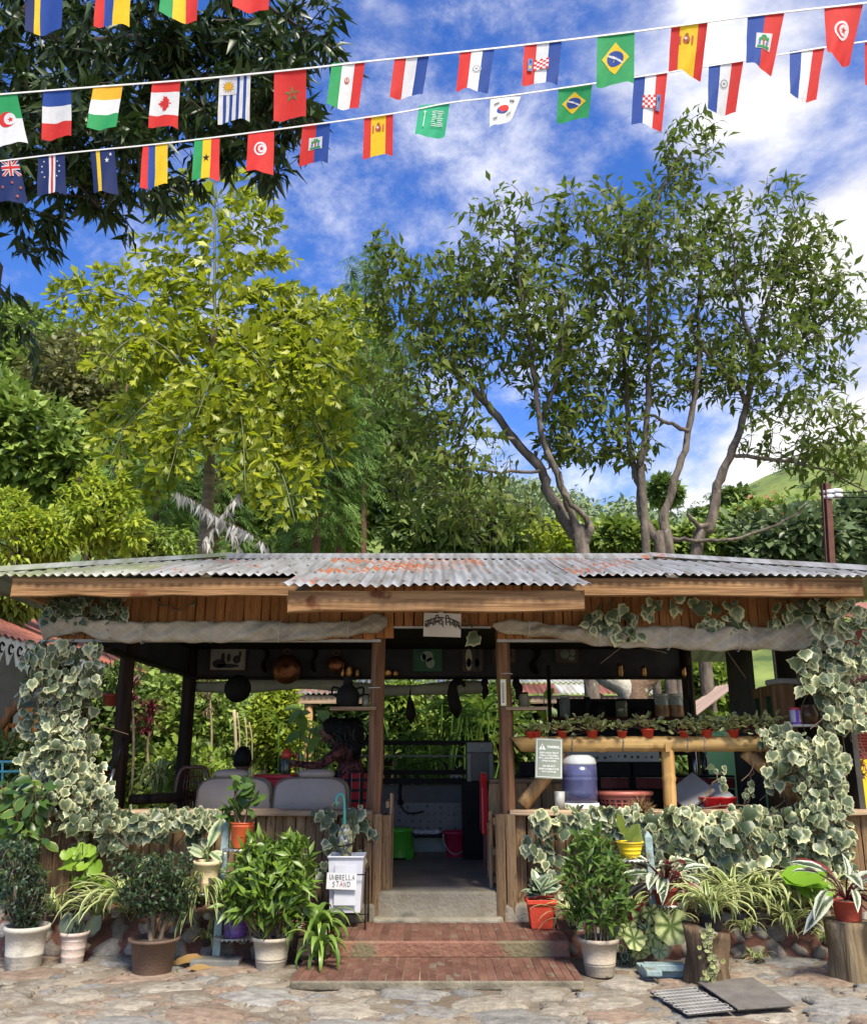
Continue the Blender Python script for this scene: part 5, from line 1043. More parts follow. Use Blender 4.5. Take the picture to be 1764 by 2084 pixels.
# standing woman leaning over the table, seen in profile against the light
hw = P(672, 1488, 9.25); wm = thing('person', 'dark haired woman in floral top and red tartan skirt reaching left for a jug', 'person', (P(716, 1600, 9.3)[0], 9.3, FZ))
pp = lambda u, v, y=9.3: P(u, v, y)
M_floral = mat('floral_top', (.028, .012, .012), .85, .4, 26, c2=(.17, .05, .045), lo=.45, hi=.62)
V = [pp(722, 1640), pp(716, 1590), pp(706, 1550), pp(696, 1522), pp(684, 1506), pp(690, 1530, 9.12), pp(648, 1560, 9.05), pp(612, 1556, 9.0), pp(597, 1553, 9.0), pp(722, 1540, 9.48), pp(735, 1585, 9.52), pp(735, 1625, 9.42)]
skin('body', V, [(0, 1), (1, 2), (2, 3), (3, 4), (3, 5), (5, 6), (6, 7), (7, 8), (3, 9), (9, 10), (10, 11)], [(.15, .17), .14, .13, .10, .05, .065, .045, .032, .03, .06, .045, .035], M_floral, wm)
V = [pp(606, 1556, 9.0), pp(596, 1553, 9.0), pp(588, 1551, 9.0)]; E = [(0, 1), (1, 2)]; Rd = [.026, .03, .028]
for k in range(4):
    i = len(V); V += [pp(584, 1548 + 3.0 * k, 8.985), pp(579, 1549 + 3.0 * k, 8.965 ), pp(576, 1551 + 3. * k, 8.99)]; E += [(2, i), (i, i + 1), (i + 1, i + 2)]; Rd += [.009, .0085, .008]
i = len(V); V += [pp(590, 1546, 8.97), pp(584, 1543, 8.96)]; E += [(1, i), (i, i + 1)]; Rd += [.011, .009]
skin('hand', V, E, Rd, M_skind, wm)
b = MB(); b.ball(hw, (.095, .075, .115), 20, 14); b.ball(hw + np.array((-.10, 0, -.015)), (.022, .016, .026), 8, 6); b.ball(hw + np.array((-.078, 0, -.055)), (.025, .022, .014), 8, 6); b.ball(hw + np.array((-.07, 0, -.09)), (.03, .035, .022), 8, 6); b.tube([hw + np.array((.02, 0, -.06)), V[0] * 0 + pp(692, 1520)], [.052, .055], 12); ob(b, 'head', M_skind, wm, smooth=True)
b = MB(); b.ball(hw + np.array((.02, 0, .03)), (.105, .095, .11), 22, 14, jit=.05); b.ball(hw + np.array((.12, .0, -.0)), (.12, .11, .13), 20, 14, jit=.07); b.ball(hw + np.array((.22, .03, -.04)), (.13, .11, .17), 20, 14, jit=.08); b.ball(hw + np.array((.25, .03, -.17)), (.08, .08, .10), 16, 12, jit=.08); ob(b, 'hair', M_hair, wm, smooth=True)
n = 420; Tq = hw + np.array((.12, 0, -.02)) + rand_unit(n) * np.array((.20, .12, .16)) * RNG.uniform(.75, 1.05, (n, 1)); leaves(wm, T_lance(.045, .03, .35), leafmat('hair_lock', (.006, .005, .005), (.02, .016, .014), .02, .4), Tq, frames(np.array((.55, 0, -1.)) + RNG.normal(size=(n, 3)) * .6, rand_unit(n) + (0, -1, 0)), RNG.uniform(.06, .14, n), 0, rest='loose_hair')
M_tartan = mat('tartan_cloth', (.34, .018, .02), .85, .15, 6); nt = M_tartan.node_tree; bs = nt.nodes['Principled BSDF']; src = bs.inputs['Base Color'].links[0].from_socket; tcn = [n for n in nt.nodes if n.type == 'TEX_COORD'][0]; prev = src
for ax, (axis, scl, thr, colr) in enumerate((('X', 2.6, .80, (.012, .012, .016)), ('Z', 3.2, .82, (.012, .012, .016)), ('X', 3.9, .985, (.55, .5, .5)))):
    wv = _n(nt, 'ShaderNodeTexWave', bands_direction=axis); wv.inputs['Scale'].default_value = scl; wv.inputs['Distortion'].default_value = .4; nt.links.new(tcn.outputs['Object'], wv.inputs[0]); r = _n(nt, 'ShaderNodeMapRange'); r.inputs[1].default_value = thr; r.inputs[2].default_value = thr + .03; nt.links.new(wv.outputs['Fac'], r.inputs[0]); mx = _n(nt, 'ShaderNodeMix', data_type='RGBA'); nt.links.new(r.outputs[0], mx.inputs[0]); nt.links.new(prev, mx.inputs[6]); mx.inputs[7].default_value = (*colr, 1); prev = mx.outputs[2]
nt.links.new(prev, bs.inputs['Base Color'])
b = MB(); n = 32; vs = []; top, wx = pp(722, 1574)[2], pp(718, 1580)[0]
for k in range(9):
    q = k / 8; z_ = top + (FZ + .06 - top) * q
    for j in range(n): a_ = 2 * pi * j / n; r = (.145 + .12 * q) * (1 + .06 * q * math.sin(7 * a_)); vs.append((wx + .04 * q + r * math.cos(a_), 9.3 + r * .9 * math.sin(a_), z_))
b.add(vs, [(k * n + j, k * n + (j + 1) % n, (k + 1) * n + (j + 1) % n, (k + 1) * n + j) for k in range(8) for j in range(n)]); ob(b, 'skirt', M_tartan, wm, smooth=True)
for d in (-.07, .07): b = MB(); b.ball((wx + .02, 9.3 + d, FZ + .035), (.11, .04, .035), 10, 6); ob(b, 'shoe', M_black, wm, smooth=True)
# ------------------------------------------------------------------ plants round the pavilion
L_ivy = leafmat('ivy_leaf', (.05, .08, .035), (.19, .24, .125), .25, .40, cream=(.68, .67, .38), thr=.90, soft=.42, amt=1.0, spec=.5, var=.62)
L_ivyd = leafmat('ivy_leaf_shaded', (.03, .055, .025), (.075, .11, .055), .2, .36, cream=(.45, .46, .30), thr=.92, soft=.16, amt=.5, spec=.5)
M_vine = mat('vine_stem', (.13, .085, .05), .85, .3, 20)
IVY = T_ivy(); IVY['curl'] = 2.2
def ivy(label, patches, nobj=300, size=(.085, .135), stems=(), m=None, name='variegated_ivy', cat='ivy', out=.0, group=None):
    """patches: (u0, v0, u1, v1, y, n[, thickness]) areas of the wall the leaves grow over"""
    Tq = []
    for pch in patches:
        u0, v0, u1, v1, y, n = pch[:6]; n = int(n * 1.6) if n > 12 else n; th = pch[6] if len(pch) > 6 else .10
        uv = RNG.random((n, 2)); k = 4
        cu, cv = RNG.random(max(2, n // k)), RNG.random(max(2, n // k))
        idx = RNG.integers(0, len(cu), n); uu = np.where(RNG.random(n) < .45, cu[idx] + RNG.normal(size=n) * .035, uv[:, 0]); vv = np.where(RNG.random(n) < .45, cv[idx] + RNG.normal(size=n) * .04, uv[:, 1])
        for a, b_ in zip(uu, vv):
            e = .04 * math.sin(a * 17 + y) + .03 * math.sin(a * 41)
            Tq.append(P(u0 + (u1 - u0) * np.clip(a, -.03, 1.03), v0 + (v1 - v0) * np.clip(b_ + e, -.04, 1.05), y - RNG.random() * th))
    Tq = np.array(Tq); n = len(Tq); t = thing(name, label, cat, (Tq[:, 0].mean(), Tq[:, 1].mean(), Tq[:, 2].min()), group)
    D = np.stack((RNG.normal(size=n) * .55, -.25 - .35 * RNG.random(n), -1 + .55 * RNG.normal(size=n)), 1); Nn = np.stack((RNG.normal(size=n) * .55, -1 + .25 * RNG.normal(size=n), .40 + .6 * RNG.normal(size=n)), 1)
    leaves(t, IVY, m or L_ivy, Tq, frames(D, Nn), RNG.uniform(*size, n) * .82 * RNG.choice([.5, .7, .95, 1.15], n), nobj)
    b = MB()
    for s_ in stems: q = catmull([P(*k) for k in s_], 6); q[1:-1] += RNG.normal(size=(len(q) - 2, 3)) * .012; b.tube(q, np.linspace(.009, .004, len(q)), 5)
    for _ in range(n // 25 if n > 30 else 0):
        a = Tq[RNG.integers(n)]; q = catmull([a + (0, .05, 0), a + (RNG.normal() * .08, .05, -.12 - .1 * RNG.random()), a + (RNG.normal() * .16, .03, -.3 - .15 * RNG.random())], 5); b.tube(q, .0035, 4, cap=False)
    ob(b, 'stem', M_vine, t, smooth=True); return t
ivy('tall pale edged ivy column climbing the left corner post of the pavilion', [(50, 1300, 200, 1400, 7.5, 110, .25), (85, 1390, 165, 1520, 7.55, 130, .2), (70, 1500, 205, 1620, 7.5, 140, .2), (90, 1590, 230, 1690, 7.5, 90, .25), (190, 1298, 205, 1340, 7.45, 6), (40, 1400, 200, 1640, 7.7, 150, .12)], 300, (.065, .115), [((120, 1700, 7.65), (135, 1500, 7.65), (110, 1300, 7.65)), ((160, 1690, 7.6), (180, 1520, 7.6), (140, 1330, 7.6))])
ivy('cream edged ivy spilling over the left rail and the plank wall', [(170, 1645, 440, 1682, 7.46, 150, .12), (200, 1670, 330, 1710, 7.5, 50, .08), (385, 1665, 425, 1710, 7.5, 16, .06), (150, 1690, 240, 1740, 7.5, 35, .08)], 300, (.065, .11), [((170, 1680, 7.5), (300, 1668, 7.48), (440, 1665, 7.48))])
ivy('thin ivy trail hanging round the umbrella on the left plank wall', [(640, 1640, 745, 1680, 7.46, 26, .05), (660, 1690, 710, 1740, 7.46, 16, .06), (715, 1660, 765, 1700, 7.48, 9, .04), (645, 1750, 665, 1790, 7.42, 8), (735, 1720, 760, 1760, 7.48, 3)], 300, (.08, .115), [((640, 1655, 7.47), (700, 1650, 7.47), (760, 1720, 7.48))])
ivy('dense pale ivy blanket covering the right plank wall', [(1085, 1640, 1300, 1690, 7.46, 110, .1), (1065, 1680, 1130, 1740, 7.5, 18, .06), (1100, 1730, 1145, 1840, 7.5, 20, .06), (1300, 1640, 1720, 1700, 7.42, 190, .2), (1290, 1690, 1730, 1780, 7.44, 270, .16), (1400, 1770, 1740, 1830, 7.48, 90, .12), (1300, 1660, 1740, 1810, 7.55, 120, .03)], 300, (.07, .125), [((1300, 1650, 7.5), (1500, 1640, 7.5), (1720, 1650, 7.5)), ((1560, 1830, 7.5), (1600, 1740, 7.5), (1590, 1650, 7.5))])
ivy('tall pale ivy column wrapped round the right corner of the pavilion', [(1625, 1320, 1764, 1400, 7.5, 115, .35), (1668, 1390, 1764, 1480, 7.55, 95, .35), (1590, 1490, 1700, 1560, 7.5, 110, .3), (1560, 1500, 1640, 1600, 7.45, 60, .1), (1625, 1540, 1725, 1660, 7.5, 150, .3), (1545, 1475, 1600, 1515, 7.5, 22, .1), (1640, 1240, 1764, 1330, 7.6, 60, .3)], 300, (.07, .12), [((1690, 1650, 7.6), (1670, 1500, 7.6), (1690, 1300, 7.6)), ((1740, 1300, 7.6), (1764, 1380, 7.6))])
ivy('ivy cluster on the valance planks right of the porch roof', [(1205, 1232, 1260, 1285, 7.46, 20, .06), (1240, 1255, 1302, 1296, 7.44, 14, .05), (1195, 1265, 1215, 1292, 7.45, 5), (1270, 1222, 1300, 1250, 7.5, 4)], 300, (.085, .125), [((1250, 1212, 7.55), (1240, 1250, 7.5), (1260, 1290, 7.45))])
ivy('ivy sprig of three leaves hanging from the eave board', [(1315, 1216, 1345, 1250, 7.5, 8, .03)], 300, (.10, .15), [((1300, 1210, 7.55), (1330, 1225, 7.5))])
ivy('ivy spray with big leaves in the middle of the right valance', [(1370, 1218, 1440, 1240, 7.5, 8, .04), (1415, 1225, 1520, 1285, 7.48, 22, .06)], 300, (.09, .14), [((1370, 1212, 7.55), (1450, 1230, 7.5), (1500, 1270, 7.48))])
ivy('ivy spray over the right end of the pale tarpaulin', [(1575, 1220, 1660, 1270, 7.48, 20, .06), (1640, 1215, 1760, 1275, 7.45, 34, .15)], 300, (.08, .125), [((1560, 1212, 7.55), (1640, 1230, 7.5), (1740, 1260, 7.48))])
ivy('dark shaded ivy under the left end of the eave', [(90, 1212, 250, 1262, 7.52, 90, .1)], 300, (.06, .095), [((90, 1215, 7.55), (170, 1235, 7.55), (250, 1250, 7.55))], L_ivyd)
ivy('single folded pale leaf hanging by the name board', [(965, 1283, 982, 1292, 7.5, 1)], 5, (.13, .131), [((945, 1262, 7.52), (972, 1284, 7.5))])
ivy('two ivy leaves growing out between the left valance planks', [(385, 1218, 412, 1236, 7.55, 2, .02), (520, 1268, 545, 1276, 7.5, 2, .02)], 9, (.07, .09), [((300, 1212, 7.58), (360, 1240, 7.57), (400, 1225, 7.57))])
ivy('thin ivy strands hanging behind the bamboo brace', [(1440, 1560, 1475, 1600, 7.6, 7, .04), (1515, 1560, 1535, 1620, 7.6, 6, .04)], 300, (.06, .085), [((1430, 1632, 7.6), (1450, 1600, 7.6), (1475, 1560, 7.6)), ((1515, 1640, 7.6), (1528, 1600, 7.6), (1525, 1530, 7.6))])

# ---- pots
def pmat(n, c, **k): return mat(n, c, .7, k.pop('var', .22), 5, .25, 60, speck=k.pop('speck', (tuple(x * .6 for x in c), 4, .62)), **k)
P_white = pmat('weathered_white_pot', (.50, .46, .38)); P_pink = pmat('pinkish_pot', (.56, .45, .38)); P_brown = pmat('brown_pot', (.15, .095, .065)); P_cream = pmat('cream_pot', (.58, .46, .28)); P_beige = pmat('beige_pot', (.40, .35, .27)); P_orange = plain('orange_pot', (.58, .10, .03), .4); P_taupe = pmat('taupe_pot', (.38, .32, .24)); P_purple = plain('purple_pot', (.13, .06, .26), .4); P_yellow = plain('yellow_pot', (.78, .55, .015), .4); P_red = pmat('red_square_pot', (.50, .05, .022), speck=((.40, .12, .05), 5, .6)); P_terra = pmat('terracotta_plastic', (.34, .055, .03)); P_bag = mat('black_bag', (.02, .02, .022), .4, .5, 6, .6, 20)
def pot(t, c, rt, rb, h, m, rings=(.32,), rim=1.10, sq=False, soil=True, feet=False, rimh=.13):
    b = MB(); pr = [(rb * .98, 0), (rb, .006)]
    for k in rings: r = rb + (rt - rb) * k; pr += [(r, h * (k - .018)), (r * 1.03, h * k), (r * .995, h * (k + .02))]
    pr += [(rt * .99, h * (1 - rimh)), (rt * rim, h * (1 - rimh) + .002), (rt * rim * 1.01, h), (rt * rim * .92, h), (rt * .9, h * .9)]
    b.lathe(c, pr, 4 if sq else 28, cap=True, sq=sq); ob(b, 'pot', m, t, smooth=not sq, bevel=.004 if sq else 0)
    if soil: b = MB(); b.lathe(c + np.array((0, 0, h * .88)), [(rt * .93, 0), (rt * .5, .012), (.001, .016)], 4 if sq else 16, cap=False, sq=sq); ob(b, 'soil', M_soil, t, smooth=True)
    if feet:
        for k in range(3): q = -pi / 2 + k * 2 * pi / 3 + .6; b = MB(); b.box(c + np.array((rb * .9 * math.cos(q), rb * .9 * math.sin(q), -.012)), (.035, .03, .03)); ob(b, 'foot', m, t)
def ptd(name, label, u, vt, vb, wt, wb, m, y=None, z=None, cat='potted plant', group='potted plants in front of the pavilion', **k):
    c = G(u, vb, 0.) if y is None else P(u, vb, y)
    if z is not None: c[2] = z
    y_ = c[1]; h = P(u, vt, y_)[2] - c[2]; t = thing(name, label, cat, c, group); pot(t, c, px(wt / 2, y_, vb) / k.get('rim', 1.10) * (1.38 if k.get('sq') else 1), px(wb / 2, y_, vb) * (1.38 if k.get('sq') else 1), h, m, **k); return t, c, h
L_box = leafmat('boxwood_leaf', (.018, .04, .014), (.05, .095, .03), .2, .4); L_boxd = leafmat('dark_shrub_leaf', (.014, .034, .016), (.04, .075, .03), .18, .45)
L_bam = leafmat('lance_leaf', (.06, .12, .015), (.20, .32, .04), .3, .38, spec=.5); L_bamd = leafmat('dark_lance_leaf', (.035, .085, .014), (.13, .22, .035), .28, .4)
L_spid = leafmat('spider_leaf', (.09, .16, .03), (.20, .29, .06), .3, .4, cream=(.58, .60, .28), thr=.55, soft=.2, amt=.1); L_strap = leafmat('strap_leaf', (.10, .20, .03), (.24, .36, .07), .3, .36)
L_lime = leafmat('lime_round_leaf', (.22, .38, .03), (.36, .52, .07), .35, .45); L_gloss = leafmat('glossy_leaf', (.04, .09, .018), (.10, .18, .035), .2, .4, spec=.4)
L_dief = leafmat('pale_leaf', (.10, .20, .05), (.2, .3, .1), .3, .38, cream=(.62, .66, .38), thr=.2, soft=.5, amt=.7); L_aglo = leafmat('speckled_leaf', (.03, .07, .03), (.08, .14, .06), .2, .36, cream=(.36, .42, .28), thr=.35, soft=.3, amt=.6)
L_begs = leafmat('veined_begonia_leaf', (.08, .13, .03), (.14, .2, .05), .3, .42, cream=(.56, .62, .28), thr=.22, soft=.55, amt=.6); L_strom = leafmat('tricolour_leaf', (.025, .06, .025), (.06, .11, .05), .2, .34, cream=(.55, .60, .46), thr=.5, soft=.3, amt=.8, tc_=(.35, .03, .05)); L_redleaf = leafmat('wine_leaf', (.08, .010, .014), (.23, .025, .035), .25, .35)
L_smallbeg = leafmat('small_begonia_leaf', (.12, .15, .04), (.32, .36, .12), .25, .45, cream=(.4, .40, .2), thr=.75, soft=.2, amt=.4); L_snake = leafmat('snake_leaf', (.05, .075, .055), (.11, .14, .10), .08, .4)
M_bark = mat('thin_bark', (.16, .12, .08), .9, .35, 14, .5, 50)
def bush(t, c, zs, centers, n_att, per, tmpl, lm, size, nobj=300, stems=6, r0=.012, spread=.9, droop=.15, sb=.02, jitter=.02, bark=None, kr=.012, down=.7, up=.1, nb=.55):
    tr = Tree(); c = np.array(c)
    for k in range(stems): e = np.array(centers[k % len(centers)][0]) + RNG.normal(size=3) * np.array(centers[k % len(centers)][1]) * .25; s = c + np.array((RNG.normal() * sb, RNG.normal() * sb, zs)); tr.limb([s, (s * .55 + e * .45) + RNG.normal(size=3) * .02, e], r0, r0 * .45, 4)
    A = np.vstack([blob(ce, r, max(2, int(n_att * w)), nb) for ce, r, w in centers]); tr.attract(A, .0022, .06, down, kr, up)
    b = MB()
    for q, r in tr.lines[:stems]: b.tube(q, r, 6, cap=False)
    ob(b, 'stem', bark or M_bark, t, smooth=True)
    b = MB()
    for q, r in tr.lines[stems:]: b.tube(q, r, 3, cap=False)
    ob(b, 'twigs', bark or M_bark, t)['kind'] = 'stuff'
    Tq, D = tr.leafpos(per, spread, .75, droop, jitter); n = len(Tq)
    leaves(t, tmpl, lm, Tq, frames(D, leaf_normals(D, .8, .6)), RNG.uniform(*size, n), nobj)
LAN, OVA, OVN, RND = T_lance(.15, .05, .2), T_oval(.30), T_oval(.2, .05, .22), T_round(16, .07, .10)
def E(u, v, y, ru, rv, ry=None): k = px(1, y, v); return (P(u, v, y), (ru * k, (ry or ru) * k, rv * k))
# A far left tall pot and dark shrub
t, c, h = ptd('potted_shrub', 'dark boxwood shrub in a chipped tall whitish pot at the far left', 46, 1883, 1972, 90, 68, P_white, rings=(.34,)); y = c[1]
bush(t, c, h * .85, [E(48, 1800, y, 50, 60) + (.5,), E(30, 1740, y, 40, 40) + (.3,), E(70, 1830, y, 35, 40) + (.3,)], 260, 12, OVA, L_boxd, (.022, .038), 0, 7, .012, 1., .1)
t, c, h = ptd('potted_plant', 'small pinkish three footed pot with stubby grey green leaves', 146, 1896, 1962, 58, 42, P_pink, rings=(.25, .5, .75), feet=True); y = c[1]
SN = T_oval(.34, .10, -.05); Tq = np.array([c + (RNG.normal() * .035, RNG.normal() * .03, h * .86) for _ in range(14)]); D = np.stack((RNG.normal(size=14) * .35, RNG.normal(size=14) * .3, np.ones(14)), 1); leaves(t, SN, L_snake, Tq, frames(D, rand_unit(14) + (0, -1, 0)), RNG.uniform(.10, .17, 14), 300)
# C bag pot with lime round leaves
t = thing('potted_plant', 'lime green scallop leaved geranium in a black plastic bag on the stone base', 'potted plant', P(162, 1850, 7.3), 'potted plants in front of the pavilion'); c = P(162, 1850, 7.3); c[2] = .262; b = MB(); b.lathe(c, [(.085, 0), (.13, .03), (.125, .10), (.135, .14), (.12, .15), (.1, .12)], 22); b.v = [(x + .008 * math.sin(z * 90 + x * 60), yy, z) for x, yy, z in b.v]; ob(b, 'pot', P_bag, t, smooth=True)
b = MB(); pts_ = [(135, 1730), (155, 1722), (178, 1735), (190, 1722), (200, 1740), (150, 1760), (175, 1757), (195, 1752), (205, 1780), (215, 1790), (165, 1785), (183, 1788), (208, 1800), (145, 1742), (168, 1718)]; Tq = []
for u, v in pts_: e = P(u, v, 7.22 + RNG.normal() * .05); Tq.append(e); b.tube(catmull([c + (0, 0, .13), (c + e) / 2 + (0, 0, .03) + RNG.normal(size=3) * .02, e], 4), .004, 5)
ob(b, 'stem', MATS['strap_leaf'], t); n = len(Tq); leaves(t, RND, L_lime, Tq, frames(np.tile((0, -.4, -.4), (n, 1)) + RNG.normal(size=(n, 3)) * .4, np.tile((0, -.8, .9), (n, 1)) + RNG.normal(size=(n, 3)) * .3), RNG.uniform(.10, .15, n), 300)
# D brown pot bonsai
t, c, h = ptd('potted_shrub', 'dark boxwood bush with a bare twisty trunk in a wide brown pot', 309, 1908, 1980, 104, 76, P_brown, rings=(), rim=1.12, rimh=.1); y = c[1]
bush(t, c, h * .85, [E(310, 1800, y, 62, 55) + (.45,), E(340, 1760, y, 50, 30) + (.2,), E(262, 1780, y, 42, 45) + (.25,), E(370, 1815, y, 30, 40) + (.15,)], 330, 12, OVA, L_box, (.022, .038), 0, 6, .018, 1., .1, sb=.03, kr=.010)
# spider plants
BL = [T_blade(8, .042, .75, .012, .72), T_blade(8, .036, 1.15, .012, .8), T_blade(8, .040, .6, .012, .55)]
def straps(t, c, n, L, lm, tm=BL, az=(0, 2 * pi), nobj=300, sw=1., tilt=0.):
    for k, tp in enumerate(tm):
        m_ = n // len(tm) + 1; a = RNG.uniform(*az, m_); R = np.stack([rotz(q - pi / 2) @ rotx(RNG.normal() * .2 + tilt) for q in a]); S = RNG.uniform(*L, m_); leaves(t, tp, lm, np.tile(c, (m_, 1)) + RNG.normal(size=(m_, 3)) * (.018, .018, .008), R, np.stack((S * sw, S, S), 1), nobj)
def spider(label, c, n, L, group='spider plants along the base', lm=None, sw=1., name='spider_plant', az=(0, 2 * pi), cat='spider plant', tm=BL, tilt=0.):
    t = thing(name, label, cat, c, group); straps(t, np.array(c), n, L, lm or L_spid, tm, az, sw=sw, tilt=tilt); b = MB(); b.ball(np.array(c) - (0, 0, .01), (.04, .04, .03), 8, 6, jit=.2); ob(b, 'root_clump', M_soil, t); return t
spider('striped spider plant spilling down the stones behind the brown pot', P(255, 1858, 7.0), 70, (.34, .64), sw=1.0); spider('striped spider plant arching right of the boxwood bush', P(375, 1850, 6.98), 44, (.3, .55)); spider('striped spider plant hanging below the cream pot stand', P(408, 1835, 6.92), 70, (.32, .58), sw=1.1, az=(pi, 2 * pi), tilt=-.25)
spider('small spider plant beside the foot of the left pot stand', G(415, 1955, .0) + (0, .05, .12), 22, (.14, .26)); spider('ivy tinged spider sprig left of the black bag pot', P(135, 1850, 7.2), 14, (.15, .3))
# F left ladder stand
M_blue = mat('pale_blue_paint', (.24, .345, .345), .6, .3, 8, .4, 40, c2=(.35, .46, .45), speck=((.17, .17, .13), 6, .56)); M_wire = plain('galvanised_wire', (.38, .38, .36), .4, .7)
def stand(label, post0, post1, shelves, base, y):
    t = thing('pot_stand', label, 'plant stand', post0, 'painted pot stands'); b = MB(); d = post1 - post0; L = np.linalg.norm(d); ang = math.atan2(d[0], d[2]); b.box((post0 + post1) / 2, (.055, .035, L), roty(ang)); b.add([post1 + (-.027, -.017, -.005), post1 + (.027, -.017, -.005), post1 + (.027, .017, -.005), post1 + (-.027, .017, -.005), post1 + (0, 0, .04)], [(0, 1, 4), (1, 2, 4), (2, 3, 4), (3, 0, 4)]); ob(b, 'upright', M_blue, t, bevel=.004)
    for cx, z, r in shelves:
        b = MB(); q = np.linspace(0, 2 * pi, 33); b.tube([(cx + r * math.cos(k), y + r * .8 * math.sin(k), z) for k in q], .007, 6)
        for k in range(-3, 4): w = r * .8 * math.sqrt(1 - (k / 4) ** 2); b.tube([(cx + r * k / 4, y - w, z), (cx + r * k / 4, y + w, z)], .0035, 4)
        pz = post0 + d * ((z - post0[2]) / d[2]); b.tube([pz, (cx, y, z - .004)], .007, 5)
        for k in range(22): a_ = 2 * pi * k / 22; b.ball((cx + r * math.cos(a_), y + r * .8 * math.sin(a_), z - .006), .010, 6, 4)
        ob(b, 'wire_shelf', M_wire, t)
    for bx, sz in base: b = MB(); b.box(bx, sz, rotz(random.uniform(-.06, .06))); ob(b, 'foot_board', M_blue if len(base) > 1 else mat('grey_board2', (.2, .2, .18), .8, .3, 6), t, bevel=.006)
    return t
yS = 6.86; p0, p1 = P(438, 1975, yS), P(461, 1680, yS); p0[2] = .02
f = lambda u, v: (P(u, v, yS)[0], P(u, v, yS)[2]); zz = [f(492, 1727), f(422, 1815), f(477, 1905)]
stand('pale blue pot stand with three round wire shelves left of the steps', p0, p1, [(zz[0][0], zz[0][1], .12), (zz[1][0], zz[1][1], .12), (zz[2][0], zz[2][1], .13)], [(G(438, 1962, .025) + (0, .05, 0), (.34, .16, .05))], yS - .05)
t, c, h = ptd('potted_plant', 'glossy round leaved plant in an orange pot on the top shelf of the left stand', 491, 1674, 1724, 48, 40, P_orange, yS - .05, zz[0][1] + .008, rings=(.86,), rim=1.03, rimh=.05, group='pots on the painted stands'); y = c[1]
bush(t, c, h * .85, [E(478, 1650, y, 22, 20) + (.4,), E(500, 1620, y, 26, 26) + (.6,), E(525, 1660, y, 10, 8) + (.15,)], 20, 4, OVA, L_gloss, (.075, .115), 300, 3, .007, .9, .0); b = MB(); b.tube([c + (-.05, 0, h * .8), c + (-.07, 0, h + .27)], .009, 6); ob(b, 'support_stick', M_vine, t)
t, c, h = ptd('potted_plant', 'pale leaved plant in a ribbed cream pot on the middle shelf of the left stand', 419, 1752, 1812, 58, 40, P_cream, yS - .05, zz[1][1] + .008, rings=(.3,), rimh=.14, group='pots on the painted stands'); y = c[1]
Tq = [P(u, v, y) for u, v in ((418, 1745), (420, 1735), (422, 1728), (424, 1740), (426, 1722), (416, 1738), (428, 1735))]; D = np.array([(-.9, -.2, .5), (-.95, -.1, .35), (.5, 0, 1), (.9, -.3, .2), (.35, 0, 1.2), (.2, -.8, .2), (.6, -.5, -.3)]); leaves(t, OVN, L_dief, Tq, frames(D, np.tile((0, -.9, .5), (7, 1)) + RNG.normal(size=(7, 3)) * .3), np.array((.15, .13, .17, .12, .2, .13, .12)), 300); b = MB(); b.tube(catmull([c + (0, 0, h * .85), P(422, 1740, y), P(427, 1718, y)]), .009, 6); ob(b, 'stem', L_strap, t)
t, c, h = ptd('potted_plant', 'ribbed purple plastic pot on the lowest shelf of the left stand', 480, 1848, 1903, 58, 46, P_purple, yS - .05, zz[2][1] + .008, rings=(.15, .3, .45, .6, .75), rim=1.06, rimh=.08, group='pots on the painted stands'); straps(t, c + np.array((0, 0, h * .9)), 14, (.12, .22), L_spid)
# G, K big lance leaved shrubs
t, c, h = ptd('potted_shrub', 'bright lance leaved shrub in a beige pot left of the umbrella stand', 551, 1905, 1973, 84, 58, P_beige, rings=(.28, .36), rim=1.1); y = c[1]
bush(t, c, h * .8, [E(550, 1800, y, 85, 85, 62) + (.6,), E(520, 1760, y, 50, 50) + (.15,), E(590, 1760, y, 45, 55) + (.2,), E(480, 1830, y, 30, 30) + (.1,)], 330, 8, LAN, L_bam, (.08, .14), 300, 22, .006, .8, .1, sb=.05, kr=.006, nb=.7)
t, c, h = ptd('potted_shrub', 'dense green lance leaved shrub in a tall taupe pot right of the steps', 1221, 1908, 1985, 84, 58, P_taupe, rings=(.30, .36), rim=1.1); y = c[1]
bush(t, c, h * .8, [E(1208, 1795, y, 66, 80, 60) + (.6,), E(1205, 1738, y, 50, 45) + (.25,), E(1218, 1850, y, 64, 38) + (.2,)], 350, 8, LAN, L_bamd, (.06, .11), 300, 26, .005, .8, .1, sb=.05, kr=.005, nb=.7)
# H strap fern left of the steps
BLW = [T_blade(8, .062, 1.1, .012, .75), T_blade(8, .055, 1.4, .012, .62), T_blade(8, .06, .9, .012, .85)]
c = P(640, 1905, 6.75); t = spider('bright strap leaved fern sprawling beside the left end of the steps', c, 54, (.27, .46), 'strap ferns', L_strap, 1., 'strap_fern', cat='fern', tm=BLW); b = MB(); b.lathe((c[0], c[1], .05), [(.10, 0), (.13, .04), (.12, c[2] - .06)], 12); ob(b, 'root_block', M_soil, t)
spider('lower half of the strap fern trailing over the lowest step edge', P(650, 1950, 6.5), 22, (.22, .38), 'strap ferns', L_strap, 1., 'strap_fern', cat='fern', tm=BLW, az=(pi, 2 * pi))
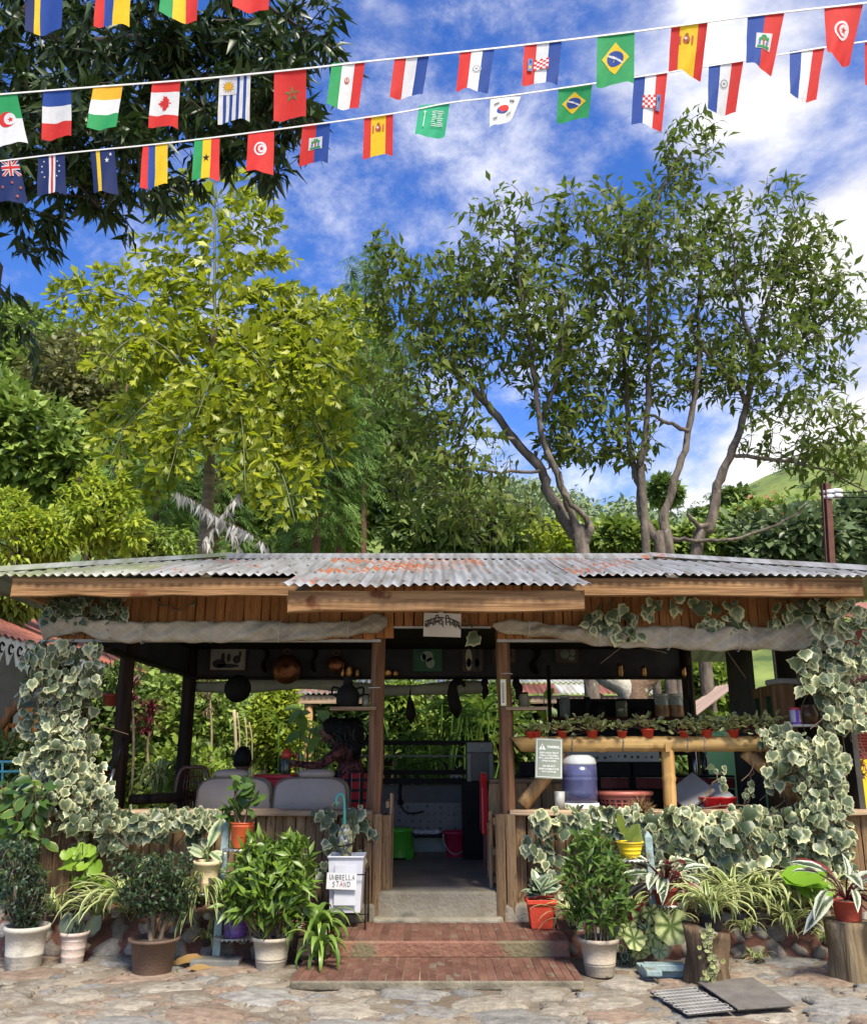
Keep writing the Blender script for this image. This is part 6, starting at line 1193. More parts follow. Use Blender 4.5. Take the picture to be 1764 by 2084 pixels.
# I umbrella stand
yU = 7.12; t = thing('umbrella_stand', 'square white metal bin in a black wire frame with a handwritten umbrella note', 'umbrella stand', P(705, 1890, yU)); a, c_ = P(664, 1745, yU), P(741, 1860, yU); w, h = c_[0] - a[0], a[2] - c_[2]; cx, cz = (a[0] + c_[0]) / 2, (a[2] + c_[2]) / 2
M_bin = mat('white_enamel', (.66, .67, .72), .35, .12, 3); w2 = w * .90; b = MB(); n = 4; vs = []
for z_, k in ((-h / 2, .86), (h / 2, 1.), (h / 2, .97), (-h / 2 + .01, .83)):
    for sx_, sy_ in ((-1, -1), (1, -1), (1, 1), (-1, 1)): vs.append((cx + sx_ * w2 / 2 * k, yU + .14 + sy_ * .13 * k, cz + z_))
b.add(vs, [(i * 4 + j, i * 4 + (j + 1) % 4, i * 4 + 4 + (j + 1) % 4, i * 4 + 4 + j) for i in range(3) for j in range(4)] + [(3, 2, 1, 0), (12, 13, 14, 15)]); ob(b, 'bin', M_bin, t, bevel=.008)
b = MB(); b.box((cx, yU + .002, cz), (w2 * .62, .006, h * .72)); ob(b, 'pressed_panel', M_bin, t, bevel=.002); b = MB(); b.tube([(cx - w2 / 2, yU, cz + h / 2), (cx + w2 / 2, yU, cz + h / 2), (cx + w2 / 2, yU + .28, cz + h / 2), (cx - w2 / 2, yU + .28, cz + h / 2), (cx - w2 / 2, yU, cz + h / 2)], .008, 6); ob(b, 'rolled_rim', M_bin, t)
zr = P(700, 1780, yU)[2]; b = MB(); ww = w2 / 2 + .02
for sx_, sy_ in ((-1, -.02), (1, -.02), (1, .31), (-1, .31)): b.tube([(cx + sx_ * ww, yU + sy_, zr + .02), (cx + sx_ * ww * 1.04, yU + sy_ * 1.05, .165)], .006, 6)
for z_ in (zr, zr - .33): b.tube([(cx - ww, yU - .02, z_), (cx + ww, yU - .02, z_), (cx + ww, yU + .31, z_), (cx - ww, yU + .31, z_), (cx - ww, yU - .02, z_)], .005, 6)
ob(b, 'wire_frame', M_black, t)
pa = lambda p_, q_, d: np.array((P(695, 1794, yU - .03)[0], yU - .03 - d, P(695, 1794, yU - .03)[2])) + roty(.03) @ np.array(((p_ - .5) * .225, 0, (q_ - .5) * .115))
b = MB(); b.add([pa(0, 0, 0), pa(1, 0, 0), pa(1, 1, 0), pa(0, 1, 0), pa(0, 0, -.003), pa(1, 0, -.003), pa(1, 1, -.003), pa(0, 1, -.003)], [(0, 1, 2, 3), (7, 6, 5, 4), (0, 4, 5, 1), (1, 5, 6, 2), (2, 6, 7, 3), (3, 7, 4, 0)]); ob(b, 'note', plain('paper', (.72, .72, .72), .8), t)
STK = {'U': [[(0, 1), (0, .2), (.3, 0), (.6, .2), (.6, 1)]], 'M': [[(0, 0), (0, 1), (.35, .15), (.7, 1), (.7, 0)]], 'B': [[(0, 0), (0, 1), (.5, .9), (.45, .55), (0, .52), (.55, .4), (.5, .05), (0, 0)]], 'R': [[(0, 0), (0, 1), (.5, .9), (.45, .55), (0, .5), (.55, 0)]], 'E': [[(.55, 1), (0, 1), (0, 0), (.55, 0)], [(0, .5), (.4, .5)]], 'L': [[(0, 1), (0, 0), (.5, 0)]], 'A': [[(0, 0), (.3, 1), (.6, 0)], [(.12, .4), (.48, .4)]], 'S': [[(.55, .85), (.3, 1), (.05, .8), (.5, .4), (.5, .15), (.25, 0), (0, .15)]], 'T': [[(0, 1), (.6, 1)], [(.3, 1), (.3, 0)]], 'N': [[(0, 0), (0, 1), (.55, 0), (.55, 1)]], 'D': [[(0, 0), (0, 1), (.45, .85), (.55, .5), (.45, .12), (0, 0)]]}
M_pen = plain('marker_ink', (.14, .13, .17), .6); M_penr = plain('red_marker', (.6, .03, .06), .6)
def hand(word, p0, p1, q0, q1, redset=()):
    n = len(word)
    for i, ch in enumerate(word):
        b = MB(); x0_, ww_ = p0 + (p1 - p0) * i / n, (p1 - p0) / n * .68; dz_ = random.uniform(-.02, .02)
        for st in STK[ch]: b.tube([pa(x0_ + ww_ * x / .6, q0 + dz_ + (q1 - q0) * yq, .003) for x, yq in st], .0019, 4)
        ob(b, 'letter', M_penr if ch in redset and i == 2 else M_pen, t)
hand('UMBRELLA', .10, .96, .60, .90); hand('STAND', .2, .84, .17, .48, 'A')
yB_ = yU + .13; t = thing('umbrella', 'folded floral umbrella with a teal crook handle standing in the white bin', 'umbrella', P(704, 1755, yB_)); b = MB(); b.tube(catmull([P(686, 1640, yB_), P(684, 1628, yB_), P(689, 1618, yB_), P(697, 1618, yB_), P(700, 1628, yB_), P(701, 1650, yB_), P(701, 1690, yB_)], 5), .0115, 10); ob(b, 'crook_handle', plain('teal_plastic', (.07, .36, .30), .3), t, smooth=True)
M_flor = mat('floral_umbrella', (.10, .13, .16), .6, .3, 26, c2=(.52, .50, .20), lo=.42, hi=.62, speck=((.62, .62, .58), 18, .58)); b = MB(); n = 16; vs = []
for k in range(9):
    q = k / 8; ce = P(702 + 2 * q, 1678 + 120 * q, yB_); r = .034 + .030 * math.sin(pi * min(1, q * 1.6)) * (1 - q) + (0 if k else -.012)
    for j in range(n): a_ = 2 * pi * j / n; rr = r * (1 + .22 * math.cos(5 * a_ + q * 3)); vs.append(ce + np.array((rr * math.cos(a_), rr * math.sin(a_), 0)))
b.add(vs, [(k * n + j, k * n + (j + 1) % n, (k + 1) * n + (j + 1) % n, (k + 1) * n + j) for k in range(8) for j in range(n)]); ob(b, 'furled_cloth', M_flor, t, smooth=True); b = MB(); q = np.linspace(0, 2 * pi, 13); ce = P(703, 1720, yB_); b.tube([ce + np.array((.06 * math.cos(k), .06 * math.sin(k), .01 * math.cos(k))) for k in q], .005, 5); ob(b, 'strap', M_black, t)
# J red square pot
t, c, h = ptd('potted_plant', 'speckled leaved plant in a square red pot on the upper step', 1101, 1828, 1886, 62, 44, P_red, 7.2, .17, rings=(), rim=1.12, sq=True, rimh=.16); c = np.array(c); y = c[1]; n = 16
D = np.stack((RNG.normal(size=n) * .7, RNG.normal(size=n) * .45 - .3, .3 + RNG.random(n)), 1); leaves(t, T_oval(.26, .06, .3), L_aglo, np.tile(c + (0, 0, h + .0), (n, 1)) + RNG.normal(size=(n, 3)) * .02 + (0, 0, .03), frames(D, np.tile((0, -.6, 1), (n, 1)) + RNG.normal(size=(n, 3)) * .2), RNG.uniform(.10, .17, n), 300)
# L right stand
yR2 = 6.85; q0, q1 = P(1340, 1965, yR2), P(1318, 1702, yR2); q0[2] = .03; fz = lambda u, v: (P(u, v, yR2)[0], P(u, v, yR2)[2]); zr_ = [fz(1286, 1748), fz(1345, 1840), fz(1300, 1912)]
stand('weathered blue pot stand with a yellow bowl on top, beside the taupe pot', q0, q1, [(zr_[0][0], zr_[0][1], .115), (zr_[1][0] + .06, zr_[1][1] - .0, .10), (zr_[2][0], zr_[2][1] - .01, .10)], [(G(1347, 1975, .03), (.30, .22, .05)), (G(1352, 1968, .075), (.26, .10, .04)), (G(1325, 1975, .075), (.10, .2, .035))], yR2 - .05)
t, c, h = ptd('potted_plant', 'yellow woven bowl with a small upright leafy plant on the right stand', 1283, 1713, 1746, 56, 36, P_yellow, yR2 - .05, zr_[0][1] + .008, rings=(.3, .55, .8), rim=1.04, rimh=.08, group='pots on the painted stands'); n = 6
leaves(t, OVA, leafmat('yellow_green_leaf', (.16, .22, .03), (.32, .36, .07), .3, .4), np.tile(c + np.array((0, 0, h)), (n, 1)) + RNG.normal(size=(n, 3)) * .03, frames(np.array([(-.7, -.3, .8), (.5, -.2, 1), (.1, 0, 1.2), (.75, -.1, .7), (-.2, -.3, 1), (.3, -.5, .8)]), np.tile((0, -1, .3), (n, 1)) + RNG.normal(size=(n, 3)) * .3), RNG.uniform(.10, .16, n), 300)
# M, N, stromanthes, begonia
STR = T_oval(.16, .05, .45)
def stromanthe(label, u, vt, vb, wt, wb, y, z, n, L):
    t, c, h = ptd('potted_plant', label, u, vt, vb, wt, wb, P_terra, y, z, rings=(), rim=1.04, rimh=.06); c = np.array(c) + (0, 0, h * .95); a = RNG.uniform(0, 2 * pi, n); D = np.stack((np.cos(a) * 1.0, np.sin(a) * .7 - .25, .55 + .5 * RNG.normal(size=n)), 1); Lp = RNG.uniform(.08, .22, n); Tq = c + unit(D) * Lp[:, None] + (0, 0, .03); b = MB()
    for q in Tq: b.tube(catmull([c, (c + q) / 2 + (0, 0, .03), q], 4), .005, 5)
    ob(b, 'stem', L_redleaf, t); k = int(n * .84); D2 = D + np.array((0, -.1, -.35)); N_ = np.tile((0, -.5, 1.), (n, 1)) + RNG.normal(size=(n, 3)) * .35; S = RNG.uniform(*L, n)
    leaves(t, STR, L_strom, Tq[:k], frames(D2[:k], N_[:k]), S[:k], 300); leaves(t, STR, L_redleaf, Tq[k:], frames(D2[k:], N_[k:]), S[k:] * .9, 300); return t
stromanthe('white and green striped plant with wine red undersides on the right stand', 1357, 1810, 1848, 52, 40, yR2 - .05, zr_[1][1] + .0, 34, (.15, .26))
BEG = T_round(14, .08, .12); BEG["key"] = "beg"; BEG["e"] = [0.] + [0. if i % 2 else 1. for i in range(14)] + [.15 if i % 2 else 1. for i in range(14)]
t, c, h = ptd('potted_plant', 'pale begonia with big dark veined leaves, low on the right stand', 1312, 1893, 1920, 44, 34, P_terra, yR2 - .08, zr_[2][1], rings=(), rim=1.04, rimh=.06); y = c[1]; spots = [(1360, 1885, .26), (1295, 1868, .15), (1320, 1858, .13), (1310, 1895, .15), (1290, 1912, .17), (1278, 1890, .13), (1303, 1940, .14), (1330, 1905, .16), (1265, 1905, .10), (1345, 1935, .12), (1318, 1925, .13), (1335, 1862, .12)]; b = MB(); Tq = []
for u, v, s_ in spots: e = P(u, v, y - .06 + RNG.normal() * .04); Tq.append(e + (0, 0, s_ * .42)); b.tube(catmull([np.array(c) + (0, 0, h), (c + e) / 2 + (0, 0, .08), Tq[-1]], 4), .005, 5)
ob(b, 'stem', L_redleaf, t); n = len(Tq); Rb = frames(np.tile((.1, -.25, -1), (n, 1)) + RNG.normal(size=(n, 3)) * .25, np.tile((0, -1, .35), (n, 1)) + RNG.normal(size=(n, 3)) * .25); leaves(t, BEG, L_begs, Tq, Rb, np.array([s for *_, s in spots]), 300)
def veins(m):
    nt = m.node_tree; L = nt.links
    return m
# O, Q stumps
M_stump = wood('stump_wood', (.06, .038, .024), (.24, .165, .10), 'z', .5, .9, .9, speck=((.42, .38, .32), 5, .64)); M_stump2 = wood('grey_stump_wood', (.16, .11, .06), (.40, .31, .19), 'z', .8, .9, .9)
def stump(label, u0, u1, vt, vb, m, shear=0.):
    c = G((u0 + u1) / 2, vb, 0.); R = px((u1 - u0) / 2, c[1], vb); z1 = P(u0, vt, c[1])[2]; t = thing('tree_stump', label, 'stump', c, 'stumps used as plant stands'); b = MB(); n = 26; vs = []
    for k in range(9):
        q = k / 8
        for j in range(n): a_ = 2 * pi * j / n; r = R * (1.0 - .10 * math.sin(pi * q) + .12 * math.sin(3 * a_ + q * 3) + .07 * math.sin(5 * a_ - q * 4) + .04 * math.sin(9 * a_) + .14 * q * max(0, math.cos(a_ - 2.7)) + random.uniform(-.02, .02)); vs.append((c[0] + r * math.cos(a_) , c[1] + R * .3 + r * math.sin(a_), q * z1 * (1 + shear * math.cos(a_))))
    b.add(vs, [(k * n + j, k * n + (j + 1) % n, (k + 1) * n + (j + 1) % n, (k + 1) * n + j) for k in range(8) for j in range(n)] + [tuple(8 * n + j for j in range(n))]); ob(b, 'trunk', m, t, smooth=True, bevel=0); return t, c + np.array((0, R * .3, z1)), R
t, ct, R1 = stump('knotty brown stump with a creeper down its front, between the stand and the mats', 1402, 1490, 1890, 2006, M_stump, -.10)
tq = []; b = MB(); pts_ = [P(1445, 1880, ct[1] - R1 * 1.08), P(1437, 1920, ct[1] - R1 * 1.1), P(1447, 1960, ct[1] - R1 * 1.08), P(1440, 1998, ct[1] - R1 * 1.12)]; q = catmull(pts_, 10); b.tube(q, .003, 4); cr = thing('creeper', 'fine small leaved creeper hanging down the front of the knotty stump', 'creeper', pts_[-1]); ob(b, 'stem', M_vine, cr); n = 90; ix = RNG.integers(0, len(q), n); leaves(cr, RND, L_smallbeg, q[ix] + RNG.normal(size=(n, 3)) * (.022, .008, .01) + (0, -.012, 0), frames(np.tile((0, -.2, -1), (n, 1)) + RNG.normal(size=(n, 3)) * .5, np.tile((0, -1, .3), (n, 1)) + RNG.normal(size=(n, 3)) * .3), RNG.uniform(.022, .036, n), 300)
t, c, h = ptd('potted_plant', 'spider plant in a black nursery pot on top of the knotty stump', 1448, 1862, 1892, 52, 44, P_bag, ct[1], ct[2] - .012, rings=(), rim=1.03, rimh=.06); straps(t, np.array(c) + (0, 0, h), 90, (.22, .42), L_spid, sw=1.0)
t, ct2, R2 = stump('pale grey straight stump at the right edge carrying a red pot', 1698, 1790, 1876, 1996, M_stump2)
stromanthe('white streaked plant with wine red backs in a red pot on the right edge stump', 1727, 1832, 1872, 60, 48, ct2[1] - .02, ct2[2] + .002, 24, (.17, .28))
for i, (u, v, y, n, L, lab) in enumerate(((1410, 1845, 7.15, 60, (.22, .42), 'striped spider plant behind the knotty stump'), (1495, 1850, 7.05, 90, (.28, .5), 'biggest spider plant, right of the knotty stump'), (1560, 1838, 7.15, 70, (.25, .46), 'spider plant with upright blades in the middle of the right base'), (1625, 1845, 7.15, 70, (.25, .46), 'spider plant hanging over the red mortar right of the middle'), (1680, 1835, 7.2, 50, (.22, .4), 'spider plant beside the pot on the right edge stump'), (1520, 1900, 6.92, 30, (.14, .26), 'spider plantlet hanging low over the stones'), (1545, 1955, 6.85, 20, (.10, .18), 'tiny spider plantlet growing at the foot of the stones'), (1680, 1915, 6.9, 22, (.14, .24), 'spider plantlet hanging left of the right edge stump'))): spider(lab, P(u, v, y), n, L, sw=1.05)
for i, (u, v, y, n, L, lab) in enumerate(((1165, 1880, 7.05, 34, (.2, .4), 'dark spider plant tucked behind the taupe pot'), (1290, 1870, 7.1, 40, (.22, .42), 'spider plant behind the blue stand at the right'), (1360, 1900, 7.0, 36, (.2, .38), 'spider plant low between the blue stand and the knotty stump'), (1605, 1890, 6.98, 40, (.22, .42), 'spider plant drooping over the stones, second from the right stump'), (200, 1865, 7.05, 30, (.22, .42), 'spider plant between the pinkish pot and the brown pot'), (105, 1860, 7.05, 24, (.2, .36), 'spider plant between the chipped pot and the pinkish pot'), (468, 1880, 7.1, 34, (.2, .4), 'spider plant behind the purple pot'))): spider(lab, P(u, v, y), n, L)
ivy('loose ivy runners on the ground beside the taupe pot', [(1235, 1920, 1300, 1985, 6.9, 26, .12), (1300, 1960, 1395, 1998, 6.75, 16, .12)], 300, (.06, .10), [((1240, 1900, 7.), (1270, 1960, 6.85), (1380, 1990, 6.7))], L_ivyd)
# monstera leaf, pothos at left, dark leaves
def bigleaf(name, label, u0, u1, v0, v1, y, n, lm, size, tm=OVA, cat='plant', th=.25, base=None):
    Tq = np.array([P(random.uniform(u0, u1), random.uniform(v0, v1), y - random.random() * th) for _ in range(n)]); b0 = base if base is not None else Tq.mean(0) - (0, -.1, .45); t = thing(name, label, cat, b0); b = MB()
    for q in Tq[::2]: b.tube(catmull([np.array(b0) + RNG.normal(size=3) * .03, (np.array(b0) + q) / 2 + (RNG.normal() * .03, 0, .06), q], 4), .006, 5)
    ob(b, 'stem', M_vine if lm is not L_strap else L_strap, t); D = np.stack((RNG.normal(size=n) * .8, -.5 + .3 * RNG.normal(size=n), -.3 + .5 * RNG.normal(size=n)), 1); leaves(t, tm, lm, Tq, frames(D, leaf_normals(D, .9, .5) + (0, -.5, 0)), RNG.uniform(*size, n), 300); return t
bigleaf('monstera', 'bright split leaf of a monstera behind the right edge stump', 1655, 1700, 1760, 1800, 7.25, 3, leafmat('monstera_leaf', (.16, .34, .02), (.24, .42, .04), .35, .35), (.28, .34), RND)
L_poth = leafmat('pothos_leaf', (.03, .08, .015), (.11, .20, .035), .28, .34, cream=(.45, .46, .10), thr=1.05, soft=.2, amt=.5)
bigleaf('pothos', 'broad green leaves below the ivy column at the far left', 0, 100, 1580, 1720, 7.35, 110, L_poth, (.08, .15), OVA, th=.35)
bigleaf('leafy_shrub', 'dark narrow leaved foliage at the far left behind the chipped pot', 0, 80, 1690, 1800, 7.3, 90, L_bamd, (.09, .16), LAN, th=.3)
# small begonias along the bamboo rail
SMB = T_round(9, .14, .14); M_potr = plain('small_red_pot', (.50, .04, .02), .45)
zt = P(1300, 1499, YR)[2]
for i, (u, w, k, sz, lab) in enumerate(((1079, 18, 8, 14, 'first tiny red pot of dark begonia beside the right doorway post'), (1092, 18, 7, 12, 'second tiny red pot, above the warning notice corner'), (1144, 20, 26, 34, 'red pot of begonia behind the warning notice'), (1205, 24, 46, 44, 'red pot of the tallest begonia on the bamboo rail, above the purple tank'), (1266, 20, 16, 24, 'small red pot of sparse pale begonia right of the purple tank'), (1318, 26, 24, 36, 'red pot of reddish begonia left of the bamboo leg'), (1392, 20, 34, 40, 'red pot of pale begonia right of the bamboo leg'), (1438, 24, 46, 46, 'red pot of bushy green begonia below the dark back post'), (1492, 24, 44, 46, 'red pot of dark green begonia, second from the ivy'), (1550, 24, 44, 48, 'red pot of begonia at the rail end touching the ivy'))):
    c = P(u, 1500, YR - .02); c[2] = zt - .012; y = c[1]; R = px(w / 2, y); t = thing('potted_begonia', lab, 'potted plant', c, 'begonia pots along the bamboo rail'); b = MB(); b.lathe(c, [(R * .75, 0), (R, R * 1.1), (R * 1.08, R * 1.1), (R * 1.08, R * 1.35), (R * .9, R * 1.3)], 14); ob(b, 'pot', M_potr, t, smooth=True)
    s = px(sz, y); k = int(k * 1.8); Tq = c + np.array((0, -.02, R * 1.5)) + RNG.normal(size=(k, 3)) * (s * .42, s * .3, s * .17) + np.array((0, 0, s * .16)); b = MB()
    for q in Tq: b.tube([c + (0, 0, R * 1.2), q], .0018, 3, cap=False)
    ob(b, 'stem', L_redleaf, t); D = unit(Tq - (c + (0, 0, .02))) + np.array((0, -.4, -.2)); leaves(t, SMB, L_smallbeg, Tq, frames(D, np.tile((0, -.5, 1), (k, 1)) + RNG.normal(size=(k, 3)) * .45), RNG.uniform(.040, .068, k), 300)
# mats
M_rub = mat('grey_rubber', (.045, .043, .04), .8, .3, 8, .3, 70); M_mat2 = mat('dusty_mat', (.15, .135, .12), .95, .3, 6, .6, 120)
t = thing('rubber_mat', 'honeycomb rubber doormat lying front left of the plain mat', 'mat', G(1410, 2045, 0)); cs = [G(1322, 2025, .02), G(1420, 2016, .02), G(1497, 2062, .02), G(1400, 2072, .02)]
def slab(t, cs, z0, z1, m, name):
    b = MB(); b.add([(q[0], q[1], z0) for q in cs] + [(q[0], q[1], z1) for q in cs], [(3, 2, 1, 0), (4, 5, 6, 7)] + [(i, (i + 1) % 4, (i + 1) % 4 + 4, i + 4) for i in range(4)]); o = ob(b, name, m, t, bevel=.004); return o
slab(t, [cs[3], cs[2], cs[1], cs[0]], .026, .034, M_rub, 'backing'); b = MB(); c0, ex, ey = cs[3], cs[2] - cs[3], cs[0] - cs[3]
for i in range(11):
    for j in range(8):
        p_, q_ = (i + .5 + (.5 if j % 2 else 0)) / 11.6, (j + .5) / 8; ce = c0 + ex * p_ + ey * q_; r = .021; a_ = np.linspace(0, 2 * pi, 7); b.tube([(ce[0] + r * math.cos(k), ce[1] + r * 1.5 * math.sin(k), .0370) for k in a_], .0042, 4, cap=False)
o = ob(b, 'honeycomb_ribs', mat('pale_rubber_rib', (.24, .23, .21), .8, .3, 8), t); o['kind'] = 'stuff'
t = thing('doormat', 'plain dusty grey doormat lying right of the honeycomb mat', 'mat', G(1530, 2035, 0)); cs = [G(1420, 2008, .02), G(1532, 1998, .02), G(1620, 2056, .02), G(1502, 2064, .02)]; slab(t, [cs[3], cs[2], cs[1], cs[0]], .036, .046, M_mat2, 'carpet'); slab(t, [cs[3] + (0, .02, 0), cs[2] + (-.02, .02, 0), cs[1] + (0, -.02, 0), cs[0] + (.02, -.02, 0)], .024, .0355, M_rub, 'underlay')
t = thing('fallen_leaf', 'dry curled brown leaf lying beside the left pot stand', 'leaf', G(395, 1975, 0)); leaves(t, OVN, leafmat('dry_leaf', (.22, .12, .04), (.4, .26, .09), .2, .6), np.array([G(383, 1972, .02), G(415, 1950, .05)]), frames(np.array([(1, .1, .05), (-.6, -.3, .05)]), np.array([(0, -.4, 1.), (0, -.6, 1)])), np.array((.2, .22)), 300)
# litter and small leaves on the ground
n = 420; Tq = np.array([(random.uniform(-4.2, 4.2), random.uniform(4.4, 6.9), .014) for _ in range(n)]); leaves(None, OVN, leafmat('leaf_litter', (.10, .06, .03), (.3, .22, .12), .1, .7), Tq, frames(np.stack((RNG.normal(size=n), RNG.normal(size=n), np.zeros(n)), 1), np.tile((0, 0, 1.), (n, 1)) + RNG.normal(size=(n, 3)) * .15), RNG.uniform(.012, .034, n), 0, rest='leaf_litter')
bpy.data.objects['leaf_litter']['label'] = 'scattered dry leaf crumbs on the rough stone paving'; bpy.data.objects['leaf_litter']['category'] = 'leaf litter'
# ------------------------------------------------------------------ trees
B_av = mat('avocado_bark', (.07, .05, .036), .9, .5, 7, 1., 30, c2=(.20, .165, .13), stretch=(1, 1, .35), speck=((.30, .29, .24), 9, .66)); B_dark = mat('dark_bark', (.05, .035, .025), .9, .4, 7, .7, 30); B_con = mat('conifer_bark', (.17, .085, .06), .9, .35, 5, .8, 20, stretch=(1, 1, .2)); B_palm = mat('palm_bark', (.22, .17, .11), .9, .45, 5, .8, 20, stretch=(.4, .4, 2.5))
L_av = leafmat('avocado_leaf', (.045, .07, .013), (.18, .215, .042), .34, .45, spec=.25, tc_=(.14, .22, .03)); L_mango = leafmat('mango_leaf', (.014, .030, .008), (.045, .080, .018), .16, .38, spec=.35)
L_palm = leafmat('fishtail_leaf', (.12, .18, .012), (.46, .48, .03), .42, .42, tc_=(.40, .50, .02)); L_con = leafmat('conifer_needles', (.08, .17, .035), (.24, .40, .085), .2, .6); L_bg1 = leafmat('bright_leaf', (.12, .20, .025), (.30, .40, .06), .35, .5); L_bg2 = leafmat('mid_leaf', (.11, .19, .03), (.32, .42, .085), .3, .5); L_bg3 = leafmat('deep_leaf', (.06, .115, .025), (.20, .28, .065), .25, .5); L_limeb = leafmat('lime_shrub_leaf', (.17, .27, .015), (.46, .52, .05), .4, .45)
AVO = T_lance(.19, .05, .22)
# avocado trees
def U(pts, y, dy=0.): n = len(pts); return [P(u, v, y + dy * i / max(1, n - 1)) for i, (u, v) in enumerate(pts)]
def grow(name, label, y, limbs, blobs, n_att, per, lm, tmpl, size, bark, nobj=0, twig=.0065, spread=1.0, span=.8, droop=.25, ry=1.3, cat='tree', group='trees behind the pavilion', base=None, kr=.012, down=.6, nb=.15, jitter=.07, up=.2, ntrunk=None):
    b0 = P(*limbs[0][0][0], y); b0[2] = min(b0[2], hillz(b0[0], y)); t = thing(name, label, cat, b0, group); tr = Tree()
    for i, (pts, r0, r1, dy) in enumerate(limbs):
        q = U(pts, y, dy)
        if i == 0 or base: 
            if q[0][2] > b0[2] + .3 and i < (base or 1): q = [np.array((q[0][0] + .05, y, b0[2]))] + q
        tr.limb(q, r0 * .78, r1 * .7, 5, .012)
    tw = sum(b[2] * b[3] for b in blobs); A = []
    for u, v, ru, rv in blobs:
        c, r = E(u, v, y, ru, rv); r = (r[0], min(ry, r[0] * 1.3), r[2]); A.append(blob(c + np.array((0, RNG.normal() * .25, 0)), r, max(3, int(n_att * ru * rv / tw)), nb))
    tr.attract(np.vstack(A), twig, .06, down, kr, up); tr.wood(bark, t, ntrunk=len(limbs))
    Tq, D = tr.leafpos(per, spread, span, droop, jitter); n = len(Tq); leaves(t, tmpl, lm, Tq, frames(D, leaf_normals(D, .9, .6)), RNG.uniform(*size, n), nobj); return t, tr
grow('avocado_tree', 'dark leaved avocado tree leaning left from a forked trunk behind the ridge', 13.5, [([(1186, 1128), (1176, 1093), (1161, 1078), (1121, 1013), (1101, 958), (1046, 893), (991, 823), (941, 773), (881, 698), (835, 640)], .17, .045, .6), ([(1176, 1085), (1141, 988), (1101, 878), (1081, 718), (1062, 600), (1046, 470)], .09, .025, -.5), ([(1186, 1110), (1200, 1075), (1186, 1048), (1150, 1010), (1140, 960)], .09, .03, -.3), ([(1101, 860), (1140, 740), (1146, 600)], .05, .02, -.8), ([(991, 823), (950, 700), (930, 560)], .045, .015, .4), ([(1101, 958), (1000, 960), (900, 940)], .04, .015, -.4), ([(1046, 893), (960, 880), (850, 820)], .04, .015, -.6)],
     [(790, 560, 70, 100), (900, 610, 170, 120), (1030, 500, 110, 100), (1010, 650, 170, 130), (870, 800, 130, 130), (1100, 690, 90, 150), (910, 970, 150, 120), (1000, 1060, 120, 50), (1140, 870, 60, 80)], 1250, 4.3, L_av, AVO, (.17, .27), B_av, 300)
grow('avocado_tree', 'tall avocado tree with several bare grey stems at the right, above the ridge end', 13.8, [([(1346, 1140), (1330, 1090), (1306, 1048), (1301, 988), (1281, 913), (1274, 788), (1266, 628), (1270, 520)], .14, .03, .2), ([(1306, 988), (1306, 938), (1321, 788), (1321, 638), (1324, 463), (1372, 330)], .10, .02, -.4), ([(1362, 1140), (1351, 1053), (1376, 968), (1401, 878), (1421, 748), (1420, 640), (1430, 480)], .13, .03, .3), ([(1401, 878), (1360, 860), (1316, 842)], .05, .03, -.2)],
     [(1400, 310, 62, 65), (1370, 430, 110, 110), (1210, 500, 120, 110), (1310, 570, 150, 130), (1220, 720, 110, 120), (1190, 870, 80, 80), (1350, 740, 110, 80), (1290, 890, 70, 60)], 1050, 4.3, L_av, AVO, (.17, .27), B_av, 300, base=3)
grow('avocado_tree', 'spreading avocado tree with a long low side branch at the far right', 14.2, [([(1418, 1140), (1446, 1068), (1461, 988), (1491, 913), (1521, 813), (1536, 718), (1556, 628), (1600, 520)], .15, .03, .3), ([(1516, 820), (1501, 788), (1436, 718), (1400, 660)], .07, .03, -.3), ([(1366, 1096), (1430, 1100), (1506, 1093), (1601, 1058), (1646, 1023)], .05, .02, -.5), ([(1496, 928), (1606, 938), (1681, 958), (1764, 1000)], .05, .015, -.3), ([(1446, 1068), (1420, 1070), (1398, 1045)], .07, .05, -.2), ([(1536, 718), (1500, 600), (1490, 480)], .05, .02, -.4), ([(1530, 780), (1620, 700), (1700, 640)], .045, .015, .2)],
     [(1530, 490, 130, 90), (1640, 530, 70, 80), (1560, 620, 170, 120), (1690, 640, 70, 70), (1590, 760, 140, 90), (1620, 890, 120, 60), (1690, 940, 80, 60), (1440, 740, 70, 80)], 1000, 4.3, L_av, AVO, (.16, .26), B_av, 300, base=1)
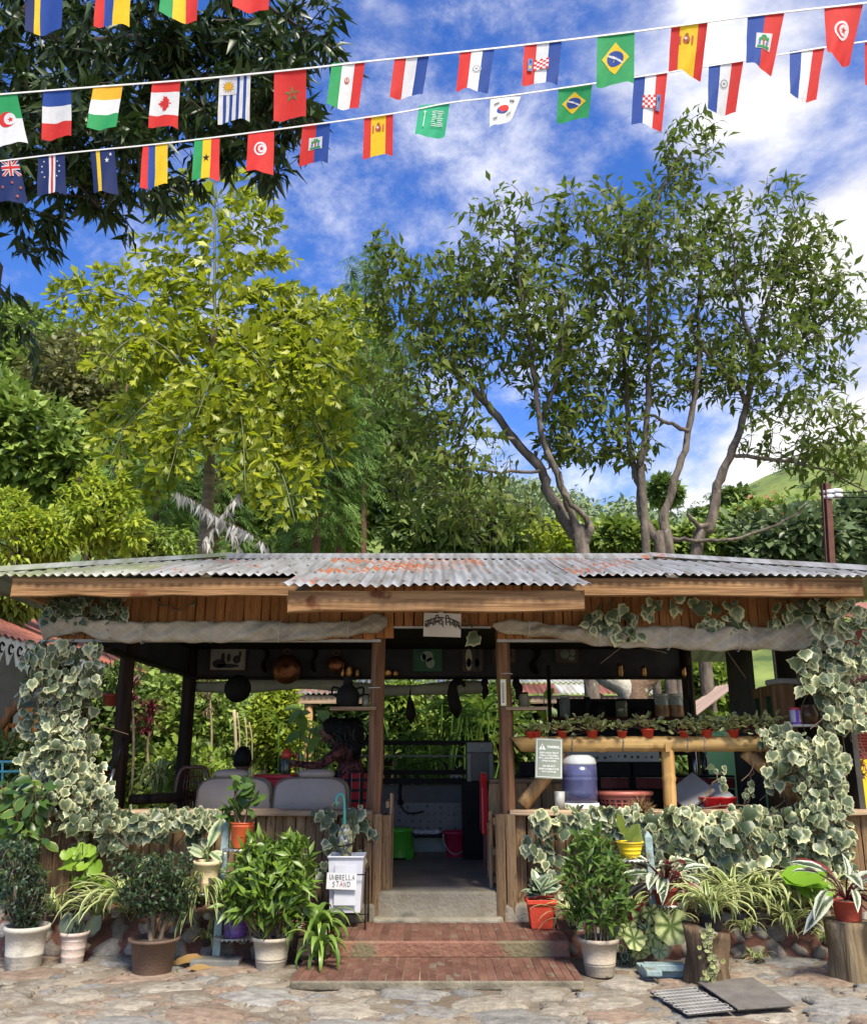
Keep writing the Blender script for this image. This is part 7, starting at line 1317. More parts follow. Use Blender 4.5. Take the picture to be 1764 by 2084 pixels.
# fishtail palm
FT = T_fishtail(); t = thing('fishtail_palm', 'yellow green fishtail palm with a tall upright frond behind the left roof', 'palm', (P(415, 1140, 15)[0], 15, hillz(-3.9, 15)), 'trees behind the pavilion'); b = MB(); q = catmull([P(415, 1140, 15) - (0, 0, 2.6), P(415, 1140, 15), P(424, 1000, 15), P(430, 820, 15), P(436, 650, 15)], 8); b.tube(q, np.linspace(.16, .05, len(q)), 10); ob(b, 'trunk', B_palm, t, smooth=True)
FTT, FTR, FTS = [], [], []; bst = MB()
def frond(pts, npair, L, lsz, start=.22, plane=None, hang_=.5, dens=1.):
    q = catmull(pts, 8); n = len(q); bst.tube(q, np.linspace(.035, .008, n), 5, cap=False); axis = unit(q[-1] - q[0])
    for k in range(npair):
        s_ = start + (1 - start) * k / npair; i = min(n - 2, int(s_ * (n - 1))); p = q[i]; tg = unit(q[i + 1] - q[i]); pl = np.array(plane) if plane is not None else np.array((0, -1., .3)); side = unit(np.cross(tg, pl))
        for sg in (-1, 1):
            l = L * (math.sin(pi * min(1, .25 + .72 * s_)) ** .8) * random.uniform(.85, 1.15); d0 = unit(side * sg * .95 + tg * .45 + RNG.normal(size=3) * .12); e = p + d0 * l + np.array((0, 0, -hang_ * l * .45)); rq = catmull([p, p + d0 * l * .5 + (0, 0, .05 * l), e], 6); bst.tube(rq, np.linspace(.008, .003, len(rq)), 3, cap=False)
            m_ = max(4, int(l / .095 * dens))
            for j in range(m_):
                w = (j + .7) / m_; ii = min(len(rq) - 2, int(w * (len(rq) - 1))); pp_ = rq[ii] + (rq[ii + 1] - rq[ii]) * (w * (len(rq) - 1) - ii); rt = unit(rq[ii + 1] - rq[ii]); up_ = unit(np.cross(rt, np.cross((0, 0, 1.), rt)) + 1e-6)
                for s2 in (-1, 1):
                    dd = unit(rt * .7 + up_ * s2 * .7 + RNG.normal(size=3) * .42 + np.array((0, 0, -.30))); FTT.append(pp_); FTR.append((dd, rand_unit(1)[0] * 1.0 + np.array((0, -.8, .6)))); FTS.append(lsz * random.uniform(.55, 1.1) * (1 - .25 * w))
frond([P(437, 660, 15), P(437, 560, 15), P(437, 450, 15.05), P(440, 325, 15.2)], 15, 1.6, .33, .08, (0, -1., 0), .35, 1.15)
for pts, np_, L, dy in (([(432, 850), (330, 665), (220, 590), (85, 610)], 12, 1.0, -.5), ([(432, 840), (350, 720), (270, 690), (180, 770)], 10, .95, -1.2), ([(432, 880), (340, 810), (270, 850), (215, 950)], 10, .9, -.8), ([(434, 800), (520, 680), (610, 660), (690, 740)], 12, 1.05, -.3), ([(432, 830), (540, 740), (640, 730), (740, 790)], 12, 1.05, -.9), ([(432, 870), (540, 820), (630, 850), (690, 960)], 11, .95, -.5), ([(430, 900), (510, 890), (570, 960), (600, 1060)], 10, .85, -1.0), ([(434, 800), (400, 740), (360, 690), (300, 640)], 10, .8, .6), ([(434, 800), (480, 740), (540, 680), (640, 650)], 10, .8, .7), ([(430, 880), (420, 820), (380, 850), (340, 980)], 10, .9, -1.6), ([(432, 860), (460, 800), (490, 850), (500, 1000)], 10, .9, -1.7), ([(432, 830), (440, 770), (430, 770), (400, 850)], 9, .8, -1.8), ([(430, 900), (360, 900), (300, 960), (260, 1050)], 8, .7, .4), ([(434, 760), (560, 640), (680, 640), (780, 660)], 10, .9, .8), ([(434, 760), (470, 700), (500, 710), (560, 780)], 8, .8, -1.)): frond([P(u, v, 15 + dy * (i / 3)) for i, (u, v) in enumerate(pts)], np_, L, .28, .25, None, .5, 1.5)
b = bst; ob(b, 'stalks', mat('green_stalk', (.10, .11, .03), .6, .3, 8), t, smooth=True); FTR_ = frames(np.array([a for a, _ in FTR]), np.array([n_ for _, n_ in FTR])); leaves(t, FT, L_palm, np.array(FTT), FTR_, np.array(FTS), 300, rest='fronds')
t = thing('dead_frond', 'grey dried palm frond hanging in front of the palm trunk', 'palm frond', P(470, 1060, 14.2)); FTT, FTR, FTS = [], [], []; L_dead = leafmat('dead_leaf', (.45, .42, .38), (.72, .70, .66), .15, .8); b = MB()
for pts in ([(430, 1040), (400, 1020), (360, 1000)], [(425, 1040), (470, 1070), (485, 1120)], [(430, 1045), (500, 1080), (545, 1110)], [(450, 1050), (480, 1010), (485, 1000)], [(440, 1070), (420, 1090), (425, 1110)]):
    q = catmull([P(u, v, 14.2) for u, v in pts], 8); b.tube(q, .007, 4, cap=False); n = 46; ix = RNG.integers(0, len(q), n); FTT.append(q[ix]); FTR.append(np.stack((RNG.normal(size=n) * .35, RNG.normal(size=n) * .3, -np.ones(n)), 1)); FTS.append(RNG.uniform(.12, .30, n))
ob(b, 'stalk', M_vine, t); Tq = np.vstack(FTT); leaves(t, T_lance(.10, .04, .3), L_dead, Tq, frames(np.vstack(FTR), rand_unit(len(Tq)) + (0, -1, 0)), np.concatenate(FTS), 300)
# conifers
SPR = T_spray(11)
def conifer(label, u, vt, vb, y, w, n, lm=L_con, crown=.47, trunk_r=.13, grp='conifers behind the pavilion'):
    c = P(u, vb, y); top = P(u, vt, y); c[2] = min(c[2], hillz(c[0], y)); t = thing('conifer', label, 'conifer', c, grp); b = MB(); b.tube([c, (c + top) / 2, c * .06 + top * .94], [trunk_r, trunk_r * .6, .02], 8); ob(b, 'trunk', B_con, t, smooth=True); W = px(w, y); h = top[2] - c[2]; z0 = top[2] - h * crown
    k = n; s_ = RNG.random(k) ** .7; lay = np.round(s_ * 16) / 16; s_ = .6 * lay + .4 * s_; az = RNG.uniform(0, 2 * pi, k); rad = W * (1 - (1 - s_) ** 1.6 * 1.0) * (1 - .55 * np.abs(s_ - .75)) * np.sqrt(RNG.random(k)) * (1 + .3 * np.sin(az * 3 + lay * 40)); Tq = np.stack((c[0] + rad * np.cos(az), y + rad * np.sin(az), top[2] - s_ * (top[2] - z0) - rad * .12), 1); D = np.stack((np.cos(az), np.sin(az), -.25 - .5 * RNG.random(k)), 1) + RNG.normal(size=(k, 3)) * .3
    leaves(t, SPR, lm, Tq, frames(D, leaf_normals(D, 1., .5)), RNG.uniform(.35, .7, k) * (W / 1.1) ** .5, 0, rest='crown'); b = MB()
    for i in range(24): j = RNG.integers(k); b.tube([(c[0], y, Tq[j][2] + .15), Tq[j]], [.02, .006], 4, cap=False)
    ob(b, 'branches', B_con, t)['kind'] = 'stuff'; return t
for a in (('conifer with drooping bright sprays, first right of the palm', 652, 640, 1150, 17.5, 80, 1100), ('conifer with drooping bright sprays, tallest right of the palm', 697, 520, 1150, 18.2, 75, 1300), ('slim conifer with a reddish trunk right behind the palm fronds', 610, 760, 1150, 19, 60, 800), ('dark conifer left of the palm trunk', 332, 720, 1160, 19, 75, 900), ('tall conifer with a thin trunk at the left of the palm', 262, 690, 1160, 21, 75, 900), ('dark feathery conifer between the palm and the avocado tree', 745, 470, 1150, 24, 75, 1200), ('conifer with a bare lower trunk behind the dead frond', 452, 780, 1160, 20, 70, 700)): conifer(*a)
conifer('grey green conifer behind the first avocado tree', 820, 650, 1150, 26, 90, 900); conifer('distant dark conifer left of the lime bush', 90, 700, 1150, 30, 80, 700)
# broadleaf trees and bushes further back: own trunk, own crown
QD = T_quad(.30)
def broad(label, u, vb, y, blobs, n, lm, size, name='broadleaf_tree', cat='tree', grp='broadleaf trees beyond the garden', bark=B_dark, nat=60, r=.14, tmpl=QD, nb=.62):
    c = P(u, vb, y); c[2] = hillz(c[0], y); t = thing(name, label, cat, c, grp); tr = Tree(); bl = [(E(bu, bv, y, ru, rv)) for bu, bv, ru, rv in blobs]; m = np.mean([k[0] for k in bl], axis=0); tr.limb([c, c * .6 + m * .4 + RNG.normal(size=3) * .15, m], r, r * .4, 5)
    tr.attract(np.vstack([blob(k[0], (k[1][0], k[1][0], k[1][2]), max(3, nat // len(bl)), .5) for k in bl]), .012, .07, .5, .014, .2); tr.wood(bark, t); w = np.array([k[1][0] * k[1][2] for k in bl]); w /= w.sum(); Tq, D = [], []
    for k, wi in zip(bl, w):
        m_ = int(n * wi); cl = blob(k[0], (k[1][0], k[1][0], k[1][2]), max(4, m_ // 26), nb); ix = RNG.integers(0, len(cl), m_); o = rand_unit(m_) * (RNG.random(m_) ** .5)[:, None] * k[1][0] * .34; o[:, 2] *= .75; Tq.append(cl[ix] + o); D.append(unit(cl[ix] - k[0]) * .5 + unit(o) * .7 + RNG.normal(size=(m_, 3)) * .5 + np.array((0, 0, -.25)))
    Tq, D = np.vstack(Tq), np.vstack(D); leaves(t, tmpl, lm, Tq, frames(D, leaf_normals(D, .9, .5)), RNG.uniform(*size, len(Tq)), 0, rest='crown'); return t
for a in (('bright broad crowned tree at the far left edge', 60, 1150, 22, [(50, 900, 110, 100), (120, 960, 70, 70), (0, 820, 60, 60)], 5200, L_bg2, (.22, .42)),
          ('feathery olive tree behind the palm on the left', 200, 1150, 28, [(170, 760, 110, 90), (240, 830, 90, 80), (120, 830, 80, 70)], 4200, leafmat('olive_leaf', (.09, .10, .03), (.22, .22, .07), .3, .5), (.22, .4)),
          ('tall green tree rising behind the conifers', 720, 1150, 30, [(740, 700, 70, 90), (690, 820, 90, 110), (780, 860, 70, 90), (660, 960, 90, 80), (760, 1000, 90, 90)], 6000, L_bg2, (.26, .46)), ('sunlit tree on the left skyline beyond the bright one', 60, 1150, 33, [(60, 760, 90, 70), (150, 720, 60, 50), (20, 680, 50, 50), (230, 760, 70, 60)], 4200, L_bg2, (.28, .46)), ('mid green tree between the palm and the conifers', 560, 1150, 27, [(560, 900, 90, 110), (600, 1010, 80, 70)], 3600, L_bg2, (.24, .42)),
          ('shaded tree filling in below the palm', 470, 1150, 24, [(440, 980, 120, 90), (330, 1000, 80, 80)], 4200, L_bg3, (.22, .38)),
          ('deep green tree left of the palm trunk', 290, 1150, 25, [(260, 960, 90, 100), (190, 1020, 70, 70)], 3600, L_bg3, (.22, .38)),
          ('mid green tree low between the conifer trunks', 650, 1160, 25, [(660, 1060, 100, 60), (560, 1090, 90, 45)], 3600, L_bg2, (.2, .36)),
          ('dark green tree behind the leaning avocado trunk', 850, 1150, 25, [(850, 1000, 100, 110), (940, 1060, 80, 70), (780, 900, 70, 90)], 4600, L_bg3, (.22, .4)),
          ('twiggy dark tree with thin stems under the leaning avocado tree', 930, 1150, 19, [(930, 1060, 110, 60), (860, 1090, 90, 45), (1010, 1090, 60, 40)], 3200, L_bg3, (.16, .3)),
          ('pale green tree on the skyline at the far left', 30, 1150, 36, [(40, 700, 80, 70), (110, 740, 60, 60)], 2600, L_bg3, (.3, .5)),
          ('large leaved glossy tree at the right behind the pole', 1640, 1180, 19, [(1600, 1110, 120, 50), (1710, 1100, 90, 60), (1560, 1140, 90, 45), (1750, 1060, 50, 50)], 6200, leafmat('glossy_grey_leaf', (.06, .10, .04), (.20, .27, .12), .25, .35), (.2, .34)),
          ('bushy tree with orange flower heads behind the side branch', 1560, 1150, 24, [(1540, 1070, 80, 36), (1480, 1095, 60, 34), (1610, 1050, 60, 32)], 3400, L_bg2, (.2, .34)),
          ('yellow green bush behind the ridge between the avocado trunks', 1240, 1150, 20, [(1130, 1110, 90, 32), (1230, 1115, 60, 35)], 2600, L_limeb, (.16, .28)),
          ('broad leaved bush between the right avocado stems', 1340, 1150, 19, [(1320, 1105, 50, 34), (1420, 1108, 50, 32), (1260, 1095, 50, 34)], 3200, L_bg2, (.2, .32)),
          ('dark round tree standing on the ridge line of the hill', 1352, 1150, 95, [(1352, 1000, 26, 22)], 900, L_bg3, (.8, 1.4)), ('dark bushes low on the grassy hill', 1480, 1150, 85, [(1490, 1010, 30, 12), (1440, 1050, 24, 10)], 900, L_bg3, (.6, 1.1))): broad(*a)
t = thing('flower_heads', 'orange flower heads scattered over the bushy tree at the right', 'flowers', P(1570, 1045, 22.8)); n = 60; cl = np.array([P(u, v, 22.9) for u, v in ((1495, 1040), (1540, 1020), (1560, 1065), (1600, 1045), (1585, 1015), (1650, 1040))]); Tq = cl[RNG.integers(0, 6, n)] + RNG.normal(size=(n, 3)) * .22; D = rand_unit(n); leaves(t, QD, leafmat('orange_petal', (.32, .12, .04), (.5, .22, .08), .3, .6), Tq, frames(D, rand_unit(n)), RNG.uniform(.10, .2, n), 0, rest='petals')
# lime shrub at the left
for a in (('bright lime green shrub with upright shoots left of the roof', 180, 1150, 12.6, [(150, 1070, 90, 55), (215, 1040, 60, 55), (170, 1000, 35, 45), (230, 980, 22, 40), (260, 1080, 40, 40)], 3400, L_limeb, (.09, .17)), ('yellow lime bush at the far left over the roof end', 40, 1150, 12.2, [(30, 1100, 80, 55), (100, 1090, 50, 50), (10, 1040, 50, 40)], 3200, L_limeb, (.09, .16)), ('green bush behind the left roof end', 300, 1150, 14, [(260, 1110, 70, 35), (340, 1110, 60, 30)], 2000, L_bg1, (.10, .18)), ('leafy bush beyond the left eave corner', 20, 1230, 11.5, [(30, 1210, 60, 40)], 1500, L_bg1, (.10, .2))): broad(*a, name='shrub', cat='shrub', grp='bushes behind the left roof', tmpl=AVO, r=.05)
# far wooded slopes: one mass
def far_wood(label, n, x0, x1, y0, y1, s, lm, name='far_wood'):
    X, Y = RNG.uniform(x0, x1, n), RNG.uniform(y0, y1, n); T_ = []
    for x, y in zip(X, Y):
        r = s * random.uniform(.6, 1.4); m_ = 70; o = rand_unit(m_) * np.array((r, r, r * 1.1)); o[:, 2] = np.abs(o[:, 2]) * 1.3; T_.append(np.array((x, y, hillz(x, y) + r * .3)) + o)
    Tq = np.vstack(T_); D = rand_unit(len(Tq)) + (0, -.2, -.2); o = leaves(None, QD, lm, Tq, frames(D, leaf_normals(D, 1., .5)), RNG.uniform(.55, 1.1, len(Tq)) * s * .45, 0, rest=name); tag(o, label, 'woodland')
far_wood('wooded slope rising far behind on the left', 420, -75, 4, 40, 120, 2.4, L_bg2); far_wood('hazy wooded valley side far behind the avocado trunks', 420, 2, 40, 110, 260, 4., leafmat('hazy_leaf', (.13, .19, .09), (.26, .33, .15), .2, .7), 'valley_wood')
far_wood('dark bushes dotted over the grassy hill at the right', 150, 30, 130, 80, 190, 1.0, L_bg3, 'hill_bushes')
# overhanging mango tree, top left, close to the viewer
MAN = T_lance(.13, .05, .3); t = thing('mango_tree', 'dark overhanging mango tree filling the top left corner', 'tree', (-5.6, 7.2, 0), None); tr = Tree(); ym = 6.4
def PM(pts, dy=0): return [P(u, v, ym + dy * i) for i, (u, v) in enumerate(pts)]
tr.limb([(-5.6, 7.2, 0), (-5.5, 7.1, 2.2), (-5.1, 6.9, 4.0), (-4.9, 6.8, 6.)], .20, .12, 5); tr.limb([np.array((-5.1, 6.9, 4.0)), np.array((-4.3, 6.5, 4.35))] + PM([(0, 92), (130, 88), (260, 78), (380, 50), (520, 40)]), .075, .02, 5); tr.limb([np.array((-5.4, 7.1, 2.6))] + PM([(-60, 350), (40, 270), (130, 330), (200, 420)]), .05, .012, 5); tr.limb([np.array((-4.9, 6.8, 5.6))] + PM([(100, -40), (300, -60), (480, -20), (620, 60)]), .05, .015, 5); tr.limb(PM([(200, 80), (330, 130), (470, 180), (560, 270)]), .03, .01, 5); tr.limb([np.array((-5.3, 7.0, 3.)), *PM([(-40, 560), (0, 600)])], .03, .01, 4)
bl = [(60, 40, 110, 60), (220, 30, 110, 55), (400, 40, 110, 60), (540, 60, 90, 70), (640, 80, 60, 45), (690, 90, 30, 24), (100, 150, 120, 70), (260, 150, 110, 70), (420, 170, 110, 80), (560, 180, 80, 80), (60, 260, 100, 80), (220, 280, 110, 80), (390, 270, 80, 60), (520, 260, 70, 70), (600, 220, 45, 55), (40, 370, 70, 60), (140, 360, 70, 46), (300, 365, 70, 38), (40, 460, 46, 46), (240, 420, 50, 26), (8, 610, 24, 36), (0, 660, 22, 40)]
A = [];tw = sum(c * d for _, _, c, d in bl)
for u, v, ru, rv in bl: c, r = E(u, v, ym + .2 * RNG.normal(), ru, rv); A.append(blob(c, (r[0], .75, r[2]), max(3, int(560 * ru * rv / tw)), .3))
tr.attract(np.vstack(A), .004, .06, .5, .010, .15); tr.wood(B_dark, t, ntrunk=6); Tq, D = tr.leafpos(15, 1.0, .5, .55, .03); n = len(Tq); leaves(t, MAN, L_mango, Tq, frames(D, leaf_normals(D, .7, .7)), RNG.uniform(.13, .24, n), 300)

# ------------------------------------------------------------------ garden seen through the pavilion
def garden_shrub(label, u, v, ru, rv, y, n, lm, size, tmpl=QD, name='garden_shrub', cat='shrub', nb=.6):
    c, r = E(u, v, y, ru, rv); b0 = np.array((c[0], y, .15)); t = thing(name, label, cat, b0, 'garden shrubs behind the pavilion'); b = MB()
    for k in range(5): e = c + RNG.normal(size=3) * np.array(r) * .4; b.tube(catmull([b0 + RNG.normal(size=3) * (.08, .08, 0), (b0 + e) / 2 + RNG.normal(size=3) * .08, e], 4), np.linspace(.02, .006, 9), 5, cap=False)
    ob(b, 'stem', B_dark, t, smooth=True); cl = blob(c, (r[0], max(.3, r[0] * .7), r[2]), max(6, n // 24), nb); ix = RNG.integers(0, len(cl), n); o = rand_unit(n) * r[0] * .3; Tq = cl[ix] + o; Tq[:, 2] = np.maximum(Tq[:, 2], .2); D = unit(o) * .6 + RNG.normal(size=(n, 3)) * .5 + np.array((0, -.2, .0)); leaves(t, tmpl, lm, Tq, frames(D, leaf_normals(D, .8, .5)), RNG.uniform(*size, n), 0, rest='crown'); return t
L_gold = leafmat('golden_thuja', (.16, .24, .015), (.38, .44, .04), .3, .6); L_redd = leafmat('red_cordyline', (.08, .014, .02), (.22, .04, .06), .25, .45)
for a in (('bright golden green thuja bush behind the seated man', 562, 1480, 48, 95, 12.6, 3000, L_gold, (.06, .13)), ('dense hedge behind the left opening', 330, 1480, 110, 110, 14.5, 3600, L_bg2, (.10, .2)), ('pale mottled hedge beside the left post', 420, 1500, 90, 110, 14, 3000, L_bg2, (.09, .17)), ('dark bushes behind the ivy column on the left', 230, 1480, 70, 120, 12.6, 2400, L_bg3, (.08, .16)), ('leafy green bush behind the doorway', 850, 1470, 80, 70, 12.6, 2800, L_bg2, (.09, .18), AVO), ('tall stemmed bush left in the doorway', 810, 1440, 40, 60, 12.4, 1200, L_bg1, (.1, .2), AVO), ('dark bush right of the doorway', 1000, 1480, 70, 80, 13, 2200, L_bg3, (.1, .2)), ('dark hedge under the shed roof at the centre', 700, 1480, 70, 90, 15.2, 2200, L_bg3, (.1, .2)), ('sunlit tree foliage at the right back of the kitchen', 1430, 1430, 80, 70, 15, 3000, L_bg1, (.12, .24)), ('green bush behind the right back post', 1450, 1540, 70, 70, 14, 2000, L_bg2, (.1, .2)), ('dark bush behind the kitchen shelves', 1230, 1535, 160, 60, 13.5, 3000, L_bg3, (.1, .2)), ('light green garden bush at the far right behind the ivy', 1740, 1400, 50, 90, 12.5, 1800, L_bg2, (.1, .2)), ('low ground bush in the left garden', 330, 1590, 130, 40, 12.8, 2200, L_bg1, (.08, .16)), ('green bush below the blue railing at the far left', 30, 1570, 70, 60, 10.6, 1600, L_bg3, (.07, .13)), ('yellow green bush above the pothos at the left', 30, 1640, 50, 40, 8.6, 700, L_bg1, (.08, .15), AVO)): garden_shrub(*a)
PALMF = [T_blade(6, .05, .55, .015, .35), T_blade(6, .045, .8, .015, .5)]
def fanpalm(label, u, v, y, nf, L, lm, s=1.):
    c = P(u, v, y); b0 = np.array((c[0], y, .15)); t = thing('fan_palm', label, 'palm', b0, 'fan palms behind the pavilion'); b = MB()
    for k in range(nf):
        e = c + RNG.normal(size=3) * np.array((.32, .25, .28)) * s; b.tube(catmull([b0 + RNG.normal(size=3) * (.1, .1, 0), (b0 + e) / 2 + RNG.normal(size=3) * .05, e], 4), .012, 5, cap=False); m_ = 11; az0 = RNG.uniform(-.8, .8) - pi / 2; a = az0 + np.linspace(-1.9, 1.9, m_); tl = RNG.uniform(.2, 1.0); R = np.stack([roty(RNG.normal() * .1) @ rotx(-tl) @ rotz(q - pi / 2) for q in a + pi / 2 + pi / 2]); S = RNG.uniform(*L, m_); leaves(t, PALMF[k % 2], lm, np.tile(e, (m_, 1)), R, np.stack((S, S, S), 1), 0, name='frond', rest='frond', kind=None)
    ob(b, 'stem', L_strap, t); return t
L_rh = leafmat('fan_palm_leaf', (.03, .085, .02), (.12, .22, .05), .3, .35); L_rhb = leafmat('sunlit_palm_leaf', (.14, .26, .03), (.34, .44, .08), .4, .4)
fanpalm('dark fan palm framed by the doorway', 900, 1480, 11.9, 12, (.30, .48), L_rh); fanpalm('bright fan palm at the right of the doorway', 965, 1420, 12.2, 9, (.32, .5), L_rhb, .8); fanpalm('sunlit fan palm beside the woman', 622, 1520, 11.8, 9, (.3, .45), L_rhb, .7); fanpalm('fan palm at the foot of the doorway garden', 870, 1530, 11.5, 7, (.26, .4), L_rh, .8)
bigleaf('broad_leaf_plant', 'broad bright leaves between the thuja and the woman', 600, 668, 1440, 1500, 11.6, 11, leafmat('broad_bright_leaf', (.14, .26, .04), (.28, .40, .08), .35, .35), (.18, .30), OVA, th=.2, base=np.array((-1.6, 11.7, .15)))
bigleaf('broad_leaf_plant', 'bright lime leaves climbing left of the hanging kitchen shelf', 1090, 1118, 1420, 1520, 10.9, 8, leafmat('lime_climber', (.25, .38, .03), (.40, .50, .06), .4, .4), (.14, .24), OVA, th=.1, base=np.array((1.35, 11., .15)))
def cordy(label, u, vt, vb, y, n, lm, L, grp='cordylines in the garden', kk=3):
    c = P(u, vb, y); c[2] = max(c[2], .15); top = P(u, vt, y); t = thing('cordyline', label, 'cordyline', c, grp); b = MB(); b.tube(catmull([c, (c + top) / 2 + (RNG.normal() * .04, 0, 0), top], 4), .016, 6); ob(b, 'stem', mat('pale_cane', (.34, .26, .16), .8, .3, 8), t, smooth=True)
    for q in range(kk): straps(t, top - (0, 0, (top[2] - c[2]) * .16 * q), n // kk, L, lm, [T_blade(6, .06, .9, .015, .8), T_blade(6, .05, 1.2, .015, .65)], nobj=0)
for a in (('dark red cordyline beside the left post', 305, 1450, 1600, 12.2, 60, L_redd, (.2, .36)), ('tall wine red cordyline head left of the post', 268, 1400, 1620, 11.6, 50, L_redd, (.2, .34)), ('small crimson cordyline on a pale stem near the bench', 247, 1560, 1640, 10.9, 36, L_redd, (.12, .22)), ('spiky brown topped cordyline right of the post', 425, 1395, 1600, 12.8, 60, leafmat('dry_cordyline', (.16, .12, .06), (.34, .27, .15), .2, .6), (.18, .32)), ('green and cream dracaena behind the bench', 320, 1590, 1650, 11., 48, L_spid, (.3, .5)), ('dark red cordyline at the far right by the yellow wall', 1742, 1545, 1680, 9.6, 60, L_redd, (.16, .28)), ('black red spiky cordyline in front of the louvred shutter', 1738, 1500, 1640, 10.0, 44, leafmat('black_cordyline', (.02, .008, .012), (.07, .02, .03), .15, .45), (.10, .18))): cordy(*a)
for i, (u, v0, v1) in enumerate(((478, 1445, 1640), (487, 1450, 1560), (500, 1460, 1560), (513, 1470, 1560), (255, 1500, 1600))):
    p0_, p1_ = P(u, v1, 12.), P(u + random.uniform(-6, 6), v0, 12.); b = MB(); b.tube(catmull([p0_ - (0, 0, .3), (p0_ + p1_) / 2 + (.02, 0, 0), p1_], 4), .022 if i == 0 else .010, 6); tag(ob(b, 'dry_cane', mat('pale_cane2', (.42, .34, .2), .8, .3, 8), None, smooth=True), ('thick yellow cane right below the black griddle', 'thin bent cane just right of the thick yellow cane', 'pale dry cane, second left of the thuja', 'pale dry cane touching the thuja', 'pale dry cane beside the left dark post')[i], 'cane', 'dry canes in the garden')
bigleaf('lily_clump', 'pale narrow leaved clump at the foot of the left garden', 330, 400, 1530, 1600, 11.4, 40, L_bg1, (.22, .36), LAN, th=.3, base=np.array((-2.9, 11.5, .15)))
# two pale trunks seen through the kitchen
for u0, v0, u1, v1, r, lab in ((1290, 1440, 1225, 1370, .16, 'lichen pale trunk leaning left behind the kitchen shelf'), (1290, 1440, 1322, 1368, .19, 'white spotted brown trunk leaning right behind the kitchen shelf')):
    p0_, p1_ = P(u0, v0, 12.3), P(u1, v1, 12.3); b = MB(); d = p1_ - p0_; b.tube(catmull([np.array((p0_[0], 12.3, .1)), p0_, p0_ + d, p0_ + d * 2.2], 6), np.linspace(r, r * .8, 19), 12); tag(ob(b, 'leaning_tree', mat('lichen_bark' if r < .17 else 'spotted_bark', (.26, .22, .17) if r < .17 else (.22, .14, .09), .9, .4, 5, .8, 25, c2=(.48, .46, .38) if r < .17 else None, speck=((.5, .5, .42), 9, .60)), None, smooth=True), lab, 'tree', 'trunks behind the kitchen')
# ------------------------------------------------------------------ neighbouring buildings, pole
def redroof(t, x0, x1, y0, y1, z0, z1, m, axis='x', name='roof_sheet', wl=.09, n=None):
    """corrugated slope rising from (x0,z0) to (x1,z1), ridges running up the slope"""
    b = MB(); k = int(abs(y1 - y0) / wl * 6); vs = []
    for i in range(k + 1):
        y = y0 + (y1 - y0) * i / k; c = .014 * math.sin(2 * pi * (y - y0) / wl)
        for j in range(4): q = j / 3; vs.append((x0 + (x1 - x0) * q, y, z0 + (z1 - z0) * q + c))
    nv = len(vs); fs = [(i * 4 + j, i * 4 + j + 1, i * 4 + j + 5, i * 4 + j + 4) for i in range(k) for j in range(3)]; b.add(vs + [(p, q, r - .01) for p, q, r in vs], fs + [tuple(a + nv for a in f[::-1]) for f in fs]); return ob(b, name, m, t, smooth=True)
hs = thing('red_roofed_house', 'house with faded red tin roof and white fretwork eave behind the left ivy', 'house', (-6, 11, 0))
for i in range(4): redroof(hs, -4.6, -6.6, 8.6 + 1.5 * i, 10.12 + 1.5 * i, 2.66 + (i % 2) * .008, 3.55 + (i % 2) * .008, M_tinred, wl=.16)
M_frw = plain('white_fretwork', (.70, .71, .74), .6); M_grp = plain('green_post_paint', (.015, .10, .03), .5); M_orw = wood('orange_window_wood', (.34, .12, .03), (.52, .22, .06), 'z')
b = MB()
for i in range(26):
    y = 8.7 + .21 * i; b.add([(-4.62, y, 2.66), (-4.62, y + .19, 2.66), (-4.62, y + .19, 2.54), (-4.62, y + .095, 2.36), (-4.62, y, 2.54), (-4.64, y, 2.66), (-4.64, y + .19, 2.66), (-4.64, y + .19, 2.54), (-4.64, y + .095, 2.36), (-4.64, y, 2.54)], [(0, 1, 2, 3, 4), (9, 8, 7, 6, 5), (1, 6, 7, 2), (2, 7, 8, 3), (3, 8, 9, 4), (4, 9, 5, 0)])
o = ob(b, 'fretwork', M_frw, hs); o['kind'] = 'stuff'
b = MB()
for i in range(26):
    y = 8.7 + .21 * i; b.lathe((0, 0, 0), [(.001, 0), (.001, 0)], 3) if False else None
    q = np.linspace(.4, 5.2, 9); b.tube([(-4.612, y + .095 + .05 * math.cos(k), 2.53 + .05 * math.sin(k)) for k in q], .012, 4)
o = ob(b, 'fretwork_holes', M_black, hs); o['kind'] = 'stuff'
for y in (9.0, 11.6, 14.2): b = MB(); b.box((-4.72, y, 1.3), (.12, .12, 2.6)); ob(b, 'post', M_grp, hs, bevel=.01)
b = MB(); b.tube([P(0, 1480, 9.1), P(72, 1385, 9.1), P(75, 1360, 9.1)], .045, 7); ob(b, 'bracket', W_post, hs, smooth=True)
b = MB(); b.box((-6.9, 10.75, 1.35), (4.0, .12, 2.7)); b.box((-4.95, 13.2, 1.35), (.1, 4.8, 2.7)); ob(b, 'wall', mat('dim_wall', (.16, .14, .11), .9, .35, 2.5), hs)
wx0, wx1, wz0, wz1 = P(2, 1545, 10.6)[0], P(62, 1545, 10.6)[0], P(30, 1545, 10.6)[2], P(30, 1445, 10.6)[2]; b = MB(); tw = .06
for x in (wx0, (wx0 + wx1) / 2, wx1): b.box((x, 10.64, (wz0 + wz1) / 2), (tw, .06, wz1 - wz0 + tw))
for z in (wz0, wz0 + (wz1 - wz0) * .35, wz0 + (wz1 - wz0) * .68, wz1): b.box(((wx0 + wx1) / 2, 10.65, z), (wx1 - wx0, .05, tw * .8))
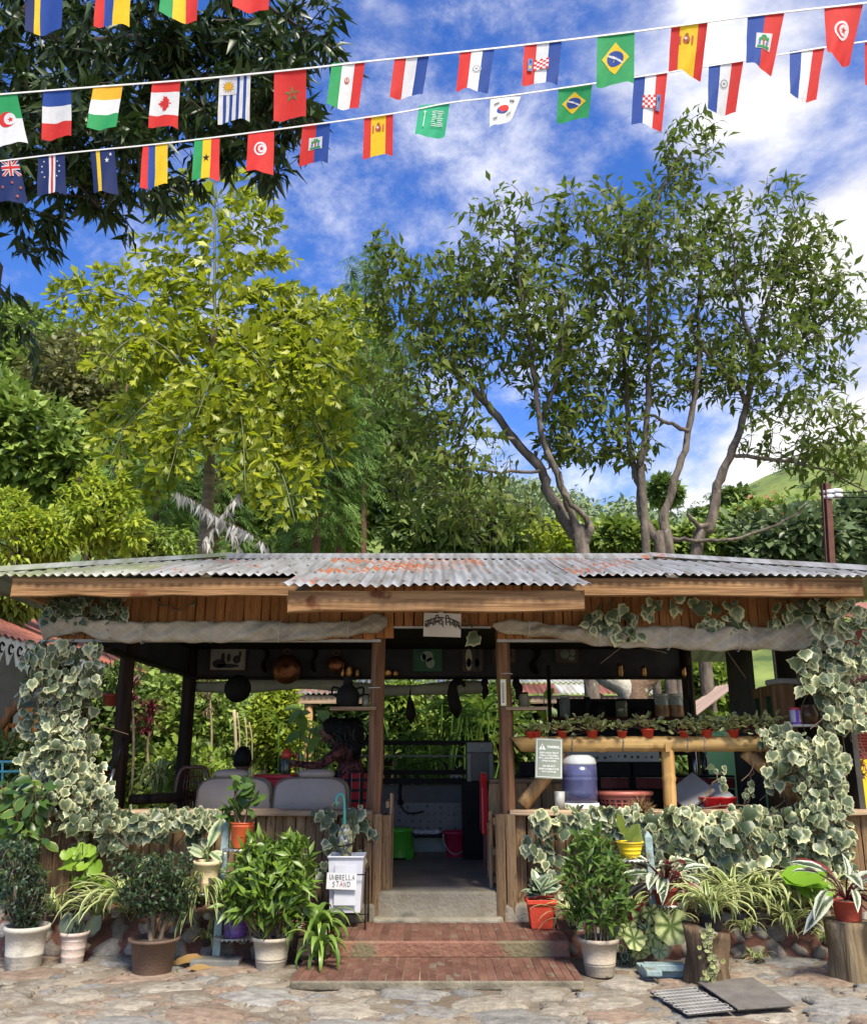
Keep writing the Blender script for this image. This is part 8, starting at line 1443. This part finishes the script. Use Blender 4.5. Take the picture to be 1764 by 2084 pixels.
fr = ob(b, 'window', M_orw, hs, bevel=.004); b = MB(); b.box(((wx0 + wx1) / 2, 10.67, (wz0 + wz1) / 2), (wx1 - wx0, .01, wz1 - wz0)); ob(b, 'pane', plain('dark_pane', (.02, .022, .025), .08, spec=.8), fr).location = Vector(((wx0 + wx1) / 2, 10.67, wz0)) - Vector(wloc(fr))
rl = thing('blue_railing', 'thin pale blue metal railing in the left garden', 'railing', P(60, 1600, 9.6)); b = MB()
for v in (1552, 1572): b.tube([P(-60, v, 9.6), P(60, v - 2, 9.6), P(240, v + 12, 10.2)], .014, 6)
for u in (5, 50, 95, 140, 190, 235): b.tube([P(u, 1552 + max(0, (u - 60) * .07), 9.7), P(u, 1650, 9.7)], .012, 6)
ob(b, 'rails', plain('sky_blue_metal', (.10, .40, .52), .4), rl, smooth=True)
t = thing('hanging_pot', 'small red pot hanging from wires with a trailing plant left of the dark post', 'hanging pot', P(227, 1455, 8.9)); c = P(227, 1437, 8.9); b = MB(); b.lathe(c, [(.06, 0), (.095, .09), (.11, .09), (.11, .115), (.09, .11)], 18); ob(b, 'pot', P_terra, t, smooth=True); b = MB()
for d in (-.1, 0, .1): b.tube([c + (d, 0, .11), c + (0, 0, .40)], .003, 4)
ob(b, 'wire', M_black, t); n = 40; Tq = c + np.array((0, 0, .12)) + RNG.normal(size=(n, 3)) * (.10, .08, .05); leaves(t, OVA, L_bg3, Tq, frames(RNG.normal(size=(n, 3)) + (0, -.4, -.3), rand_unit(n) + (0, -1, 1)), RNG.uniform(.05, .09, n), 300)
# shed behind
shd = thing('garden_shed', 'long low shed with patchy red and white corrugated roof seen through the pavilion', 'shed', (0, 15, 0))
def shed_roof(x0, x1, y0, z0, y1, z1, m):
    n = int((x1 - x0) / .09 * 6); b = MB(); vs = []
    for i in range(n + 1):
        x = x0 + (x1 - x0) * i / n; c = .016 * math.sin(2 * pi * x / .09)
        for j in range(3): q = j / 2; vs.append((x, y0 + (y1 - y0) * q, z0 + (z1 - z0) * q + c))
    b.add(vs, [(i * 3 + j, i * 3 + j + 3, i * 3 + j + 4, i * 3 + j + 1) for i in range(n) for j in range(2)]); ob(b, 'roof_sheet', m, shd, smooth=True)
ys = 14.6; zE = P(900, 1412, ys)[2]; X = lambda u: P(u, 1412, ys)[0]
for u0, u1, m in ((593, 700, M_tinr), (698, 830, M_tinw), (828, 960, M_tinw), (958, 1062, M_tinr), (1060, 1140, M_tinred), (1138, 1212, M_tinw), (1210, 1290, M_tinred), (1288, 1350, M_tinw)): shed_roof(X(u0), X(u1), ys, zE, ys + .75, zE + .22, m)
shed_roof(X(620), X(1350), ys + .7, zE + .235, ys + 2.2, zE + .62, M_tinw)
b = MB(); b.box(((X(593) + X(1350)) / 2, ys + .08, zE - .09), (X(1350) - X(593), .05, .13)); ob(b, 'eave_board', W_cap, shd)
b = MB(); b.box(((X(640) + X(1350)) / 2, ys + 1.3, zE / 2 + .1), (X(1350) - X(640), .1, zE - .3)); ob(b, 'wall', W_dark, shd)
for u in (628, 760, 960, 1120, 1345): b = MB(); b.tube([(X(u), ys + .15, .1), (X(u), ys + .15, zE - .05)], .06, 8); ob(b, 'post', W_log, shd, smooth=True)
g = thing('green_hut', 'small hut with pale tin roof and dark green wall beyond the right back post', 'hut', P(1460, 1600, 13.0)); a, c = P(1418, 1455, 13.), P(1510, 1400, 13.); redroof(g, a[0], c[0], 13., 14.3, a[2], c[2] + .1, mat('pink_tin', (.46, .33, .27), .5, .4, 1.5, stretch=(.3, 6, .3)), wl=.16); b = MB(); b.box((c[0] - .1, 13.4, a[2] / 2), (.9, .5, a[2] - .05)); ob(b, 'wall', plain('dark_green_wall', (.01, .06, .03), .6), g)
# right red building
rb = thing('red_house', 'maroon house with louvred shutter over a bright yellow wall at the right edge', 'house', (6.2, 11.5, 0)); M_mar = plain('maroon_paint', (.22, .035, .03), .5); yb = 11.2; xa, xb = P(1700, 1500, yb)[0], P(1900, 1500, yb)[0]; zs0, zs1 = P(1740, 1545, yb)[2], P(1740, 1475, yb)[2]
b = MB(); b.box(((xa + xb) / 2, yb + .2, (zs0 + .0) / 2), (xb - xa, .2, zs0)); ob(b, 'yellow_wall', plain('yellow_paint', (.75, .52, .01), .6), rb); b = MB(); b.box(((xa + xb) / 2, yb + .26, (zs0 + 3.) / 2), (xb - xa, .2, 3. - zs0 - .01)); ob(b, 'upper_wall', M_mar, rb)
for k in range(2):
    x0_ = xa + .06 + .62 * k; b = MB(); zt_ = zs1 + .55
    for x in (x0_, x0_ + .52): b.box((x, yb + .12, (zs0 + zt_) / 2), (.07, .05, zt_ - zs0))
    for z in (zs0 + .04, (zs0 + zt_) / 2, zt_ - .04): b.box((x0_ + .26, yb + .12, z), (.52, .05, .08))
    sh = ob(b, 'shutter', M_mar, rb); so_ = Vector(wloc(sh))
    for i in range(22): b = MB(); z = zs0 + .10 + (zt_ - zs0 - .2) * i / 21; b.box((x0_ + .26, yb + .12, z), (.45, .012, .05), rotx(.6)); o = ob(b, 'slat', M_mar, sh)
b = MB(); b.box(((xa + xb) / 2 + .4, yb - .1, 3.2), (xb - xa + 1.6, 1.4, .06), rotx(.25)); ob(b, 'roof_sheet', M_tinred, rb)
t = thing('painted_board', 'dark red painted board standing behind the right ivy corner', 'board', P(1702, 1720, 8.6)); a, c = P(1686, 1640, 8.6), P(1716, 1730, 8.6); b = MB(); b.box(((a[0] + c[0]) / 2, 8.6, (a[2] + c[2]) / 2), (c[0] - a[0], .4, a[2] - c[2])); ob(b, 'board', plain('oxblood_paint', (.20, .018, .018), .5), t, bevel=.01); b = MB(); b.box(((a[0] + c[0]) / 2, 8.6, c[2] / 2), (.08, .3, max(.05, c[2]))); ob(b, 'foot', MATS['oxblood_paint'], t)
# pole with insulators and wires
yp = 13.2; t = thing('utility_pole', 'rusty brown steel pole with white insulators at the right', 'pole', P(1675, 1160, yp) * np.array((1, 1, 0))); p0_, p1_ = P(1679, 1165, yp), P(1669, 983, yp); M_rust = mat('rusty_steel', (.10, .035, .022), .7, .35, 7, .3, 30); b = MB()
for dx, w_, d_ in ((0, .012, .11), (.05, .10, .012), (-.045, .012, .06)): 
    d = p1_ - p0_; b.box((p0_ + p1_) / 2 + (dx, 0, -1.), (w_, d_, np.linalg.norm(d) + 2.), roty(math.atan2(d[0], d[2])))
ob(b, 'channel', M_rust, t)
for v in (1002, 1012): b = MB(); e = P(1690, v, yp); b.tube([e + (-.12, 0, 0), e + (.10, 0, .02)], [.03, .05], 10); b.ball(e + (.10, 0, .02), (.10, .06, .05), 12, 8); ob(b, 'insulator', plain('porcelain', (.62, .62, .64), .25), t, smooth=True)
t = thing('wires', 'thin power wires running off the pole at the right', 'wires', P(1700, 1005, yp)); b = MB()
for v, e in ((1004, (2100, 930, 11)), (1012, (2100, 960, 11)), (1000, (1764, 985, 30))): b.tube(catmull([P(1690, v, yp), (P(1690, v, yp) + P(*e)) / 2 - (0, 0, .15), P(*e)], 6), .008, 4)
ob(b, 'wire', M_black, t)

# ------------------------------------------------------------------ bunting flags
FC = dict(r=(.62, .028, .022), w=(.72, .72, .72), b=(.018, .065, .30), n=(.008, .022, .11), g=(.02, .30, .09), y=(.80, .52, .015), k=(.012, .012, .012), o=(.80, .40, .02), s=(.03, .42, .20), d=(.55, .13, .06), l=(.12, .25, .5), v=(.25, .25, .25), br=(.35, .13, .05))
def fm(k): return mat('flag_' + {'r': 'red', 'w': 'white', 'b': 'blue', 'n': 'navy', 'g': 'green', 'y': 'yellow', 'k': 'black', 'o': 'orange', 's': 'emerald', 'd': 'brick', 'l': 'pale_blue', 'v': 'grey', 'br': 'brown'}[k], FC[k], .75, .08, 30, trans=.3)
AS = 1.42                                       # flag height / width
def circ(cx, cy, r, n=18, rx=None): return [(cx + (rx or r) * AS * math.cos(2 * pi * i / n), cy + r * math.sin(2 * pi * i / n)) for i in range(n)]
def star(cx, cy, r, k=5, inner=.40, rot=0.): return [(cx + AS * r * (1 if i % 2 == 0 else inner) * math.sin(rot + pi * i / k), cy - r * (1 if i % 2 == 0 else inner) * math.cos(rot + pi * i / k)) for i in range(2 * k)]
def rect(x0, y0, x1, y1): return [(x0, y0), (x1, y0), (x1, y1), (x0, y1)]
LEAFP = [(0, -.5), (.1, -.3), (.2, -.33), (.16, -.08), (.3, -.2), (.34, -.12), (.5, -.14), (.44, .02), (.5, .08), (.24, .26), (.27, .34), (.03, .3), (.03, .5), (-.03, .5), (-.03, .3), (-.27, .34), (-.24, .26), (-.5, .08), (-.44, .02), (-.5, -.14), (-.34, -.12), (-.3, -.2), (-.16, -.08), (-.2, -.33), (-.1, -.3)]
def cres(cx, cy, r, col, bg, off=.35): return [(circ(cx, cy, r), col), (circ(cx + off * r * AS * .8, cy, r * .78), bg)]
def tunis(cx=.5, cy=.45): return [(circ(cx, cy, .17), 'w'), (circ(cx, cy, .125), 'r'), (circ(cx + .05, cy, .10), 'w'), (star(cx + .05, cy, .075), 'r')]
def crest(cx, cy): return [(circ(cx, cy, .10), 'w'), (circ(cx, cy, .085), 'v'), (circ(cx, cy, .065), 'w'), (star(cx, cy, .04), 'v')]
def spain(cx=.45, cy=.33): return [(circ(cx, cy, .085, rx=.07), 'd'), (circ(cx, cy - .10, .035), 'br'), (rect(cx - .2, cy - .08, cx - .15, cy + .09), 'd'), (rect(cx + .14, cy - .08, cx + .19, cy + .09), 'd'), (circ(cx - .03, cy - .02, .03), 'w'), (circ(cx + .05, cy + .03, .03), 'br')]
def brazil(): return [([(.5, .18), (.86, .5), (.5, .82), (.14, .5)], 'y'), (circ(.5, .5, .155), 'b'), ([(.31, .42), (.48, .45), (.62, .53), (.70, .60), (.69, .63), (.58, .55), (.46, .485), (.30, .45)], 'w')]
def croat(mir=False):
    e = []; cx = .5
    for i in range(5):
        for j in range(5): e.append((rect(cx - .20 + .08 * i, .42 + .052 * j, cx - .12 + .08 * i, .472 + .052 * j), 'r' if (i + j) % 2 == 0 else 'w'))
    s_ = -1 if mir else 1; x = cx - s_ * .30; e += [(rect(x - .07, .41, x + .06, .69), 'l'), (rect(x - .03, .45, x + .03, .52), 'b'), (rect(x - .03, .57, x + .03, .64), 'y')]; return e
def haiti(): return [(rect(.28, .36, .76, .66), 'w'), (circ(.52, .45, .065), 'g'), (rect(.49, .45, .55, .60), 'br'), (rect(.33, .60, .71, .645), 'g'), (circ(.40, .55, .03), 'l'), (circ(.63, .55, .03), 'l'), (circ(.41, .48, .03), 'g'), (circ(.64, .48, .03), 'g')]
def korea(): 
    e = [(circ(.47, .50, .155), 'r'), ([(.47 + .155 * AS * math.cos(a), .5 + .155 * math.sin(a)) for a in np.linspace(.5, .5 + pi, 12)], 'b')]
    for cx, cy, sg in ((.22, .26, 1), (.74, .24, -1), (.22, .78, -1), (.74, .70, 1)):
        for k in (-1, 0, 1): e.append(([(cx - .09, cy + .035 * k + .02 * sg), (cx + .09, cy + .035 * k - .02 * sg), (cx + .09, cy + .035 * k + .018 - .02 * sg), (cx - .09, cy + .035 * k + .018 + .02 * sg)], 'k'))
    return e
def scr(): 
    e = []; rr = random.Random(3)
    for i in range(9): y = .22 + .055 * i; e += [(rect(.48 + rr.uniform(-.03, .03), y, .62 + rr.uniform(-.04, .04), y + .022), 'w'), (rect(.66 + rr.uniform(-.02, .02), y + .01, .82 + rr.uniform(-.05, .05), y + .034), 'w')]
    return e + [(rect(.22, .22, .25, .75), 'w'), (rect(.19, .24, .28, .27), 'w')]
def uru(): return [(star(.30, .25, .135, 12, .6), 'br'), (star(.30, .25, .12, 12, .55), 'y'), (circ(.30, .25, .055), 'o')]
def jack(): 
    x0, y0, x1, y1 = .28, .0, .98, .40; e = [([(x0, y0), (x0 + .1, y0), (x1, y1 - .05), (x1, y1), (x1 - .1, y1), (x0, y0 + .05)], 'w'), ([(x1, y0), (x1 - .1, y0), (x0, y1 - .05), (x0, y1), (x0 + .1, y1), (x1, y0 + .05)], 'w'), ([(x0, y0), (x0 + .05, y0), (x1, y1 - .02), (x1, y1), (x1 - .05, y1), (x0, y0 + .02)], 'r'), ([(x1, y0), (x1 - .05, y0), (x0, y1 - .02), (x0, y1), (x0 + .05, y1), (x1, y0 + .02)], 'r'), (rect(.55, y0, .71, y1), 'w'), (rect(x0, .14, x1, .26), 'w'), (rect(.59, y0, .67, y1), 'r'), (rect(x0, .17, x1, .23), 'r')]
    return e + [(star(cx, cy, .045), 'd') for cx, cy in ((.25, .66), (.62, .56), (.88, .66), (.72, .86))]
def verde(): return [(star(cx, cy, .028), 'w') for cx, cy in ((.22, .18), (.15, .30), (.16, .44), (.24, .56), (.72, .20), (.80, .32), (.79, .46), (.70, .58))]
def iran(): return [(circ(.52, .40, .075, rx=.055), 'd'), (circ(.52, .39, .05, rx=.035), 'w'), (rect(.50, .33, .535, .47), 'd')]
V3 = lambda a, b_, c: ('v', a + b_ + c, (.34, .33, .33))
H3 = lambda a, b_, c: ('h', a + b_ + c, (.33, .34, .33))
N = 'small flag '
UP, LO, TP = 'flags on the upper string', 'flags on the lower string', 'flags on the topmost string'
FLAGS = [
 (UP, (-30, 197, 35, 191, 57, 293, -22, 299), ('h', 'gw', (.50, .50)), cres(.55, .5, .16, 'r', 'w', .5) + [(rect(.0, 0, .0, 0), 'g')][:0] + [(star(.66, .52, .07), 'r')], 'green over white flag with red crescent and star, leftmost on the upper string'),
 (UP, (88, 185, 145, 181, 147, 283, 85, 279), H3('b', 'w', 'r'), [], 'blue white and red flag in horizontal bands on the upper string'),
 (UP, (190, 176, 250, 172, 237, 263, 177, 256), H3('o', 'w', 'g'), [], 'yellow orange, white and green banded flag on the upper string'),
 (UP, (310, 165, 367, 162, 362, 265, 301, 254), ('h', 'rwr', (.25, .50, .25)), [([(.5 + .5 * y * 1.1 * AS * .6, .5 + x * .55 * .62) for x, y in LEAFP], 'r')], 'red and white flag with a red maple leaf turned sideways'),
 (UP, (447, 154, 510, 149, 508, 249, 442, 247), ('v', 'wbwbwbwbw', (.14, .10, .10, .10, .12, .10, .12, .10, .12)), [(rect(.03, .02, .57, .42), 'w')] + uru(), 'white flag with blue stripes and a yellow sun'),
 (UP, (558, 144, 623, 139, 623, 243, 557, 241), ('v', 'r', (1.,)), [(star(.56, .5, .17, 5, .36), 'g'), (star(.56, .5, .105, 5, .36), 'r')], 'plain red flag with a green star outline'),
 (UP, (675, 128, 743, 124, 730, 224, 665, 209), ('v', 'gwr', (.33, .37, .30)), iran(), 'green white and red flag with a small red emblem'),
 (UP, (803, 118, 873, 112, 860, 200, 793, 193), V3('r', 'w', 'b'), [], 'plain red white and blue flag in vertical bands on the upper string'),
 (UP, (936, 103, 1006, 97, 993, 180, 928, 189), V3('r', 'w', 'b'), crest(.55, .5), 'red white and blue flag with a round grey crest on the upper string'),
 (UP, (1067, 88, 1143, 81, 1134, 176, 1062, 168), V3('r', 'w', 'b'), croat(), 'red white and blue flag with a chequered shield on the upper string'),
 (UP, (1215, 71, 1291, 63, 1289, 175, 1213, 171), ('v', 'g', (1.,)), brazil(), 'green flag with yellow diamond and blue globe, the larger one on the upper string'),
 (UP, (1366, 51, 1440, 44, 1427, 156, 1361, 147), ('v', 'ryr', (.25, .5, .25)), spain(), 'red and yellow flag with a crest on the upper string'),
 (UP, (1521, 33, 1596, 25, 1571, 146, 1519, 130), ('v', 'br', (.48, .52)), haiti(), 'blue and red flag with a white box on the upper string'),
 (UP, (1677, 14, 1757, 5, 1729, 128, 1682, 113), ('v', 'r', (1.,)), tunis(.5, .47), 'red flag with white disc and crescent, rightmost on the upper string'),
 (LO, (-12, 328, 38, 322, 56, 409, -6, 414), ('v', 'n', (1.,)), jack(), 'navy flag with a red white cross corner and small stars, leftmost on the lower string'),
 (LO, (78, 315, 132, 311, 135, 397, 74, 395), ('v', 'nwrwn', (.40, .08, .08, .08, .36)), verde(), 'navy flag with white red white stripe and a ring of stars'),
 (LO, (184, 308, 233, 303, 240, 390, 190, 395), ('v', 'nyn', (.22, .16, .62)), [(star(.66, .24, .07), 'w'), (star(.82, .11, .05), 'w')], 'navy flag with a yellow stripe and two white stars on the lower string'),
 (LO, (291, 294, 341, 290, 342, 380, 285, 378), ('v', 'rby', (.24, .26, .50)), [], 'red blue and broad yellow flag on the lower string'),
 (LO, (396, 281, 447, 278, 446, 367, 389, 365), V3('g', 'y', 'r'), [(star(.5, .5, .105), 'k')], 'green yellow and red flag with a black star'),
 (LO, (505, 268, 558, 263, 556, 350, 500, 350), ('v', 'r', (1.,)), tunis(), 'red flag with white disc and crescent on the lower string'),
 (LO, (616, 253, 672, 247, 667, 334, 608, 333), ('v', 'rb', (.5, .5)), haiti(), 'red and blue flag with a white box on the lower string'),
 (LO, (741, 236, 800, 230, 799, 318, 738, 320), ('v', 'ryr', (.25, .5, .25)), spain(.5), 'red and yellow flag with a crest on the lower string'),
 (LO, (853, 214, 915, 208, 905, 275, 844, 277), ('v', 's', (1.,)), scr(), 'emerald green flag with white script and a sword'),
 (LO, (998, 198, 1062, 190, 1042, 236, 996, 263), ('v', 'w', (1.,)), korea(), 'white flag with a red and blue disc, its corner blown up'),
 (LO, (1136, 177, 1205, 170, 1197, 245, 1132, 246), ('v', 'g', (1.,)), brazil(), 'green flag with yellow diamond and blue globe, the smaller one on the lower string'),
 (LO, (1290, 154, 1358, 146, 1347, 260, 1285, 255), V3('b', 'w', 'r'), croat(True), 'blue white and red flag with a chequered shield on the lower string'),
 (LO, (1442, 131, 1513, 122, 1496, 231, 1438, 223), V3('b', 'w', 'r'), crest(.5, .42), 'blue white and red flag with a round grey crest on the lower string'),
 (LO, (1607, 103, 1678, 95, 1660, 205, 1605, 193), V3('b', 'w', 'r'), [], 'plain blue white and red flag, last full one on the lower string'),
 (LO, (1760, 83, 1830, 75, 1822, 190, 1760, 178), ('v', 'ryr', (.25, .5, .25)), spain(), 'red edged flag cut off by the right edge of the view'),
 (TP, (58, -46, 130, -54, 127, 66, 52, 60), ('v', 'nyb', (.22, .14, .64)), [], 'blue flag with a yellow stripe, leftmost on the topmost string'),
 (TP, (200, -62, 268, -70, 264, 59, 190, 47), ('v', 'rby', (.25, .26, .49)), [], 'red blue and yellow flag on the topmost string'),
 (TP, (334, -78, 404, -86, 401, 43, 325, 28), V3('g', 'y', 'r'), [], 'green yellow and red flag on the topmost string'),
 (TP, (478, -94, 552, -104, 547, 27, 474, 10), ('v', 'r', (1.,)), [], 'plain red flag, its lower edge showing on the topmost string')]
def depth(grp, u): return {UP: 4.15 - .95 * (u / 1764), LO: 4.9 - .95 * (u / 1764), TP: 3.4 - .3 * (u / 600)}[grp]
for grp, q, (ori, cols, fr), emb, lab in FLAGS:
    um = (q[0] + q[2]) / 2; y0 = depth(grp, um); ph = random.uniform(0, 6); y1 = y0 + random.uniform(-.03, .05); amp = random.uniform(.005, .011)
    TL, TR, BR, BL = (np.array(P(q[0], q[1], depth(grp, q[0]))), np.array(P(q[2], q[3], depth(grp, q[2]))), np.array(P(q[4], q[5], y1)), np.array(P(q[6], q[7], y1)))
    def W(s, t_, d=0.):
        p = (TL * (1 - s) + TR * s) * (1 - t_) + (BL * (1 - s) + BR * s) * t_; e = t_ * (1.0 - .0 * s)
        return p + np.array((0, amp * 1.6 * e * math.sin(s * 5.2 + ph + t_ * 1.5) + .0035 * t_ * math.sin(s * 13 + t_ * 9 + ph * 3) - d, .012 * t_ * math.sin(s * 3.4 + ph) ))
    b = MB(); keys = []; edges = [0.]
    for k in fr: edges.append(edges[-1] + k)
    edges = [e / edges[-1] for e in edges]
    for i, ck in enumerate(cols):
        if ck not in keys: keys.append(ck)
        ns = max(2, int(round((edges[i + 1] - edges[i]) * 12))); nt_ = 12
        for a in range(ns):
            for c in range(nt_):
                e0, e1 = edges[i] + (edges[i + 1] - edges[i]) * a / ns, edges[i] + (edges[i + 1] - edges[i]) * (a + 1) / ns; f0, f1 = c / nt_, (c + 1) / nt_
                b.add([W(*p) for p in ([(e0, f0), (e1, f0), (e1, f1), (e0, f1)] if ori == 'v' else [(f0, e0), (f1, e0), (f1, e1), (f0, e1)])], [(0, 1, 2, 3)], keys.index(ck))
    fo = ob(b, 'flag', [fm(k) for k in keys], None, smooth=False)
    bm = bmesh.new(); bm.from_mesh(fo.data); bmesh.ops.remove_doubles(bm, verts=bm.verts, dist=1e-5)
    for f in bm.faces: f.smooth = True
    bm.to_mesh(fo.data); bm.free(); tag(fo, lab, 'flag', grp)
    if emb:
        b = MB(); keys = []
        for i, (poly, ck) in enumerate(emb):
            if ck not in keys: keys.append(ck)
            cx, cy = sum(p[0] for p in poly) / len(poly), sum(p[1] for p in poly) / len(poly); n = len(poly); lay = .0016 + .0005 * min(i, 12); pts_ = [(cx, cy)]
            for rg in (.5, 1.): pts_ += [(cx + (x - cx) * rg, cy + (y - cy) * rg) for x, y in poly]
            if n == 4 and 'rect':                                       # long bars: split so that they follow the cloth
                A_, B_, C_, D_ = poly; vs, m_ = [], 5
                for a in range(m_ + 1):
                    for c in range(m_ + 1):
                        sa, sc_ = a / m_, c / m_; x = (A_[0] * (1 - sa) + B_[0] * sa) * (1 - sc_) + (D_[0] * (1 - sa) + C_[0] * sa) * sc_; yv = (A_[1] * (1 - sa) + B_[1] * sa) * (1 - sc_) + (D_[1] * (1 - sa) + C_[1] * sa) * sc_; vs.append(W(x, yv, lay))
                b.add(vs, [(a * 6 + c, a * 6 + c + 1, a * 6 + c + 7, a * 6 + c + 6) for a in range(5) for c in range(5)], keys.index(ck))
            else: b.add([W(x, yv, lay) for x, yv in pts_], [(0, 1 + k, 1 + (k + 1) % n) for k in range(n)] + [(1 + k, 1 + n + k, 1 + n + (k + 1) % n, 1 + (k + 1) % n) for k in range(n)], keys.index(ck))
        ob(b, 'emblem', [fm(k) for k in keys], fo)
M_cord = plain('white_tape', (.70, .69, .66), .7)
for grp, pts_, lab in ((UP, [(-80, 199), (0, 191), (190, 176), (400, 160), (623, 138), (745, 124), (1006, 97), (1291, 63), (1521, 32), (1757, 5), (1850, -8)], 'white tape of the upper flag string'), (LO, [(-80, 336), (0, 327), (132, 311), (341, 290), (558, 263), (800, 230), (915, 208), (1062, 190), (1358, 146), (1513, 122), (1678, 95), (1850, 71)], 'white tape of the lower flag string'), (TP, [(-60, -32), (58, -46), (268, -70), (404, -86), (552, -104), (800, -140)], 'white tape of the topmost flag string, above the view')):
    q = np.array([P(u, v, depth(grp, u) - .004) for u, v in pts_]); q = catmull(q, 5); b = MB(); vs = []
    for p in q: vs += [p + (0, -.002, .003), p + (0, -.002, -.006), p + (0, .002, -.006), p + (0, .002, .003)]
    n = len(q); b.add(vs, [(4 * i + k, 4 * i + 4 + k, 4 * i + 4 + (k + 1) % 4, 4 * i + (k + 1) % 4) for i in range(n - 1) for k in range(4)] + [(3, 2, 1, 0), tuple(4 * (n - 1) + k for k in range(4))]); tag(ob(b, 'bunting_tape', M_cord, None), lab, 'bunting string', 'bunting strings')
